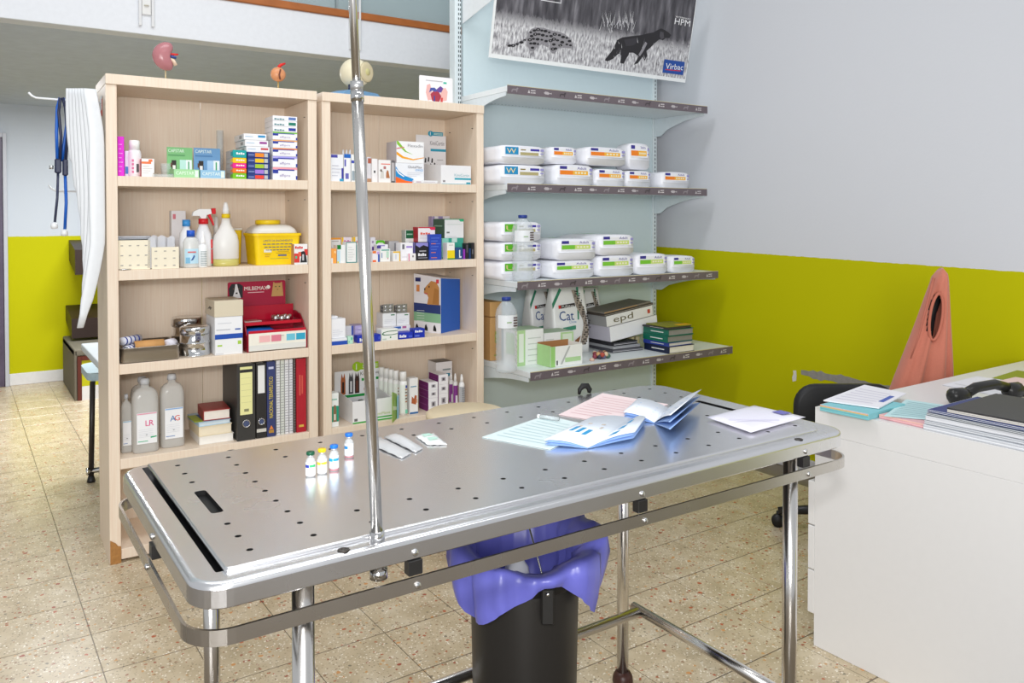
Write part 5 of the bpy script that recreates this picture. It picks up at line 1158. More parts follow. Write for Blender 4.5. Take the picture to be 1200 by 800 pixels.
# chair with pale blue seat behind the bookcase
fp = onZ(105, 566, 0)
t = thing('stool', 'pale blue plastic stool with black legs half hidden behind the left bookcase', 'stool', (fp.x + .03, fp.y, 0), 0)
PB = mat('a9bdc4', .45)
m = MB(); m.prism(rrect(-.03, .42, .0, .42, .09, 5), .545, .585, PB, 'XY'); m.build('seat', t)
for (x, y) in ((-0.02, .02), (.38, .02), (.2, .36)):
    m = MB(); m.tube([(x, y, .035), (x + .012, y, .545)], .014, mat('2a2420', .4), 10); m.build('leg', t)
    m = MB(); m.lathe([(.0001, 0), (.022, 0), (.02, .012), (.014, .034), (.0001, .034)], BLACK, (x, y, 0), 12); m.build('foot', t)
m = MB(); m.tube([(-.03, .02, .06), (.42, .02, .06)], .014, CHROME, 10); m.tube([(-.045, .02, .06), (-.03, .02, .06)], .019, CHROME, 10); m.build('stretcher', t)
q = onZ(95, 402, .74)
t = thing('side_table', 'pale grey table top edge behind the left bookcase in the back room', 'table', (q.x, q.y - .9, 0), 0)
m = MB(); m.box(0, .8, 0, .9, .70, .738, mat('d5dde2', .4), .006); m.build('table_top', t)
for (x, y) in ((.06, .05), (.74, .05), (.74, .84)):
    m = MB(); m.box(x - .015, x + .015, y - .015, y + .015, 0, .699, mat('b9c2c8', .4), .002); m.build('leg', t)

# ------------------------------------------------------------------ metal shelving against the back
MX, MY, MW = 2.331, 3.496, 1.476
MT = Frame(MX, MY, -0.18)
MZ = [2.113, 1.605, 1.102, 0.658]
MV = [0.0, 0.0, -0.093, -0.208]
MBACK = 0.474
PANEL = mat('d3e2e6', .4, 0, .02)
unit = thing('wall_shelving', 'pale blue grey metal shelving unit with four priced shelves', 'shelving', MT.w(0, 0), MT.a)
pz = [0.0, .64, 1.087, 1.59, 2.098, 2.9]
for a, b_ in zip(pz[:-1], pz[1:]):
    m = MB(); m.box(.014, MW + .0, MBACK, MBACK + .02, a + .0008, b_ - .0008, PANEL, .0015); m.build('back_panel', unit)
for x in (-.02, MW + .018):
    m = MB(); m.box(x - .028, x + .0135 if x < 0 else x + .006, MBACK - .012, MBACK + .05, 0, 2.95, mat('dbe5e8', .4), .002); m.build('post', unit)
    m = MB(); k = .12
    while k < 2.92:
        for dx in ((-.004, .007) if x < 0 else (-.011,)): m.box(x + dx - .0025, x + dx + .0025, MBACK - .0135, MBACK - .0119, k, k + .014, P('4a5456'))
        k += .026
    sl = m.build('slot_row', unit); sl['kind'] = 'stuff'
STRIP = mat('6c6268', .4, 0, .12, scale=60)
def motif(m, x, zc, kind, c, dv):
    y = dv - .0034
    def A(pts): m.add([(x + a, y, zc + b_) for a, b_ in pts], [tuple(range(len(pts)))], P(c))
    if kind == 0: A([(0, -.009), (.008, .009), (.016, -.009)]); A([(.02, -.009), (.032, -.009), (.032, -.004), (.02, -.004)]); A([(.02, .002), (.05, .004), (.05, .009), (.02, .008)]); A([(.034, -.009), (.05, -.009), (.05, -.003), (.036, -.002)])
    elif kind == 1: A([(0, 0), (.01, .008), (.03, .007), (.04, 0), (.052, .005), (.052, -.005), (.04, -.001), (.03, -.008), (.01, -.007)])
    elif kind == 2: A([(0, -.012), (.004, .002), (.012, .006), (.03, .006), (.038, .014), (.046, .01), (.04, .002), (.036, -.012), (.032, -.012), (.03, -.002), (.012, -.002), (.006, -.012)])
for k in range(4):
    dv = MV[k]
    sh = MB(); sh.box(.0, MW, dv + .0035, MBACK - .001, MZ[k] - .03, MZ[k], mat('e6ecee', .35), .002)
    for q in range(60 if k == 0 else 0): sh.box(.03 + q * .024, .036 + q * .024, MBACK - .045, MBACK - .035, MZ[k] - .0304, MZ[k] - .0296, P('7a888c'))
    so = sh.build('shelf', unit)
    st = MB(); st.box(-.001, MW + .001, dv - .0028, dv + .003, MZ[k] - .041, MZ[k] + .001, STRIP)
    st.box(-.001, MW + .001, dv - .0028, dv + .003, MZ[k] + .001, MZ[k] + .0035, mat('d3c9a0', .4))
    for q in range(14):
        motif(st, .02 + q * .104, MZ[k] - .02, (2, 0, 1, 2, 0, 1)[q % 6], ('8f878c', 'c9c4c6', 'b9b3b6', '4a4246', 'cfcacb', 'bdb7ba')[q % 6], dv)
    st.build('price_strip', so)
    for x in (.0, MW - .004):
        br = MB(); y0 = dv + .02
        pts = [(y0, MZ[k] - .031), (MBACK - .014, MZ[k] - .031), (MBACK - .014, MZ[k] - .15)] + [(MBACK - .02 - (MBACK - .02 - y0) * q / 8, MZ[k] - .15 + .098 * math.sin(math.pi / 2 * q / 8) ** 1.0 if q > 1 else MZ[k] - .148) for q in range(1, 8)] + [(y0, MZ[k] - .05)]
        br.prism(pts, x, x + .004, mat('dde6ea', .4), 'YZ'); br.build('bracket', so)
# upper white arms that carry the poster
m = MB(); m.prism([(MBACK - .013, 2.52), (.08, 2.60), (.08, 2.66), (MBACK - .013, 2.66)], .0, .004, mat('eef2f4', .4), 'YZ'); m.build('poster_arm', unit)
# poster
def poster_mat():
    m, nt, b = base_mat('monochrome_photo_grain')
    tc = nt.nodes.new('ShaderNodeTexCoord'); mp = nt.nodes.new('ShaderNodeMapping'); mp.inputs['Scale'].default_value = (38, 1, 14)
    n = nt.nodes.new('ShaderNodeTexNoise'); n.inputs['Scale'].default_value = 2.2; n.inputs['Detail'].default_value = 6
    s = nt.nodes.new('ShaderNodeSeparateXYZ')
    nt.links.new(tc.outputs['Object'], mp.inputs['Vector']); nt.links.new(mp.outputs[0], n.inputs['Vector']); nt.links.new(tc.outputs['Object'], s.inputs[0])
    grass = ramp(nt, [(0.3, '66646a'), (0.47, 'b3b2b6'), (0.66, 'ececee')]); nt.links.new(n.outputs['Fac'], grass.inputs[0])
    n2 = nt.nodes.new('ShaderNodeTexNoise'); n2.inputs['Scale'].default_value = 1.3; n2.inputs['Detail'].default_value = 5
    mp2 = nt.nodes.new('ShaderNodeMapping'); mp2.inputs['Scale'].default_value = (22, 1, 4); nt.links.new(tc.outputs['Object'], mp2.inputs['Vector']); nt.links.new(mp2.outputs[0], n2.inputs['Vector'])
    forest = ramp(nt, [(0.3, '2c2a30'), (0.55, '5a585e'), (0.75, '86848a')]); nt.links.new(n2.outputs['Fac'], forest.inputs[0])
    add = nt.nodes.new('ShaderNodeMath'); add.operation = 'MULTIPLY_ADD'; add.inputs[1].default_value = .12
    nt.links.new(n.outputs['Fac'], add.inputs[0]); nt.links.new(s.outputs['Z'], add.inputs[2])
    mr = nt.nodes.new('ShaderNodeMapRange'); mr.inputs[1].default_value = .25; mr.inputs[2].default_value = .31; nt.links.new(add.outputs[0], mr.inputs[0])
    mx = nt.nodes.new('ShaderNodeMix'); mx.data_type = 'RGBA'
    nt.links.new(mr.outputs[0], mx.inputs['Factor']); nt.links.new(grass.outputs[0], mx.inputs['A']); nt.links.new(forest.outputs[0], mx.inputs['B'])
    nt.links.new(mx.outputs['Result'], b.inputs['Base Color']); b.inputs['Roughness'].default_value = .35
    return m
bl = onY(573, 67, 3.60); brp = onY(803, 97, 3.60)
PWd = brp.x - bl.x; PH = .52
t = thing('poster', 'black and white advertising poster of a leopard and a dog above the shelving', 'poster', ((bl.x + brp.x) / 2, 3.60, (bl.z + brp.z) / 2), 0)
t.rotation_euler.x = math.atan2(.10, PH)
t.rotation_euler.z = 0
m = MB(); m.box(-PWd / 2, PWd / 2, 0, .006, 0, PH, mat('eef1f1', .35)); m.build('backing_board', t)
m = MB(); m.add([(-PWd / 2 + .012, -.0006, .022), (PWd / 2 - .006, -.0006, .022), (PWd / 2 - .006, -.0006, PH - .004), (-PWd / 2 + .012, -.0006, PH - .004)], [(0, 1, 2, 3)], poster_mat()); m.build('photo_print', t)
m = MB()
def pp(pts, c, e=.0012, ox=0, oz=0, s_=1.0): m.add([(-PWd / 2 + ox + a * s_, -e, oz + b_ * s_) for a, b_ in pts], [tuple(range(len(pts)))], P(c))
PT = math.atan2(.10, PH)
PO = Vector(((bl.x + brp.x) / 2, 3.60, (bl.z + brp.z) / 2)); PN = Vector((0, -math.cos(PT), -math.sin(PT))); PU = Vector((0, -math.sin(PT), math.cos(PT)))
def board(X, Y):
    d_ = ray(560 + X / 4.615, Y / 4.615); t_ = (PO - EYE).dot(PN) / d_.dot(PN); q = EYE + d_ * t_ - PO
    return (q.x, q.dot(PU))
def art(pts, c, e=.0012): m.add([(board(*p)[0], -e, board(*p)[1]) for p in pts], [tuple(range(len(pts)))], P(c))
art([(150, 245), (185, 255), (230, 235), (262, 215), (268, 250), (285, 278), (305, 275), (318, 255), (345, 240), (390, 262), (400, 288), (418, 290), (432, 262), (470, 258), (500, 262), (512, 250), (508, 225), (495, 205), (470, 185), (440, 172), (400, 165), (360, 152), (320, 147), (290, 155), (270, 180), (262, 205), (235, 220), (190, 238), (155, 238)], '8d8b90')
for k, (a, b_) in enumerate([(285, 175), (305, 165), (325, 160), (345, 165), (365, 168), (385, 175), (290, 195), (310, 185), (330, 185), (350, 190), (372, 195), (395, 195), (280, 215), (300, 210), (322, 212), (345, 215), (368, 222), (392, 220), (285, 235), (305, 235), (325, 238), (295, 258), (415, 185), (440, 190), (460, 200), (480, 205), (495, 222), (410, 212), (430, 218), (455, 228), (480, 240), (410, 240), (405, 265), (420, 262), (445, 245), (500, 245), (170, 247), (190, 246), (212, 238), (235, 229), (252, 217)]):
    r = 7 + (k * 7 % 5); art([(a + r * math.cos(q * 1.047 + k) * 1.2, b_ + r * math.sin(q * 1.047 + k) * .8) for q in range(6)], '1f1d21', .0017)
    if r > 10: art([(a + r * .35 * math.cos(q * 1.571), b_ + r * .4 * math.sin(q * 1.571)) for q in range(4)], 'a3a1a6', .0020)
art([(1045, 190), (1030, 175), (1010, 162), (990, 153), (970, 163), (950, 175), (920, 180), (880, 190), (830, 195), (780, 202), (752, 217), (738, 250), (720, 280), (700, 305), (685, 325), (700, 332), (730, 318), (760, 290), (775, 300), (768, 340), (788, 345), (800, 320), (815, 297), (818, 285), (840, 285), (870, 305), (842, 350), (865, 342), (892, 305), (900, 330), (915, 302), (912, 275), (930, 260), (960, 230), (982, 212), (1000, 218), (1015, 205), (1035, 206)], '262428')
art([(905, 225), (915, 235), (895, 275), (875, 305), (868, 295), (885, 265)], '8f8d93', .0017)
art([(985, 170), (1003, 175), (1006, 205), (990, 213), (982, 195)], '4c4a50', .0017)
art([(790, 215), (850, 205), (870, 220), (840, 245), (800, 250)], '36343a', .0017)
for k in range(44):
    a = 655 + random.random() * 190; b_ = 120 + random.random() * 60
    art([(a, b_), (a + 3, b_), (a + random.uniform(-22, 26), b_ - random.uniform(25, 90))], 'd6d5d9', .0015)
for k in range(120):
    a = 80 + random.random() * 1060; b_ = 230 + random.random() * 150
    if b_ > 300 + a * .09: continue
    art([(a, b_), (a + 3, b_), (a + random.uniform(-8, 9), b_ - random.uniform(14, 34))], random.choice(('e6e5e8', '6a686e', 'cfced2')), .0022)
art([(1008, 320), (1118, 335), (1108, 406), (996, 392)], '1d4b9e', .0026)
q0 = board(1012, 372); q1 = board(1106, 380)
m.text(lambda a, b_: (a, -.0034, b_ + (a - q0[0]) * (q1[1] - q0[1]) / (q1[0] - q0[0])), 'Virbac', q0[0], q0[1], .034, P('f2f4f8'), q1[0] - q0[0])
art([(1012, 378), (1095, 386), (1095, 381), (1012, 373)], 'c8324a', .0030)
q0 = board(1062, 126); q1 = board(1145, 139)
m.text(lambda a, b_: (a, -.0030, b_), 'HPM', q0[0], q0[1] - .004, .036, P('f2f2f4'), q1[0] - q0[0])
m.text(lambda a, b_: (a, -.0030, b_), 'VETERINARY', q0[0], q0[1] + .036, .009, P('f2f2f4'), q1[0] - q0[0])
art([(340, 2), (450, 20), (450, 15), (340, -3)], 'd9d9dc', .0019); art([(446, 20), (450, 20), (452, -3), (448, -3)], 'd9d9dc', .0019)
m.build('animal_picture', t)
m = MB(); m.box(.36, .40, .0065, .02, PH - .03, PH + .02, BLACK, .003); m.build('hanging_clip', t)

# ---- bags of pet food
def bag(fr, label, pl, pr, pt, v, d, base, accent, accent2, txt, group, tilt=0.0, logo=None, tall=None, lean=0.0, cat='pet food bag', leftpx=None):
    u0, _ = fr.uz(pl, pt, v); u1, _ = fr.uz(pr, pt, v); _, zt = fr.uz((pl + pr) / 2, pt, v)
    w_ = u1 - u0 - .003; h_ = tall or (zt - base - .001)
    t = thing('pet_food_bag', label, cat, fr.w((u0 + u1) / 2, v, base + .0008), fr.a + tilt, group)
    if lean: t.rotation_euler.x = lean
    mW = mat('eff0f6', .3, 0, .04, scale=25); m = MB()
    nu, nv = 12, 7; rings = []
    for j in range(9):
        s_ = j / 8; y = s_ * d
        e = 2 * s_ - 1
        kz = (1 - max(0, -e) ** 10 * .05 - max(0, e) ** 4 * .2); kx = (1 - abs(e) ** 10 * .05)
        ring = []
        for q in range(24):
            a = 2 * math.pi * (q + .5) / 24; ca, sa = math.cos(a), math.sin(a); n_ = 9.0
            rr = (abs(ca) ** n_ + abs(sa) ** n_) ** (-1 / n_)
            wob = 1 + .012 * math.sin(3 * a + j * 1.7 + pl)
            ring.append((w_ / 2 * ca * rr * kx * wob, y, h_ / 2 + h_ / 2 * sa * rr * ((kz + .035 * math.cos(2.2 * ca)) * wob if sa > 0 else 1)))
        rings.append(ring)
    m.loft(rings, mW); m.build('bag_body', t)
    m = MB(); m.box(-w_ * .46, w_ * .46, -.006, .001, h_ * .36, h_ * .375, mW); m.build('seam', t)
    m = MB(); fn = lambda a, b_: (-w_ / 2 + a * w_, -.0022, b_ * h_)
    def qd(a0, b0, a1, b1, c, e=0): m.add([(lambda p: (p[0], p[1] - e, p[2]))(fn(a, b_)) for a, b_ in ((a0, b0), (a1, b0), (a1, b1), (a0, b1))], [(0, 1, 2, 3)], P(c))
    qd(.1, .46, .9, .9, 'f1f2f6')
    if logo:
        qd(.12, .5, .4, .9, logo[0], .0004); m.text(lambda a, b_: (fn(a, b_)[0], -.0034, b_), logo[1], .15, h_ * .56, h_ * .26, P(logo[2]), w_ * .2 / w_)
        qd(.44, .48, .84, .64, 'b3a878', .0004); qd(.66, .72, .86, .84, '4038a0', .0004); qd(.45, .74, .56, .8, '8a7a3a', .0004)
    else:
        qd(.12, .52, .45, .72, accent, .0004); qd(.45, .52, .84, .72, accent2, .0004); qd(.12, .78, .3, .92, '3a3590', .0004)
        m.text(lambda a, b_: (fn(a, b_)[0], -.0034, b_), txt, .56, h_ * .78, h_ * .12, P('5a54a4'), .24)
        for q in range(4): qd(.5 + q * .08, .58, .55 + q * .08, .66, 'f6f4d8', .0008)
    qd(.88, .72, .96, .84, '9a97cc', .0004); qd(.88, .56, .95, .62, '9a97cc', .0004)
    m.build('printed_panel', t)
    m = MB(); m.box(-w_ / 2 * .3, w_ / 2 * .4, d * .25, d * .8, h_ * .995, h_ * 1.0 + .0012, P(accent if not logo else '7aa8a4')); m.build('top_print', t)
    return t, base + h_ + .004
zs = MZ[1]; GO = 'food bags on the orange shelf'
_, b1 = bag(MT, 'lower white food bag with blue and gold logo at the left of the upper shelf', 584, 639.5, 193, .03, .38, zs, '', '', '', GO, logo=('1f8fc4', 'W', 'f0dca0'))
bag(MT, 'upper white food bag with blue and gold logo at the left end', 585, 639.5, 170.5, .03, .38, b1, '', '', '', GO, logo=('1f8fc4', 'W', 'f0dca0'))
OR, YO = 'f5861e', 'f7b93a'
_, b2 = bag(MT, 'orange banded Adult food bag in the bottom row beside the blue logo bags', 650, 696, 193, .03, .36, zs, OR, YO, 'Adult', GO)
bag(MT, 'smaller orange banded food bag on the top row beside the blue logo bag', 645, 676, 172, .06, .3, b2, OR, YO, 'Adult', GO)
_, b3 = bag(MT, 'orange banded food bag third in the bottom row', 697.5, 733, 198, .03, .36, zs, OR, YO, 'Adult', GO)
bag(MT, 'large orange banded Adult food bag stacked in the middle of the top row', 686, 734, 172.5, .03, .34, max(b2, b3), OR, YO, 'Adult', GO)
_, b4 = bag(MT, 'orange banded food bag fourth in the bottom row beneath the propped bag', 734, 763, 200, .03, .36, zs, OR, YO, 'Adult', GO)
bag(MT, 'white food bag propped upright at the right of the top row', 736.5, 762, 168, .06, .12, b4 + .006, OR, YO, 'Satiety', GO, lean=-.03)
bag(MT, 'orange banded food bag alone at the right end of the upper shelf', 775, 808.5, 201.5, .03, .36, zs, OR, YO, 'Adult', GO)
zs = MZ[2]; GG = 'food bags on the green shelf'
GR, LG = '7cc83a', 'cfe27a'
b_ = zs
for k, (pt, lb) in enumerate(((306, 'bottom'), (283.5, 'middle'), (260, 'top'))):
    _, b_ = bag(MT, 'green logo food bag behind the water bottle, %s of its stack' % lb, 585, 635, pt, .02, .38, b_, '', '', '', GG, logo=('5cb81e', 'U', 'd8c890'))
_, b2 = bag(MT, 'green banded food bag at the bottom beside the water bottle stack', 646, 697, 305.5, -.04, .4, zs, GR, LG, 'Adult', GG)
bag(MT, 'green banded Adult food bag tilted on top beside the water bottle stack', 652, 699, 280, -.04, .4, b2, GR, LG, 'Adult', GG, tilt=.0)
_, b3 = bag(MT, 'green banded Adult food bag at the bottom, third from the left', 700.5, 743, 299.5, -.05, .4, zs, GR, LG, 'Adult', GG)
bag(MT, 'green banded Adult food bag stacked highest in the middle of the shelf', 701.5, 743.5, 275, -.05, .4, b3, GR, LG, 'Adult', GG)
bag(MT, 'green banded food bag fourth along with a grey folded top', 745, 783, 297.5, -.05, .4, zs, GR, LG, 'Adult', GG)
bag(MT, 'crumpled green banded food bag at the right end of the shelf', 786, 814.5, 300, -.05, .36, zs, GR, LG, 'Adult', GG)
# water bottles
WAT = mat('e6eef4', .04, 0, 0, alpha=.32)
def water(label, pl, pr, pt, v, zs, fill):
    u0, _ = MT.uz(pl, pt, v); u1, _ = MT.uz(pr, pt, v); r = (u1 - u0) / 2; _, zt = MT.uz((pl + pr) / 2, pt, v); h_ = zt - zs
    t = thing('water_bottle', label, 'water bottle', MT.w((u0 + u1) / 2, v, zs + .0008), MT.a, 'water bottles')
    prof = [(.0001, 0), (r * .8, 0), (r * .95, .008)]
    for k in range(14): prof.append((r * (.93 if k % 2 else 1.0), .02 + h_ * .5 * k / 14))
    prof += [(r, h_ * .58), (r, h_ * .78), (r * .9, h_ * .84), (r * .6, h_ * .91), (r * .32, h_ * .945), (r * .32, h_ * .95), (.0001, h_ * .95)]
    m = MB(); m.lathe(prof, WAT, n=24); m.build('body', t)
    m = MB(); m.lathe([(.0001, h_ * .951), (r * .42, h_ * .951), (r * .42, h_ * .995), (r * .36, h_), (.0001, h_)], mat('1f3a8c', .35)); m.build('cap', t)
    m = MB(); lab = []; nn = 16
    for k in range(nn + 1):
        a = math.radians(190 + 160 * k / nn)
        for zz in (h_ * .6, h_ * .77): lab.append(((r + .001) * math.cos(a), (r + .001) * math.sin(a), zz))
    m.add(lab, [(2 * k, 2 * k + 2, 2 * k + 3, 2 * k + 1) for k in range(nn)], P('e6eaee'), True)
    for q in range(4): m.box(r * (.1), r * .5, -r * 1.0 - .003, -r * 1.0 - .0015, h_ * (.62 + q * .035), h_ * (.64 + q * .035), P('5a4a4c'))
    m.box(-r * .6, -r * .1, -r - .0025, -r - .0015, h_ * .67, h_ * .685, P('9ab88a')); m.build('paper_label', t)
water('clear water bottle with blue cap before the green logo bags', 602, 623, 252, -.058, MZ[2], 0)
water('clear water bottle with blue cap next to the brown cardboard box', 582.5, 604, 348, -.12, MZ[3], 0)
# lowest metal shelf
zs = MZ[3]; G = 'things on the lowest metal shelf'
def C2(*a, **k):
    return carton(MT, *a, **k)
u0 = .006; u1, _ = MT.uz(588, 400, .18); _, zt = MT.uz(578, 354, .18)
w_ = u1 - u0; hh = zt - zs
t = thing('cardboard_box', 'brown cardboard box half hidden behind the bookcase edge', 'box', MT.w((u0 + u1) / 2, .18, zs + .0008), MT.a)
m = MB(); KB = mat('c69a63', .7, 0, .06)
m.box(-w_ / 2, w_ / 2, 0, .26, 0, hh * .74, KB, .002); m.build('carton_body', t)
m = MB(); m.box(-w_ / 2 - .001, w_ / 2 + .001, -.002, .262, hh * .75, hh, KB, .002); m.build('lid', t)
m = MB(); m.box(w_ / 2 - .045, w_ / 2 - .02, -.0016, -.0006, hh * .3, hh * .5, P('9a9a4a')); m.box(w_ / 2 - .05, w_ / 2 - .005, -.0016, -.0006, hh * .08, hh * .1, P('8a9a4a')); m.build('printed_marks', t)
# white and green cat food cartons
gp = [('f', .0, 0, .3, 1, 'b3d69c'), ('f', .06, .1, .24, .9, 'e6efe0')]
C2('white carton with green panels at the left behind the water bottle', 606, 637, 386, -.03, .13, zs, 'eef1ee', gp + lines('f', 'c9cfc9', 5, .4, .95, .1, .9) + [('t', 0, 0, 1, 1, 'b5cfae'), ('l', .2, .3, .8, .9, 'b3d69c')], group='green and white cat food cartons')
C2('white carton with green panels beneath the cat food bag', 638, 672, 389, -.03, .13, zs, 'eef0ef', [('f', .55, .45, 1, .98, 'b3d69c'), ('f', .62, .5, .95, .92, 'dbe9d4'), ('t', 0, 0, 1, 1, 'b5cfae')] + lines('f', 'c9cfc9', 6, .05, .5, .1, .9), group='green and white cat food cartons')
# open little carton
u0, _ = MT.uz(646, 430, -.16); u1, _ = MT.uz(683, 420, -.16); _, zt = MT.uz(664, 405, -.16)
w_ = u1 - u0; hh = zt - zs
t = thing('open_carton', 'small open white and green carton at the front of the lowest shelf', 'box', MT.w((u0 + u1) / 2, -.155, zs + .0008), MT.a)
m = MB(); cm = mat('f0f2ee', .45); m.box(-w_ / 2, w_ / 2, 0, .002, 0, hh, cm)
decorate(m, w_, .1, hh, [('f', 0, 0, .14, 1, '9cd07a'), ('f', .45, .18, .95, .4, 'b4d8a0'), ('f', [(.3, .1), (.36, .1), (.62, .95), (.56, .95)], 'b9bcb9'), ('f', .18, .08, .22, .3, '4a4a4a')], []); m.build('front_panel', t)
m = MB()
m.box(-w_ / 2, -w_ / 2 + .002, .0025, .12, 0, hh * 1.04, mat('a8d08c', .45)); m.box(w_ / 2 - .002, w_ / 2, .0025, .12, 0, hh * 1.04, cm); m.box(-w_ / 2 + .0025, w_ / 2 - .0025, .118, .12, 0, hh * 1.1, mat('a87648', .7)); m.box(-w_ / 2 + .0025, w_ / 2 - .0025, .0025, .1175, .0005, .002, mat('a87648', .7)); m.build('tray', t)
m = MB(); m.box(-w_ / 2 + .01, -w_ / 2 + .016, .02, .1, .003, hh * .8, P('ecd98a')); m.build('inner_sheet', t)
# upright cat food bags
def cat_bag(label, pl, pr, pt, v, d, txt=True, cat_pic=True):
    u0, _ = MT.uz(pl, 400, v); u1, _ = MT.uz(pr, 400, v); _, zt = MT.uz((pl + pr) / 2, pt, v)
    w_ = u1 - u0; h_ = min(zt - zs, MZ[2] - .05 - zs)
    t = thing('cat_food_bag', label, 'pet food bag', MT.w((u0 + u1) / 2, v, zs + .0008), MT.a, 'upright cat food bags')
    m = MB(); rings = []
    for k in range(9):
        s_ = k / 8; dd = d * (1 - .75 * s_ ** 2.2) / 2; ww = w_ / 2 * (1 - .10 * s_ ** 3)
        rings.append([(x, d / 2 + y, h_ * s_) for x, y in rrect(-ww, ww, -dd, dd, min(dd * .7, .02), 3)])
    m.loft(rings, mat('f0f1f1', .3, 0, .02)); m.build('bag_body', t)
    def fy(b_): return d / 2 - d * (1 - .75 * (b_ / h_) ** 2.2) / 2
    m = MB()
    def pl_(pts, c, e=.0015): m.add([(-w_ / 2 + a * w_, fy(b_ * h_) - e - .001, b_ * h_) for a, b_ in pts], [tuple(range(len(pts)))], P(c))
    def cxs(b_): return .74 + .13 * math.sin(math.pi * (b_ - .08) / .62) * (1 if b_ < .7 else .8) - .05 * max(0, b_ - .7)
    for k in range(24):
        b0 = .12 + k * .034; b1 = b0 + .035; w0 = .075 + .02 * math.sin(k * .5); c0, c1 = cxs(b0), cxs(b1)
        pl_([(c0 - w0, b0), (c0 + w0, b0), (c1 + w0, b1), (c1 - w0, b1)], 'a89c90' if (k // 2) % 2 else '978c82')
        for q in range(3):
            x0 = c0 - w0 + (.03 + .05 * q + .02 * ((k * 7 + q * 5) % 3)); pl_([(x0, b0), (x0 + .028, b0 + .004), (x0 + .03, b0 + .022), (x0 + .006, b0 + .026)], '2c2622', .0022)
    pl_([(.66, .5), (.70, .5), (.78, .98), (.72, .98)], '3a8a6c', .0018); pl_([(.0, .68), (.3, .95), (.25, .98), (0, .76)], '3a8a6c')
    pl_([(.5, .1), (.66, .16), (.72, .26), (.56, .2)], '8a5a3a', .0026); pl_([(.48, .06), (.66, .12), (.6, .18), (.5, .14)], '6ab82c', .0028)
    pl_([(.24, .34), (.6, .36), (.6, .42), (.24, .40)], '3f8f74')
    pl_([(.16, .68), (.22, .68), (.22, .73), (.16, .73)], 'd8302c', .0026); pl_([(.22, .68), (.62, .70), (.62, .75), (.22, .73)], '2a2220', .0024)
    m.text(lambda a, b_: (-w_ / 2 + a, fy(b_) - .0045, b_), 'PURINA', w_ * .25, h_ * .69, h_ * .035, P('efefef'), w_ * .34)
    m.text(lambda a, b_: (-w_ / 2 + a, fy(b_) - .0035, b_), 'Cat', w_ * .16, h_ * .5, h_ * .14, P('1f4a8a'), w_ * .4); m.text(lambda a, b_: (-w_ / 2 + a, fy(b_) - .0035, b_), 'Chow', w_ * .42, h_ * .455, h_ * .04, P('7a9ac4'), w_ * .2)
    m.build('front_print', t)
    return t
cat_bag('cat food bag at the back left, mostly hidden by the front bag', 624, 655, 338, .27, .13)
cat_bag('cat food bag standing in front with a spotted cat down its right side', 650, 692, 336, .115, .13)
cat_bag('cat food bag at the right, standing behind the front bag', 682, 708, 338, .265, .12)
u, _ = MT.uz(707, 412, -.1)
m = MB()
for k in range(16):
    a = 2 * math.pi * k / 16; r = .028 + .008 * (k % 3)
    m.ball((r * math.cos(a), r * .8 * math.sin(a), .012 + .012 * (k % 2)), .0135, P(('8a3a4a', 'c9a070', '3a3a4a', 'b04a3a', '6a6a8a', 'd8c0a0', '4a6a5a', '7a2a3a')[k % 8]), n=8, k=6)
m.ball((0, 0, .022), .02, P('6a4a4a'), n=10, k=6)
tag(m.build('bead_bundle', None, MT.w(u, -.08, zs + .001)), 'bundle of colourful beads in front of the cat food bags', 'beads')
u, _ = MT.uz(691, 418, -.1)
m = MB(); m.lathe([(.0001, 0), (.012, 0), (.015, .006), (.01, .014), (.0001, .016)], mat('d8b8a4', .5), n=12); tag(m.build('pebble', None, MT.w(u, -.12, zs + .001)), 'small pinkish disc beside the open carton', 'disc')
# tilted magazine boxes
u0, _ = MT.uz(713, 380, .04); u1, _ = MT.uz(783, 380, .04)
wv = u1 - u0
def tilted(name, label, cat, x, zz, w_, d_, h_, c, rot, prints=(), texts=(), v=.02, pages=None):
    mb = carton_mesh(w_, d_, h_, c, prints, texts); o = mb.build(name, None, MT.w(x, v, zz), MT.a); o.rotation_euler.y = rot
    return tag(o, label, cat)
b_ = zs + .0008
for k, (c, hh, lb) in enumerate((('4a4a52', .018, 'bottom grey magazine of the dark magazines under the leaning box'), ('a3a5aa', .016, 'light grey magazine, second of the dark magazines'), ('2c2b30', .02, 'black magazine on top of the dark magazines under the leaning box'))):
    mb = carton_mesh(.22 - .015 * k, .24, hh, c, [('f', 0, .3, 1, .45, 'c9c9cc'), ('f', 0, .6, 1, .7, '8a8a90')]); o = mb.build('magazine', None, MT.w(u0 + .115, .0 + .01 * k, b_), MT.a + .06 * (k - 1)); tag(o, lb, 'magazine'); b_ += hh + .0008
# books under the right end support the leaning box
xr = u0 + .33
bz = zs + .0008
mb = carton_mesh(.06, .16, .06, 'e2d6a8', [('f', .3, 0, .45, 1, '6a6450'), ('f', .6, 0, .75, 1, 'f0ead0')]); tag(mb.build('book', None, MT.w(u0 + .265, .10, bz), MT.a), 'small cream book wedged beside the dark magazines', 'book')
ang = -math.radians(7)
zb0 = b_ + .028
o1 = tilted('box_file', 'white box leaning at a slant on the dark magazines', 'box', u0 + .185, zb0 + .0, .37, .22, .085, 'efeff0', ang, [('l', 0, 0, 1, 1, 'c9c6d2'), ('f', 0, 0, 1, .04, 'd8d8d8')], v=.02)
def along(o, dz): return o.location + Vector((math.sin(ang) * dz, 0, math.cos(ang) * dz))
p2 = along(o1, .087)
o2 = tilted('magazine_box', 'white magazine box with bold letters lying on the leaning box', 'box', 0, 0, .36, .2, .06, 'e9e8e4', ang, [('f', .88, .3, .94, .7, 'c04a3a'), ('l', 0, 0, 1, 1, '9a9a9a')], [('f', 'epd', .14, .06, .8, '6a6244', .42)]); o2.location = p2 + Vector((-.02, 0.004, .0))
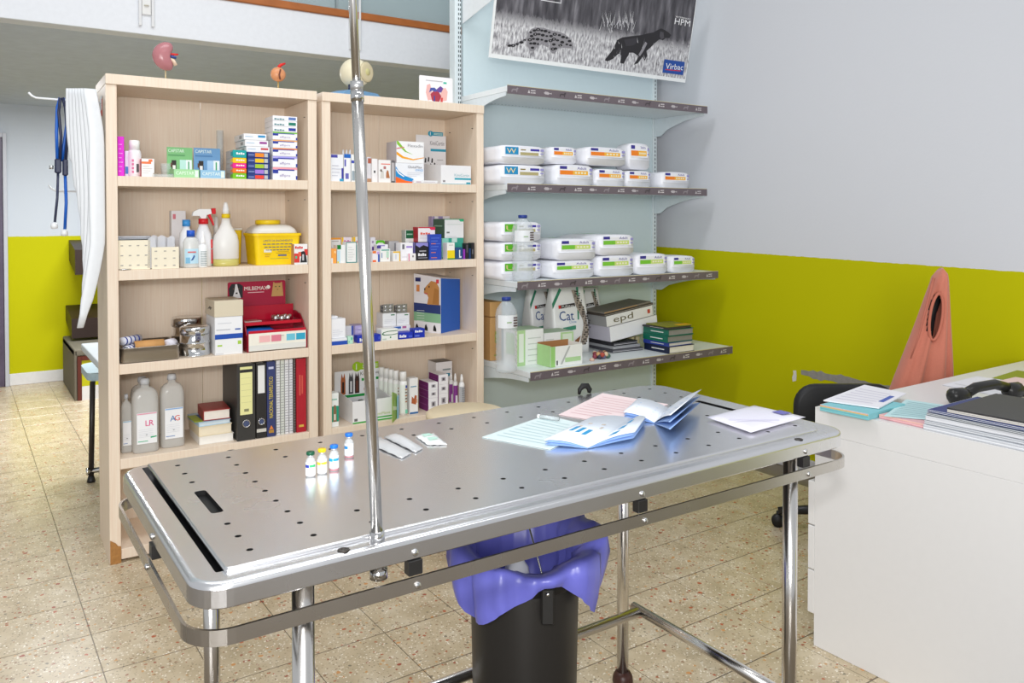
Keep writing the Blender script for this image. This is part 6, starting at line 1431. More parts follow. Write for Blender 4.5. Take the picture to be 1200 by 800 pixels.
p3 = along(o2, .062)
o3 = tilted('magazine', 'dark magazine on top of the leaning magazine box', 'magazine', 0, 0, .38, .2, .012, '4a423c', ang, [('f', 0, .4, 1, .6, 'a8a29a')]); o3.location = p3
p4 = along(o3, .0135)
o4 = tilted('magazine', 'topmost grey and brown magazine on the leaning pile', 'magazine', 0, 0, .36, .19, .01, '7a746c', ang, [('f', 0, .4, .7, .7, 'c9944a')]); o4.location = p4 + Vector((-.01, 0, 0))
# stack of books at the right end
ub, _ = MT.uz(797, 400, -.19)
rzb = -math.radians(24)
zb = zs + .0008
def rbook(label, w_, d_, h_, cover, pages, dx=0, rz=0.0, spinecol=None):
    global zb
    d_ = .205
    t = thing('book', label, 'book', MT.w(ub + dx, -.195, zb), MT.a + rz, 'stacked books at the right of the lowest shelf')
    k = .003; cm = mat(cover, .4, 0, .04)
    m = MB(); m.box(-w_ / 2, w_ / 2, 0, d_, 0, k, cm); m.box(-w_ / 2, w_ / 2, 0, d_, h_ - k, h_, cm); m.box(-w_ / 2, -w_ / 2 + k, 0, d_, k, h_ - k, cm); m.build('cover', t)
    m = MB(); m.box(-w_ / 2 + k + .0002, w_ / 2 - .004, .004, d_ - .004, k + .0002, h_ - k - .0002, mat(pages, .8, 0, .08)); m.build('page_block', t)
    m = MB(); m.box(-w_ / 2 - .001, -w_ / 2 - .0002, d_ * .2, d_ * .7, h_ * .42, h_ * .56, P('d9dcd8')); m.build('spine_lettering', t)
    zb += h_ + .0008
rbook('navy hardback at the bottom of the right book stack', .20, .26, .04, '16203c', 'e9e4d6', .01, .0)
rbook('dark blue and white book second from the bottom of the right stack', .19, .25, .022, '2a3c8c', 'd6d2ca', 0, .02)
rbook('dark green spined book, lower of two, in the right stack', .20, .26, .036, '0f6450', '8a8880', -.002, -.02)
rbook('dark green spined book, upper of two, in the right stack', .20, .26, .036, '0f6450', '8f8d86', .003, .0)
rbook('thin black magazine on top of the right book stack', .19, .25, .01, '2a2a2e', '6a6a6a', -.005, .05)
m = MB(); m.box(-.1, .09, .0, .18, 0, .005, mat('8a8a2c', .5, var=.2)); m.box(.0, .09, .01, .05, .005, .0062, P('e4a81c')); tag(m.build('magazine', None, MT.w(ub + .01, -.18, zb), MT.a - .05), 'olive and orange magazine topping the right book stack', 'magazine')

# ------------------------------------------------------------------ steel examination table
TX0, TX1, TY0, TY1, TZ = 0.268, 1.843, 1.210, 1.897, 0.90
tb_ = thing('examination_table', 'stainless steel veterinary examination table with perforated top', 'table', (0, 0, 0))
outer = rrect(TX0, TX1, TY0, TY1, .055, 8)
PX0, PX1, PY0, PY1 = .319, 1.765, 1.246, 1.879
def ringloft(specs):
    return [[(x, y, z_) for x, y in rrect(TX0 + i, TX1 - i, TY0 + i, TY1 - i, max(.004, .055 - i), 8)] for i, z_ in specs]
m = MB()
m.loft(ringloft([(.02, .862), (.002, .862), (.0, .864), (.0, .8905)]), STEEL, False, caps=False)
m.loft(ringloft([(.0, .8905), (.0008, .8945), (.003, .8975), (.0065, .8993), (.011, .9)]), STEEL, True, caps=False)
m.loft(ringloft([(.011, .9), (.016, .9)]), STEEL, False, caps=False)
# flat rim between the rolled edge and the trough opening
inner_o = rrect(TX0 + .016, TX1 - .016, TY0 + .016, TY1 - .016, .039, 8)
GX0 = .308
hole = rrect(GX0, PX1 - .012, PY0 + .01, PY1 - .008, .004, 8)
nn = len(inner_o)
m.add([(x, y, .9) for x, y in inner_o] + [(x, y, .9) for x, y in hole] + [(x, y, .872) for x, y in hole],
      [(k, (k + 1) % nn, nn + (k + 1) % nn, nn + k) for k in range(nn)] + [(nn + k, nn + (k + 1) % nn, 2 * nn + (k + 1) % nn, 2 * nn + k) for k in range(nn)], STEEL, False)
rim = m.build('rim', tb_)
m = MB(); m.prism(hole, .868, .872, mat('3c3c3e', .4, .8), 'XY'); m.build('drain_pan', tb_)
# perforated plate: cells with real holes
m = MB()
pl_r = []
for i, z_ in ((.003, .8985), (.0, .9005), (.0, .9030), (.0012, .9052), (.0035, .9062)):
    pl_r.append([(x, y, z_) for x, y in rrect(PX0 + i, PX1 - i, PY0 + i, PY1 - i, .008, 3)])
m.loft(pl_r, STEEL, True, caps=False)
HX0, HDX, HY0, HDY, ZP = .371, .1055, 1.298, .0659, .9062
gx0, gx1 = HX0 - .0305, HX0 + 13 * HDX + .0175; gy0, gy1 = HY0 - HDY / 2, HY0 + 8.5 * HDY
def flat(pts): m.add([(x, y, ZP) for x, y in pts], [tuple(range(len(pts)))], STEEL)
inn = rrect(PX0 + .0035, PX1 - .0035, PY0 + .0035, PY1 - .0035, .008, 3); cor = rrect(gx0, gx1, gy0, gy1, .0001, 3); n_ = len(inn)
m.add([(x, y, ZP) for x, y in inn] + [(x, y, ZP) for x, y in cor], [(k, (k + 1) % n_, n_ + (k + 1) % n_, n_ + k) for k in range(n_)], STEEL)
def cell(x0, x1, y0, y1, hole_pts):
    cx, cy = (x0 + x1) / 2, (y0 + y1) / 2; hc = (sum(p[0] for p in hole_pts) / len(hole_pts), sum(p[1] for p in hole_pts) / len(hole_pts))
    out_ = []
    for (hx, hy) in hole_pts:
        dx, dy = hx - hc[0], hy - hc[1]
        t_ = min([(x1 - hc[0]) / dx if dx > 1e-9 else ((x0 - hc[0]) / dx if dx < -1e-9 else 1e9), (y1 - hc[1]) / dy if dy > 1e-9 else ((y0 - hc[1]) / dy if dy < -1e-9 else 1e9)])
        out_.append((hc[0] + dx * t_, hc[1] + dy * t_))
    n = len(hole_pts); vv = [(x, y, ZP) for x, y in out_] + [(x, y, ZP) for x, y in hole_pts] + [(x, y, .896) for x, y in hole_pts]
    m.add(vv, [(k, (k + 1) % n, n + (k + 1) % n, n + k) for k in range(n)], STEEL)
    m.add(vv, [(n + k, n + (k + 1) % n, 2 * n + (k + 1) % n, 2 * n + k) for k in range(n)] + [tuple(range(2 * n, 3 * n))], mat('161616', .5))
    # corner triangles left by the radial fan
    for cxx, cyy in ((x0, y0), (x1, y0), (x1, y1), (x0, y1)):
        best = None
        for k in range(n):
            a, b_ = out_[k], out_[(k + 1) % n]
            if abs(a[0] - b_[0]) > 1e-7 and abs(a[1] - b_[1]) > 1e-7 and min(abs(a[0] - cxx), abs(b_[0] - cxx)) < 1e-6 and min(abs(a[1] - cyy), abs(b_[1] - cyy)) < 1e-6: best = (a, b_)
        if best: flat([best[0], best[1], (cxx, cyy)])
for k in range(14):
    x = HX0 + HDX * k; xa = gx0 if k == 0 else x - HDX / 2; xb = gx1 if k == 13 else x + HDX / 2
    rows = range(9) if k in (0, 1, 12, 13) else (0, 1, 7, 8)
    for r_ in range(9):
        y = HY0 + HDY * r_; ya, yb = y - HDY / 2, y + HDY / 2
        if k in (0, 13) and r_ in (3, 4, 5):
            if r_ == 3:
                a0, a1, c0, c1, e1 = x - .011, x + .011, 1.493, 1.632, ya + 3 * HDY
                flat([(xa, ya), (xb, ya), (xb, c0), (xa, c0)]); flat([(xa, c1), (xb, c1), (xb, e1), (xa, e1)])
                flat([(xa, c0), (a0, c0), (a0, c1), (xa, c1)]); flat([(a1, c0), (xb, c0), (xb, c1), (a1, c1)])
                sl_ = [(a0, c0), (a1, c0), (a1, c1), (a0, c1)]
                m.add([(p[0], p[1], ZP) for p in sl_] + [(p[0], p[1], .896) for p in sl_], [(0, 1, 5, 4), (1, 2, 6, 5), (2, 3, 7, 6), (3, 0, 4, 7), (4, 5, 6, 7)], mat('161616', .5))
                for p in sl_:
                    sx, sy = (1 if p[0] == a0 else -1), (1 if p[1] == c0 else -1); flat([p, (p[0] + sx * .006, p[1]), (p[0] + sx * .002, p[1] + sy * .002), (p[0], p[1] + sy * .006)])
            continue
        if r_ in rows: cell(xa, xb, ya, yb, [(x + .0056 * math.cos(2 * math.pi * (q + .5) / 12), y + .0056 * math.sin(2 * math.pi * (q + .5) / 12)) for q in range(12)])
        else: flat([(xa, ya), (xb, ya), (xb, yb), (xa, yb)])
plate = m.build('perforated_plate', tb_, normals=False)
for p in plate.data.polygons:
    if p.normal.z < -.5 and p.center.z > .9: p.flip()
plate.data.update()
# four screws on the rim
for k, (x, y) in enumerate(((.50, 1.226), (1.66, 1.226), (.50, 1.889), (1.66, 1.889))):
    m = MB(); m.lathe([(.0001, 0), (.0105, 0), (.0095, .0015), (.004, .0017), (.0035, .0008), (.0001, .0008)], mat('4a4642', .35, .7), (x, y, .9001), 14); m.build('rim_screw', tb_)
# lower side rail
m = MB()
ro = [rrect(TX0 - i, TX1 + i, TY0 - i, TY1 + i, .055 + i, 8) for i in (.004, .009)]
rs = []
for pts, z_ in ((ro[0], .812), (ro[1], .812), (ro[1], .836), (ro[0], .836), (ro[0], .812)):
    rs.append([(x, y, z_) for x, y in pts])
m.loft(rs, steel_mat('satin_rail_steel', 'd6d2cd', .26), False, caps=False); m.build('side_rail', tb_)
for (x, y, ax) in ((.62, TY0, 'y'), (1.135, TY0, 'y'), (1.665, TY0, 'y'), (.62, TY1, 'y'), (1.665, TY1, 'y'), (TX0, 1.53, 'x'), (TX1, 1.53, 'x')):
    m = MB()
    sgn = 1 if y == TY0 or x == TX0 else -1
    if ax == 'y':
        a, b_ = sorted((y - sgn * .0035, y + sgn * .015)); m.box(x - .013, x + .013, a, b_, .8365, .8615, BLACKP, .001)
        for zz in (.822, .874): m.ball((x, y - sgn * (.0105 if zz < .85 else .0015), zz), .006, CHROME, 1, .5, 1, 10, 6)
    else:
        a, b_ = sorted((x - sgn * .0035, x + sgn * .015)); m.box(a, b_, y - .013, y + .013, .8365, .8615, BLACKP, .001)
        for zz in (.822, .874): m.ball((x - sgn * (.0105 if zz < .85 else .0015), y, zz), .006, CHROME, .5, 1, 1, 10, 6)
    m.build('rail_spacer', tb_)
LEG = [(.44, 1.247), (.44, 1.832), (1.668, 1.255), (1.668, 1.862)]
for x, y in LEG:
    m = MB(); m.tube([(x, y, .0375), (x, y, .862)], .0176, TUBE_STEEL, 20); m.build('leg', tb_)
    m = MB(); m.lathe([(.0001, 0), (.030, 0), (.032, .006), (.030, .022), (.022, .036), (.0001, .037)], mat('3a1c14', .4), (x, y, 0), 18); m.build('rubber_foot', tb_)
for x in (.44, 1.668):
    m = MB(); m.tube([(x, LEG[0][1] + .0165, .255), (x, 1.815, .255)], .0145, TUBE_STEEL, 14); m.build('end_stretcher', tb_)
m = MB(); m.tube([(.4545, 1.782, .255), (1.654, 1.782, .255)], .0145, TUBE_STEEL, 14); m.build('long_stretcher', tb_)
# leaning drip pole
pb_ = onZ(442, 632, .9); pb_.y += .0
top_dir = ray(413.5, 0); base_dir = ray(442, 632)
tdepth = (pb_ - EYE).dot(FW)
pt_ = EYE + top_dir * (tdepth / top_dir.dot(FW))
ax_ = (pt_ - pb_).normalized()
pole = thing('drip_pole', 'tall leaning stainless steel drip pole socketed in the table rim', 'pole', (pb_.x, pb_.y, .9002))
def pp_(s_): return tuple(ax_ * s_)
m = MB(); m.tube([pp_(.012), pp_(.4), pp_(.745)], .0098, TUBE_STEEL, 20); m.build('lower_tube', pole)
m = MB(); m.tube([pp_(.735), pp_(1.25)], .0072, TUBE_STEEL, 18); m.build('upper_tube', pole)
m = MB(); m.tube([pp_(.728), pp_(.746)], .0112, CHROME, 18); m.tube([pp_(.7465), pp_(.762)], .0108, mat('b9b9ba', .3, .8), 18); m.build('clamp_ring', pole)
m = MB(); m.tube([pp_(.0), pp_(.014)], .0125, CHROME, 18); m.build('socket', pole)
hk = ax_ * 1.25
m = MB(); m.tube([tuple(hk + Vector((0, 0, -.002))), tuple(hk + Vector((.05, 0, .02))), tuple(hk + Vector((.09, 0, .0))), tuple(hk + Vector((.1, 0, .03)))], .004, CHROME, 8); m.tube([tuple(hk + Vector((0, 0, -.002))), tuple(hk + Vector((-.05, 0, .02))), tuple(hk + Vector((-.09, 0, .0))), tuple(hk + Vector((-.1, 0, .03)))], .004, CHROME, 8); m.build('bag_hook', pole)
m = MB(); m.lathe([(.0001, -.028), (.015, -.028), (.015, -.012), (.011, -.011), (.011, 0), (.0001, 0)], CHROME, (pb_.x + .004, pb_.y + .004, .8615), 18); m.build('pole_socket', tb_)

# ---- on the table
PZ = .9065
VG = mat('e9eef0', .05, 0, 0, alpha=.5)
for k, (px, py, pt, cap, lab_c, band, lb) in enumerate(((364, 558.5, 528, '14583c', 'f2f3f3', ('2f45b0', '3cc47a'), 'vaccine vial with dark green cap, leftmost on the steel table'), (377.5, 555.5, 524.5, 'f2ce10', 'f4f4f2', ('f2d23a', 'f2d23a'), 'vaccine vial with yellow cap on the steel table'), (391.5, 551.5, 520, '1c76d8', 'f2f4f6', ('1fa0dc', '1fa0dc'), 'vaccine vial with blue cap and blue band beside the yellow capped vial'), (409, 536.5, 506.5, '1c74d8', 'f1f3f6', ('2f93dc', 'f1f3f6'), 'vaccine vial with blue cap standing apart from the other three'))):
    q = onZ(px, py - 1.0, PZ); dep = (q - EYE).dot(FW); hh = (py - 1 - pt) * dep / F_PX * .97; r = .0098
    t = thing('vaccine_vial', lb, 'vial', (q.x, q.y, PZ + .0003), -TH + .3, 'vaccine vials on the table')
    m = MB(); m.lathe([(.0001, 0), (r * .94, 0), (r, .0015), (r, hh * .62), (r * .8, hh * .72), (r * .55, hh * .76), (r * .55, hh * .8), (.0001, hh * .8)], VG, n=18); m.build('glass', t)
    m = MB(); m.lathe([(.0001, hh * .801), (r * .66, hh * .801), (r * .66, hh * .875), (.0001, hh * .875)], mat('d5d7da', .3, .6), n=18); m.build('collar', t)
    m = MB(); m.lathe([(.0001, hh * .876), (r * .86, hh * .876), (r * .88, hh * .97), (r * .8, hh), (.0001, hh)], mat(cap, .35), n=18); m.build('cap', t)
    m = MB(); lab = []; nn_ = 16; z0_, z1_ = hh * (.05 if k < 2 else .1), hh * .6
    def wrap(z0, z1, a0, a1, e, c):
        vv = []
        for i in range(nn_ + 1):
            a = math.radians(a0 + (a1 - a0) * i / nn_)
            for zz in (z0, z1): vv.append(((r + e) * math.cos(a), (r + e) * math.sin(a), zz))
        m.add(vv, [(2 * i, 2 * i + 2, 2 * i + 3, 2 * i + 1) for i in range(nn_)], P(c), True)
    wrap(z0_, z1_, 150, 400, .0003, lab_c)
    wrap(hh * .38, hh * .5, 190, 250, .0006, band[0]); wrap(hh * .4, hh * .5, 255, 330, .0006, band[1])
    if k > 1: wrap(hh * .02, hh * .08, 150, 400, .0003, 'c07a84')
    m.build('paper_label', t, normals=False)
FOIL = mat('d9dadb', .3, .25, .1)
def packet(name, label, pts, ridge, c, cat='packet', extra=None):
    P0 = [onZ(px, py, PZ) for px, py in pts]; cx = sum((p.x for p in P0)) / 4; cy = sum((p.y for p in P0)) / 4
    m = MB(); A, B, C_, D_ = [Vector((p.x - cx, p.y - cy)) for p in P0]; N1, N2 = 10, 6; vs_ = []
    for i in range(N1 + 1):
        for j in range(N2 + 1):
            s_, r_ = i / N1, j / N2; q = (A * (1 - s_) + B * s_) * (1 - r_) + (D_ * (1 - s_) + C_ * s_) * r_
            zz = .0015 + ridge * math.sin(math.pi * r_) * math.sin(math.pi * min(1, s_ * 1.15)) ** .6 + .002 * math.sin(i * 2.1 + j * 1.3) ** 2 + (.006 * s_ ** 4 if ridge < .006 else 0)
            vs_.append((q.x, q.y, zz))
    K = len(vs_); vb = [(x, y, max(.0, zz - .0012)) for x, y, zz in vs_]; fs = []
    for i in range(N1):
        for j in range(N2):
            a = i * (N2 + 1) + j; fs.append((a, a + 1, a + N2 + 2, a + N2 + 1)); fs.append((K + a, K + a + N2 + 1, K + a + N2 + 2, K + a + 1))
    for i in range(N1):
        for a in (i * (N2 + 1), i * (N2 + 1) + N2): fs.append((a, a + N2 + 1, K + a + N2 + 1, K + a))
    for j in range(N2):
        for a in (j, N1 * (N2 + 1) + j): fs.append((a, a + 1, K + a + 1, K + a))
    m.add(vs_ + vb, fs, c, True)
    if extra: extra(m, A, B, C_, D_)
    return tag(m.build(name, None, (cx, cy, PZ + .0006)), label, cat)
packet('syringe_packet', 'crumpled white syringe wrapper nearest the pole', [(433, 521), (471, 538), (482, 532), (445, 513)], .008, FOIL)
packet('syringe_packet', 'crumpled white syringe wrapper between pole and gauze packet', [(450, 513), (487, 531), (496, 526), (464, 509)], .011, FOIL)
def gz(m, A, B, C_, D_):
    for s_, r_ in ((.3, .45), (.66, .5)):
        q = (A * (1 - s_) + B * s_) * (1 - r_) + (D_ * (1 - s_) + C_ * s_) * r_
        m.prism([(q.x - .012, q.y - .01), (q.x + .012, q.y - .008), (q.x + .01, q.y + .01), (q.x - .01, q.y + .012)], .009, .0094, P('bfe6d6'), 'XY')
packet('gauze_packet', 'opened white gauze packet with pale green print', [(487, 512), (501, 522), (524, 522), (508, 509)], .006, mat('f0f2f1', .5, 0, .03), extra=gz)
def sheet(name, label, pts, c, cat, z0=PZ, th=.0012, prints=None, curl=0.0):
    P0 = [onZ(px, py, z0) for px, py in pts]; cx = sum(p.x for p in P0) / 4; cy = sum(p.y for p in P0) / 4
    A, B, C_, D_ = [Vector((p.x - cx, p.y - cy)) for p in P0]
    def at(s_, r_, e=0.0):
        q = (A * (1 - s_) + B * s_) * (1 - r_) + (D_ * (1 - s_) + C_ * s_) * r_
        return (q.x, q.y, th + e + curl * s_ * s_)
    m = MB(); N = 8; vs_ = [at(i / N, j / N) for i in range(N + 1) for j in range(N + 1)]; K = len(vs_)
    vb = [(x, y, zz - th) for x, y, zz in vs_]; fs = []
    for i in range(N):
        for j in range(N):
            a = i * (N + 1) + j; fs += [(a, a + 1, a + N + 2, a + N + 1), (K + a, K + a + N + 1, K + a + N + 2, K + a + 1)]
    for i in range(N):
        for a in (i * (N + 1), i * (N + 1) + N): fs.append((a, a + N + 1, K + a + N + 1, K + a))
        for a in (i, N * (N + 1) + i): fs.append((a, a + 1, K + a + 1, K + a))
    m.add(vs_ + vb, fs, mat(c, .6, 0, .02))
    for (s0, r0, s1, r1, col) in prints or ():
        m.add([at(s0, r0, .0004), at(s1, r0, .0004), at(s1, r1, .0004), at(s0, r1, .0004)], [(0, 1, 2, 3)], P(col))
    return tag(m.build(name, None, (cx, cy, z0 + .0004)), label, cat)
plines = [(.1, .12 + .09 * k, .85 - .1 * (k % 3), .135 + .09 * k, 'b9d4d8') for k in range(9)]
sheet('form_sheet', 'pale blue green form sheet at the front left of the papers', [(565, 512.5), (645, 527), (696, 500), (640, 487)], 'dcecec', 'paper', prints=plines)
sheet('form_sheet', 'pale pink form sheet at the back of the papers', [(655, 486), (722, 497), (783, 474), (706, 461)], 'f1dcdc', 'paper', prints=[(.1, .12 + .09 * k, .85 - .1 * (k % 3), .135 + .09 * k, 'e0b9bc') for k in range(9)])
q0 = onZ(633, 487.5, PZ + .008); q1 = onZ(655, 490.5, PZ + .008)
t = thing('glass_tube', 'clear capped tube lying across the top of the blue green form', 'tube', (q0.x, q0.y, PZ + .0022)); d_ = q1 - q0
m = MB(); m.tube([(0, 0, .005), (d_.x, d_.y, .005)], .005, mat('e6ecee', .1, 0, 0, trans=.6, ior=1.2), 12); m.build('tube', t)
m = MB(); m.tube([(d_.x * .0 - d_.x * .12, -d_.y * .12, .005), (-d_.x * .002, -d_.y * .002, .005)], .0056, mat('eef0f0', .4), 12); m.build('stopper', t)
def booklet(label, spine, left, right, lift_l, lift_r, inner, prints_l, prints_r):
    """open health booklet: spine edge on the table, two halves fanning up"""
    S0, S1 = [onZ(px, py, PZ + .002) for px, py in spine]
    t = thing('vaccination_booklet', label, 'booklet', (S0.x, S0.y, PZ + .0012), 0, 'open vaccination booklets')
    for side, pts, lift, prints, nm in ((-1, left, lift_l, prints_l, 'left_pages'), (1, right, lift_r, prints_r, 'right_pages')):
        E0 = onZ(pts[0][0], pts[0][1], PZ + .002 + lift); E1 = onZ(pts[1][0], pts[1][1], PZ + .002 + lift)
        for lay in range(3):
            m = MB(); N = 8; vs_ = []; f_ = 1 - .30 * lay
            for i in range(N + 1):
                s_ = i / N
                for a, b_ in ((S0, E0), (S1, E1)):
                    q = a.lerp(b_, s_ * (1 if lay == 0 else .97)); arch = .006 * math.sin(math.pi * s_) * (1 - lay * .4)
                    vs_.append((q.x - S0.x, q.y - S0.y, max(0.0004, (lift * s_ ** 1.1) * f_ + arch + .003 - .0014 * lay)))
            K = len(vs_); vb = [(x, y, max(.0, zz - .0008)) for x, y, zz in vs_]
            fs = []
            for i in range(N):
                a = 2 * i; fs += [(a, a + 1, a + 3, a + 2), (K + a, K + a + 2, K + a + 3, K + a + 1), (a, a + 2, K + a + 2, K + a), (a + 1, a + 3, K + a + 3, K + a + 1)]
            fs += [(0, 1, K + 1, K), (2 * N, 2 * N + 1, K + 2 * N + 1, K + 2 * N)]
            m.add(vs_ + vb, fs, mat(inner if lay == 0 else '8fb0e4', .5, 0, .03), True)
            if lay == 0:
                for (s0, r0, s1, r1, col) in prints:
                    def at(s_, r_):
                        i = min(N - 1, int(s_ * N)); fr = s_ * N - i
                        A = Vector(vs_[2 * i]).lerp(Vector(vs_[2 * i + 2]), fr); B = Vector(vs_[2 * i + 1]).lerp(Vector(vs_[2 * i + 3]), fr)
                        p_ = A.lerp(B, r_); return (p_.x, p_.y, p_.z + .0008)
                    m.add([at(s0, r0), at(s1, r0), at(s1, r1), at(s0, r1)], [(0, 1, 2, 3)], P(col))
            m.build(nm if lay == 0 else 'under_pages', t)
    return t
stick = [(.35 + .2 * k, .25 + .05 * k, .45 + .2 * k, .42 + .05 * k, '2f9ad0') for k in range(3)] + [(.25, .5, .8, .56, 'c9bcae'), (.3, .62, .7, .66, 'c9bcae')]
booklet('open blue edged vaccination booklet with blue stickers lying on the forms', [(689, 525), (742, 491)], [(637, 516), (694, 489)], [(744, 507), (757, 489)], .012, .018, 'e6eef8', stick, [(.3, .15, .5, .3, '2f9ad0'), (.3, .4, .5, .55, '2f9ad0'), (.3, .65, .5, .8, '2f9ad0')])
booklet('open blue vaccination booklet with its right half standing up', [(767, 495.5), (783, 478.5)], [(730, 483.5), (748, 467)], [(786, 487), (822, 457)], .014, .055, 'eaf0fa', [(.2, .1 + .15 * k, .8, .13 + .15 * k, 'ccdcf2') for k in range(5)], [(.2, .1 + .2 * k, .8, .14 + .2 * k, 'a9c4ee') for k in range(4)])
# envelope
P0 = [onZ(*p, PZ + .006) for p in ((828, 489), (880, 507), (944, 489), (884, 475.5))]
cx = sum(p.x for p in P0) / 4; cy = sum(p.y for p in P0) / 4
t = thing('envelope', 'thick white padded envelope with violet stamp at the right end of the table', 'envelope', (cx, cy, PZ + .0006))
A, B, C_, D_ = [Vector((p.x - cx, p.y - cy)) for p in P0]
def eat(s_, r_, zz):
    q = (A * (1 - s_) + B * s_) * (1 - r_) + (D_ * (1 - s_) + C_ * s_) * r_
    return (q.x, q.y, zz)
m = MB(); N = 8; up = []; dn = []
for i in range(N + 1):
    for j in range(N + 1):
        s_, r_ = i / N, j / N; bz_ = (math.sin(math.pi * s_) * math.sin(math.pi * r_)) ** .5
        up.append(eat(s_, r_, .007 + .011 * bz_)); dn.append(eat(s_, r_, .006 - .006 * bz_))
K = len(up); fs = []
for i in range(N):
    for j in range(N):
        a = i * (N + 1) + j; fs += [(a, a + 1, a + N + 2, a + N + 1), (K + a, K + a + N + 1, K + a + N + 2, K + a + 1)]
for i in range(N):
    for a in (i * (N + 1), i * (N + 1) + N): fs.append((a, a + N + 1, K + a + N + 1, K + a))
    for a in (i, N * (N + 1) + i): fs.append((a, a + 1, K + a + 1, K + a))
m.add(up + dn, fs, mat('e6e4f0', .4, 0, .03), True); m.build('paper_cover', t)
m = MB(); m.add([eat(.62, .72, .0185), eat(.82, .74, .0165), eat(.82, .92, .0145), eat(.62, .9, .0165)], [(0, 1, 2, 3)], P('6a68b4')); m.build('stamp', t)
m = MB(); m.add([eat(.5, .0, .0185), eat(1, .5, .0165), eat(.98, .52, .0175), eat(.5, .03, .0195)], [(0, 1, 2, 3)], P('d0cddf')); m.build('flap_fold', t)
q = onZ(683, 462, .9)
t = thing('rubber_strap', 'black rubber strap looped over the far rim of the steel table', 'strap', (q.x, TY1 - .002, .9006))
m = MB(); pts = [(-.018, .004, .002), (-.014, .006, .016), (-.004, .004, .026), (.01, .0, .026), (.016, -.004, .014), (.014, -.004, .0045)]
m.tube(pts, .0045, mat('0f0f10', .6), 10, radii=[.004, .007, .009, .009, .008, .005]); m.build('loop', t)

# ------------------------------------------------------------------ bin under the table
BX, BY, BR, BH = 1.13, 1.62, .133, .612
bn = thing('waste_bin', 'black bucket bin with violet blue liner under the steel table', 'bin', (BX, BY, 0), -TH)
m = MB(); m.lathe([(.0001, 0), (BR * .90, 0), (BR * .92, .006), (BR, BH - .06), (BR * 1.0, BH), (BR * .97, BH), (BR * .965, BH - .06), (BR * .87, .012), (.0001, .012)], mat('262422', .42), n=40); m.build('bucket', bn)
m = MB(); m.lathe([(BR * 1.002, BH - .052), (BR * 1.02, BH - .05), (BR * 1.02, BH - .003), (BR * 1.002, BH - .001)], mat('1c1b1a', .35), n=40, caps=False); m.build('rim_band', bn)
LIN = mat('6f71cc', .3, 0, .12, scale=18)
m = MB(); NA = 72
def liner_pt(k, j):
    a = 2 * math.pi * k / NA
    ca, sa = math.cos(a), math.sin(a)
    fold = .006 * math.sin(9 * a + 1) + .004 * math.sin(17 * a + 2.2) + .003 * math.sin(29 * a)
    back = .5 + .5 * sa                                 # 1 at the back
    right = max(0, ca); left = max(0, -ca)
    # inside of bucket -> over the rim -> hanging hem outside
    hem = .048 + .075 * math.exp(-((a - 5.9) / .3) ** 2) + .055 * math.exp(-((a - 4.0) / .55) ** 2) + .010 * math.sin(5 * a + .6)
    hem *= 1 - .72 * math.exp(-((a - 5.12) / .32) ** 4)
    up = .010 + .055 * back ** 1.5 + .022 * left + .018 * right + .006 * math.sin(6 * a)
    flare = .022 + .028 * right + .02 * left + .012 * back
    prof = [(BR * .80, BH - .11), (BR * .90, BH - .08), (BR * .945, BH - .05), (BR * .96, BH + up * .4), (BR * 1.0 + flare * .3, BH + up * .85), (BR * 1.02 + flare * .75, BH + up), (BR * 1.05 + flare, BH + up * .82), (BR * 1.055 + flare * 1.02, BH + up * .4 - hem * .35), (BR * 1.05 + flare * .9, BH + up * .15 - hem * .75), (BR * 1.05 + flare * .75, BH - hem)]
    r, z_ = prof[j]
    f2 = fold * (0.6 if j < 3 else 1.0 + .5 * (j > 6))
    r = r + (f2 if j > 3 else -abs(f2))
    return (r * ca, r * sa, z_ + .5 * fold * (j > 3))
vs_ = [liner_pt(k, j) for j in range(10) for k in range(NA)]
fs = [(j * NA + k, j * NA + (k + 1) % NA, (j + 1) * NA + (k + 1) % NA, (j + 1) * NA + k) for j in range(9) for k in range(NA)]
m.add(vs_, fs, LIN, True); m.build('liner', bn)
m = MB(); m.lathe([(.0001, BH - .122), (BR * .8, BH - .120), (BR * .83, BH - .104), (BR * .5, BH - .112), (.0001, BH - .116)], LIN, n=30); m.build('liner_bottom', bn)
m = MB()
hp = [(BR * 1.055 * math.cos(math.radians(a)) * 0 + .055 - .0, 0, 0) for a in range(1)]
A_ = Vector((.05, -BR * 1.04 - .012, BH - .035)); B_ = Vector((-.03, BR * 1.04 + .03, BH + .02)); hp = []
for k in range(21):
    s_ = k / 20; q = A_.lerp(B_, s_); hp.append((q.x - .028 * math.sin(math.pi * s_), q.y, q.z + .155 * math.sin(math.pi * s_)))
m.tube(hp, .0022, mat('a9a9a6', .25, .9), 8); m.build('wire_handle', bn)
m = MB(); m.box(.035, .066, -BR * 1.03 - .012, -BR * .96, BH - .105, BH - .02, mat('1c1b1a', .35), .004); m.ball((.05, -BR * 1.03 - .013, BH - .032), .005, CHROME, n=10, k=6); m.build('handle_lug', bn)
m = MB()
rr = []
for k in range(7):
    a = -math.pi / 2 + math.pi * k / 6
    rr.append([(.036 * math.cos(a) * math.cos(2 * math.pi * q / 12) * (1 + .2 * math.sin(q * 2)), .03 * math.cos(a) * math.sin(2 * math.pi * q / 12), .05 * math.sin(a)) for q in range(12)])
m.loft(rr, mat('eceef4', .6)); o = m.build('crumpled_tissue', None, (BX - .035, BY + .0, BH - .232)); tag(o, 'crumpled white tissue inside the violet bin liner', 'tissue')
o.location = Vector((BX, BY, 0)) + Vector((math.cos(-TH) * -.02 - math.sin(-TH) * .01, math.sin(-TH) * -.02 + math.cos(-TH) * .01, BH - .064))

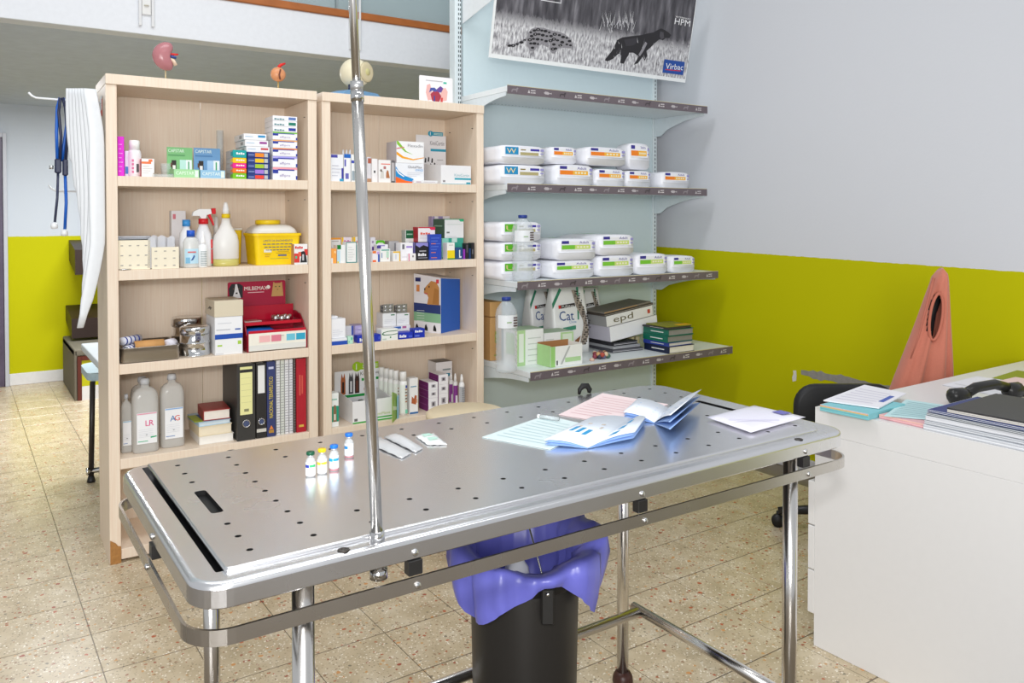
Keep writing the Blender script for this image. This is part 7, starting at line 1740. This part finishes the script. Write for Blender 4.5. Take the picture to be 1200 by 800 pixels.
# ------------------------------------------------------------------ wooden stool behind the table
sp = onZ(546, 481, .60)
t = thing('round_stool', 'round pale wooden stool between steel table and right bookcase', 'stool', (sp.x, sp.y, 0))
SWD = mat('e6d6b4', .4, 0, .05)
m = MB(); m.lathe([(.0001, .565), (.155, .565), (.172, .575), (.172, .592), (.16, .6), (.0001, .602)], SWD, n=36); m.build('seat', t)
for k in range(4):
    a = math.radians(45 + 90 * k)
    m = MB(); m.tube([(.17 * math.cos(a), .17 * math.sin(a), 0), (.11 * math.cos(a), .11 * math.sin(a), .564)], .014, SWD, 10); m.build('leg', t)
m = MB(); m.tube([(.145 * math.cos(2 * math.pi * k / 24), .145 * math.sin(2 * math.pi * k / 24), .2) for k in range(24)], .008, CHROME, 8, True); m.build('foot_ring', t)

# ------------------------------------------------------------------ desk
DX, DY, DZ = 2.345, 1.668, .803
drz = math.radians(.8)
DK = mat('e2e1e0', .35, 0, .015)
t = thing('desk', 'white office desk with a full white end panel', 'desk', (DX, DY, 0), drz)
m = MB(); m.prism([(0, DZ - .085), (.03, DZ - .085), (.03, DZ - .035), (1.53, DZ - .035), (1.53, DZ), (0, DZ)], -1.05, 0, DK, 'XZ'); m.build('desktop', t)
m = MB(); m.box(.0, .03, -1.05, -.0, 0, DZ - .0858, DK, .001); m.build('end_panel', t)
m = MB(); m.box(.5, 1.0, -.95, -.93, .2, DZ - .04, DK, .001); m.build('modesty_panel', t)
m = MB(); m.box(1.47, 1.5, -1.0, -.02, 0, DZ - .0355, DK, .001); m.build('end_panel', t)
m = MB(); m.box(.035, .44, -.55, -.002, .10, .60, DK, .002); m.build('drawer_unit', t)
for z0, z1 in ((.105, .25), (.254, .40), (.404, .55)):
    m = MB(); m.box(.001, .438, .0006, .026, z0, z1, DK, .002); d_ = m.build('drawer', t)
    m = MB(); m.box(.16, .31, .0265, .036, (z0 + z1) / 2 - .006, (z0 + z1) / 2 + .006, mat('b9bcc0', .3, .8), .002); m.build('handle', d_)
m = MB(); m.box(.002, .43, .0006, .022, .572, .59, mat('c9bba0', .5), .002); m.build('pull_out_board', t)
def dsheet(name, label, pts, c, cat='paper', z0=DZ, th=.0012, prints=None, curl=0): return sheet(name, label, pts, c, cat, z0 + .0006, th, prints, curl)
def dblock(name, label, cat, px, py, w_, d_, h_, rz, c, z0, edge=None, prints=(), anchor=None):
    q = onZ(px, py, anchor or z0)
    mb = MB(); mb.box(0, w_, -d_, 0, 0, h_, mat(c, .5, 0, .03), .001)
    if edge:
        for k, e in enumerate(edge):
            a0 = h_ * k / len(edge); a1 = h_ * (k + 1) / len(edge)
            mb.box(-.0008, .0, -d_ + .001, -.001, a0 + .0004, a1 - .0004, P(e)); mb.box(.001, w_ - .001, -.0002, .0008, a0 + .0004, a1 - .0004, P(e))
    for (a0, b0, a1, b1, col) in prints: mb.box(a0, a1, -b1, -b0, h_, h_ + .0005, P(col))
    return tag(mb.build(name, None, (q.x, q.y, z0 + .0006), rz), label, cat)
zz_d = DZ
q = onZ(959, 482, DZ)
dblock('folder_stack', 'stack of turquoise folders with a yellow and a pink one at the desk corner', 'folder', 961, 481, .23, .165, .02, drz + .05, '7fc4cc', DZ, ['7fc4cc', '8ad0d6', '74bcc4', '82c8d0', 'ecc46a', 'e9b9b9'])
dsheet('paper_sheet', 'white printed sheets on the turquoise folders', [(965, 470), (1030, 479), (1062, 462), (1013, 452)], 'eceaf0', z0=DZ + .0216, th=.004, prints=[(.1, .15 + .12 * k, .8, .18 + .12 * k, 'd3d0de') for k in range(6)] + [(.82, .3, .92, .7, '3a5ab4')])
dblock('paper_stack', 'low stack of pink folders beside the turquoise ones', 'folder', 1030, 490, .22, .15, .012, drz - .03, 'e4b0b4', DZ, ['d89aa4', 'ecc0bc', 'e0a8b0', 'e8c4a8'])
dsheet('paper_sheet', 'handwritten pale blue sheet lying over the pink folders', [(1036, 487.5), (1098, 493), (1134, 479), (1062, 468.5)], 'bfe0e2', z0=DZ + .0135, th=.0015, prints=[(.08, .1 + .085 * k, .9 - .12 * (k % 3), .125 + .085 * k, '8ab4bc') for k in range(10)])
b_ = DZ
for k, (c, h_, lb, off) in enumerate((('c9ccd2', .012, 'pale grey notebook at the bottom of the notebook stack', 0), ('b4b8be', .009, 'grey notebook second from the bottom of the notebook stack', .01), ('dcdde2', .011, 'white paged notebook in the middle of the notebook stack', .004), ('7c8288', .007, 'slate grey notebook in the upper half of the notebook stack', .014), ('2c3c78', .007, 'dark blue notebook just under the black cover', .03))):
    dblock('notebook', lb, 'notebook', 1082 + k * 1.2, 502.5 - k * .2, .33 - off, .32, h_ * 1.15, drz + .02 * (k % 3 - 1), c, b_, [c, 'eceef0', c, 'd9dce0'], anchor=DZ); b_ += h_ * 1.15 + .001
dblock('notebook', 'black covered notebook on top of the notebook stack', 'notebook', 1110, 483, .32, .32, .014, drz + .03, '3b3a3c', b_, ['d8d4cc', 'd8d4cc', '3b3a3c'])
dsheet('paper_sheet', 'large white sheet further back on the desk', [(1104, 451), (1165, 463), (1215, 452), (1145, 441)], 'e9e8ef', prints=[(.1, .2, .7, .23, 'cfcfd8')])
dsheet('desk_mat', 'olive green sheet at the back of the desk', [(1163, 443), (1205, 449), (1230, 440), (1192, 434)], '8f9a2a', cat='paper')
dsheet('form_sheet', 'pale pink form at the back right of the desk', [(1168, 447), (1215, 455), (1230, 448), (1190, 442)], 'eccfcc', z0=DZ + .003)
# telephone handset
q = onZ(1118, 474, DZ)
t = thing('headset', 'black telephone handset with coiled cord behind the black notebook', 'telephone', (q.x, q.y, DZ + .0008), drz - .25)
t.scale = (1.25, 1.25, 1.25)
m = MB(); m.loft([[(x, y * s_, .022 + zz * s_) for y, zz in arc(0, 0, .022, 0, 330, 11)] for x, s_ in ((-.015, .5), (-.005, 1), (.03, 1.0), (.045, .8))], BLACKP); m.build('earpiece', t)
m = MB(); m.tube([(.03, 0, .022), (.08, .0, .04), (.15, 0, .044), (.2, .0, .03)], .014, BLACKP, 12); m.build('handle', t)
m = MB(); m.loft([[(x, y * s_, .022 + zz * s_) for y, zz in arc(0, 0, .022, 0, 330, 11)] for x, s_ in ((.19, .6), (.2, 1), (.24, 1.0), (.25, .6))], BLACKP); m.build('mouthpiece', t)
m = MB(); m.tube([(.25 + .0016 * k, .009 * math.cos(k * .9), .0115 + .009 * math.sin(k * .9)) for k in range(110)], .002, BLACK, 6); m.build('coiled_cord', t)

# ------------------------------------------------------------------ swivel chair
CXh, CYh = 3.3, 2.2
t = thing('office_chair', 'black swivel chair with rounded backrest behind the desk corner', 'chair', (CXh, CYh, 0), -TH)
m = MB(); m.prism(rrect(-.18, .2, -.17, .2, .07, 5), .43, .48, BLACK, 'XY'); m.build('seat', t)
m = MB(); rings = []
for y_, i in ((-.225, .012), (-.235, 0), (-.262, 0), (-.27, .012)):
    rings.append([(x, y_ + .05 * (x / .2) ** 2 * -1 * 0, zz) for x, zz in rrect(-.31 + i, .12 - i, .50 + i, .728 - i, .09, 6)])
m.loft(rings, mat('1c1c1e', .5)); m.build('backrest', t)
m = MB(); m.tube([(-.05, -.12, .425), (-.06, -.2, .43), (-.08, -.222, .50), (-.08, -.222, .60)], .014, BLACKP, 10); m.build('back_support', t)
m = MB(); m.tube([(0, 0, .1), (0, 0, .428)], .024, BLACKP, 14); m.build('column', t)
for k in range(5):
    a = math.radians(167 + 72 * k); x, y = .28 * math.cos(a), .28 * math.sin(a)
    m = MB(); m.tube([(0.02 * math.cos(a), 0.02 * math.sin(a), .105), (x, y, .075)], .022, BLACKP, 8, radii=[.026, .018]); m.build('base_arm', t)
    m = MB(); m.tube([(x - .012 * math.sin(a), y + .012 * math.cos(a), .03), (x + .012 * math.sin(a), y - .012 * math.cos(a), .03)], .03, BLACK, 14); m.tube([(x, y, .05), (x, y, .074)], .009, BLACK, 8); m.build('caster', t)
# coat chair + jacket
JX, JY = 3.425, 1.86
t = thing('coat_stand', 'slim black stand beneath the salmon jacket by the lime wall', 'stand', (JX, JY, 0), -TH)
m = MB(); m.tube([(.0, .03, .02), (-.005, .03, .9), (.03, .03, 1.13), (.04, .03, 1.165)], .013, BLACK, 10); m.build('post', t)
m = MB(); m.tube([(-.03, .034, .86), (.0, .034, 1.0), (.035, .034, 1.1)], .02, mat('1c1b1c', .6), 10); m.build('crossbar', t)
m = MB(); m.lathe([(.0001, 0), (.07, 0), (.07, .012), (.03, .02), (.0001, .021)], BLACK, (0, .03, 0), 20); m.build('base', t)
CLOTH = mat('c67661', .85, 0, .06, sheen=.3, scale=120)
t = thing('jacket', 'salmon pink sleeveless fleece jacket draped over the slim black stand', 'jacket', (JX, JY, 0), -TH)
NL, NS = 30, 64
def jk(i, k):
    s_ = i / (NL - 1); z_ = 1.205 - .66 * s_
    lx = [(.0, .022), (.06, .012), (.15, -.012), (.35, -.058), (.6, -.118), (.85, -.178), (1.0, -.19)]
    rx = [(.0, .058), (.06, .068), (.15, .073), (.35, .08), (.6, .092), (.85, .10), (1.0, .105)]
    def ip(tb):
        for (a, va), (b_, vb) in zip(tb[:-1], tb[1:]):
            if s_ <= b_: return va + (vb - va) * (s_ - a) / (b_ - a)
        return tb[-1][1]
    xl, xr_ = ip(lx), ip(rx); cx = (xl + xr_) / 2; hw = (xr_ - xl) / 2
    dp = .045 + .05 * s_
    if s_ == 0: hw *= .55; dp *= .5
    a = 2 * math.pi * k / NS
    fold = 1 + (.20 * math.sin(9 * a + 2 * s_) + .10 * math.sin(15 * a + 1)) * s_ ** .7
    ca, sa = math.cos(a), math.sin(a)
    return (cx + hw * math.copysign(abs(ca) ** .9, ca), .03 + dp * fold * math.copysign(abs(sa) ** .8, sa), z_ - .012 * (1 - s_) * ca * -1)
vs_ = [jk(i, k) for i in range(NL) for k in range(NS)]; fs = []
def in_hole(p):
    x, z_ = p[0], p[2]; zc, xc = 1.012, -.004
    u_, v_ = x - xc - (z_ - zc) * .16, z_ - zc
    return p[1] < .03 and (u_ / .027) ** 2 + (v_ / .098) ** 2 < 1
for i in range(NL - 1):
    for k in range(NS):
        l = (k + 1) % NS; f_ = (i * NS + k, i * NS + l, (i + 1) * NS + l, (i + 1) * NS + k)
        c_ = [sum(vs_[q][d_] for q in f_) / 4 for d_ in range(3)]
        if in_hole(c_): continue
        fs.append(f_)
fs.append(tuple(range(NS))[::-1])
m = MB(); m.add(vs_, fs, CLOTH, True); o = m.build('fleece_body', t)
so = o.modifiers.new('cloth_thickness', 'SOLIDIFY'); so.thickness = .004; so.offset = -1
m = MB(); pts = []
for k in range(28):
    a = 2 * math.pi * k / 28; v_ = .098 * math.sin(a); x = -.004 + v_ * .16 + .027 * math.cos(a); z_ = 1.012 + v_
    s_ = (1.205 - z_) / .66; pts.append((x, .03 - (.045 + .05 * s_) * 1.0, z_))
m.tube(pts, .0065, mat('bd6e5a', .85), 8, True); m.build('armhole_hem', t)
m = MB(); m.tube([(-.006, -.012, 1.175), (-.022, -.02, 1.13), (-.05, -.03, 1.04), (-.085, -.045, .93), (-.12, -.05, .84)], .006, mat('b46a58', .85), 8, radii=[.007, .006, .005, .004, .003]); m.build('collar_edge', t)
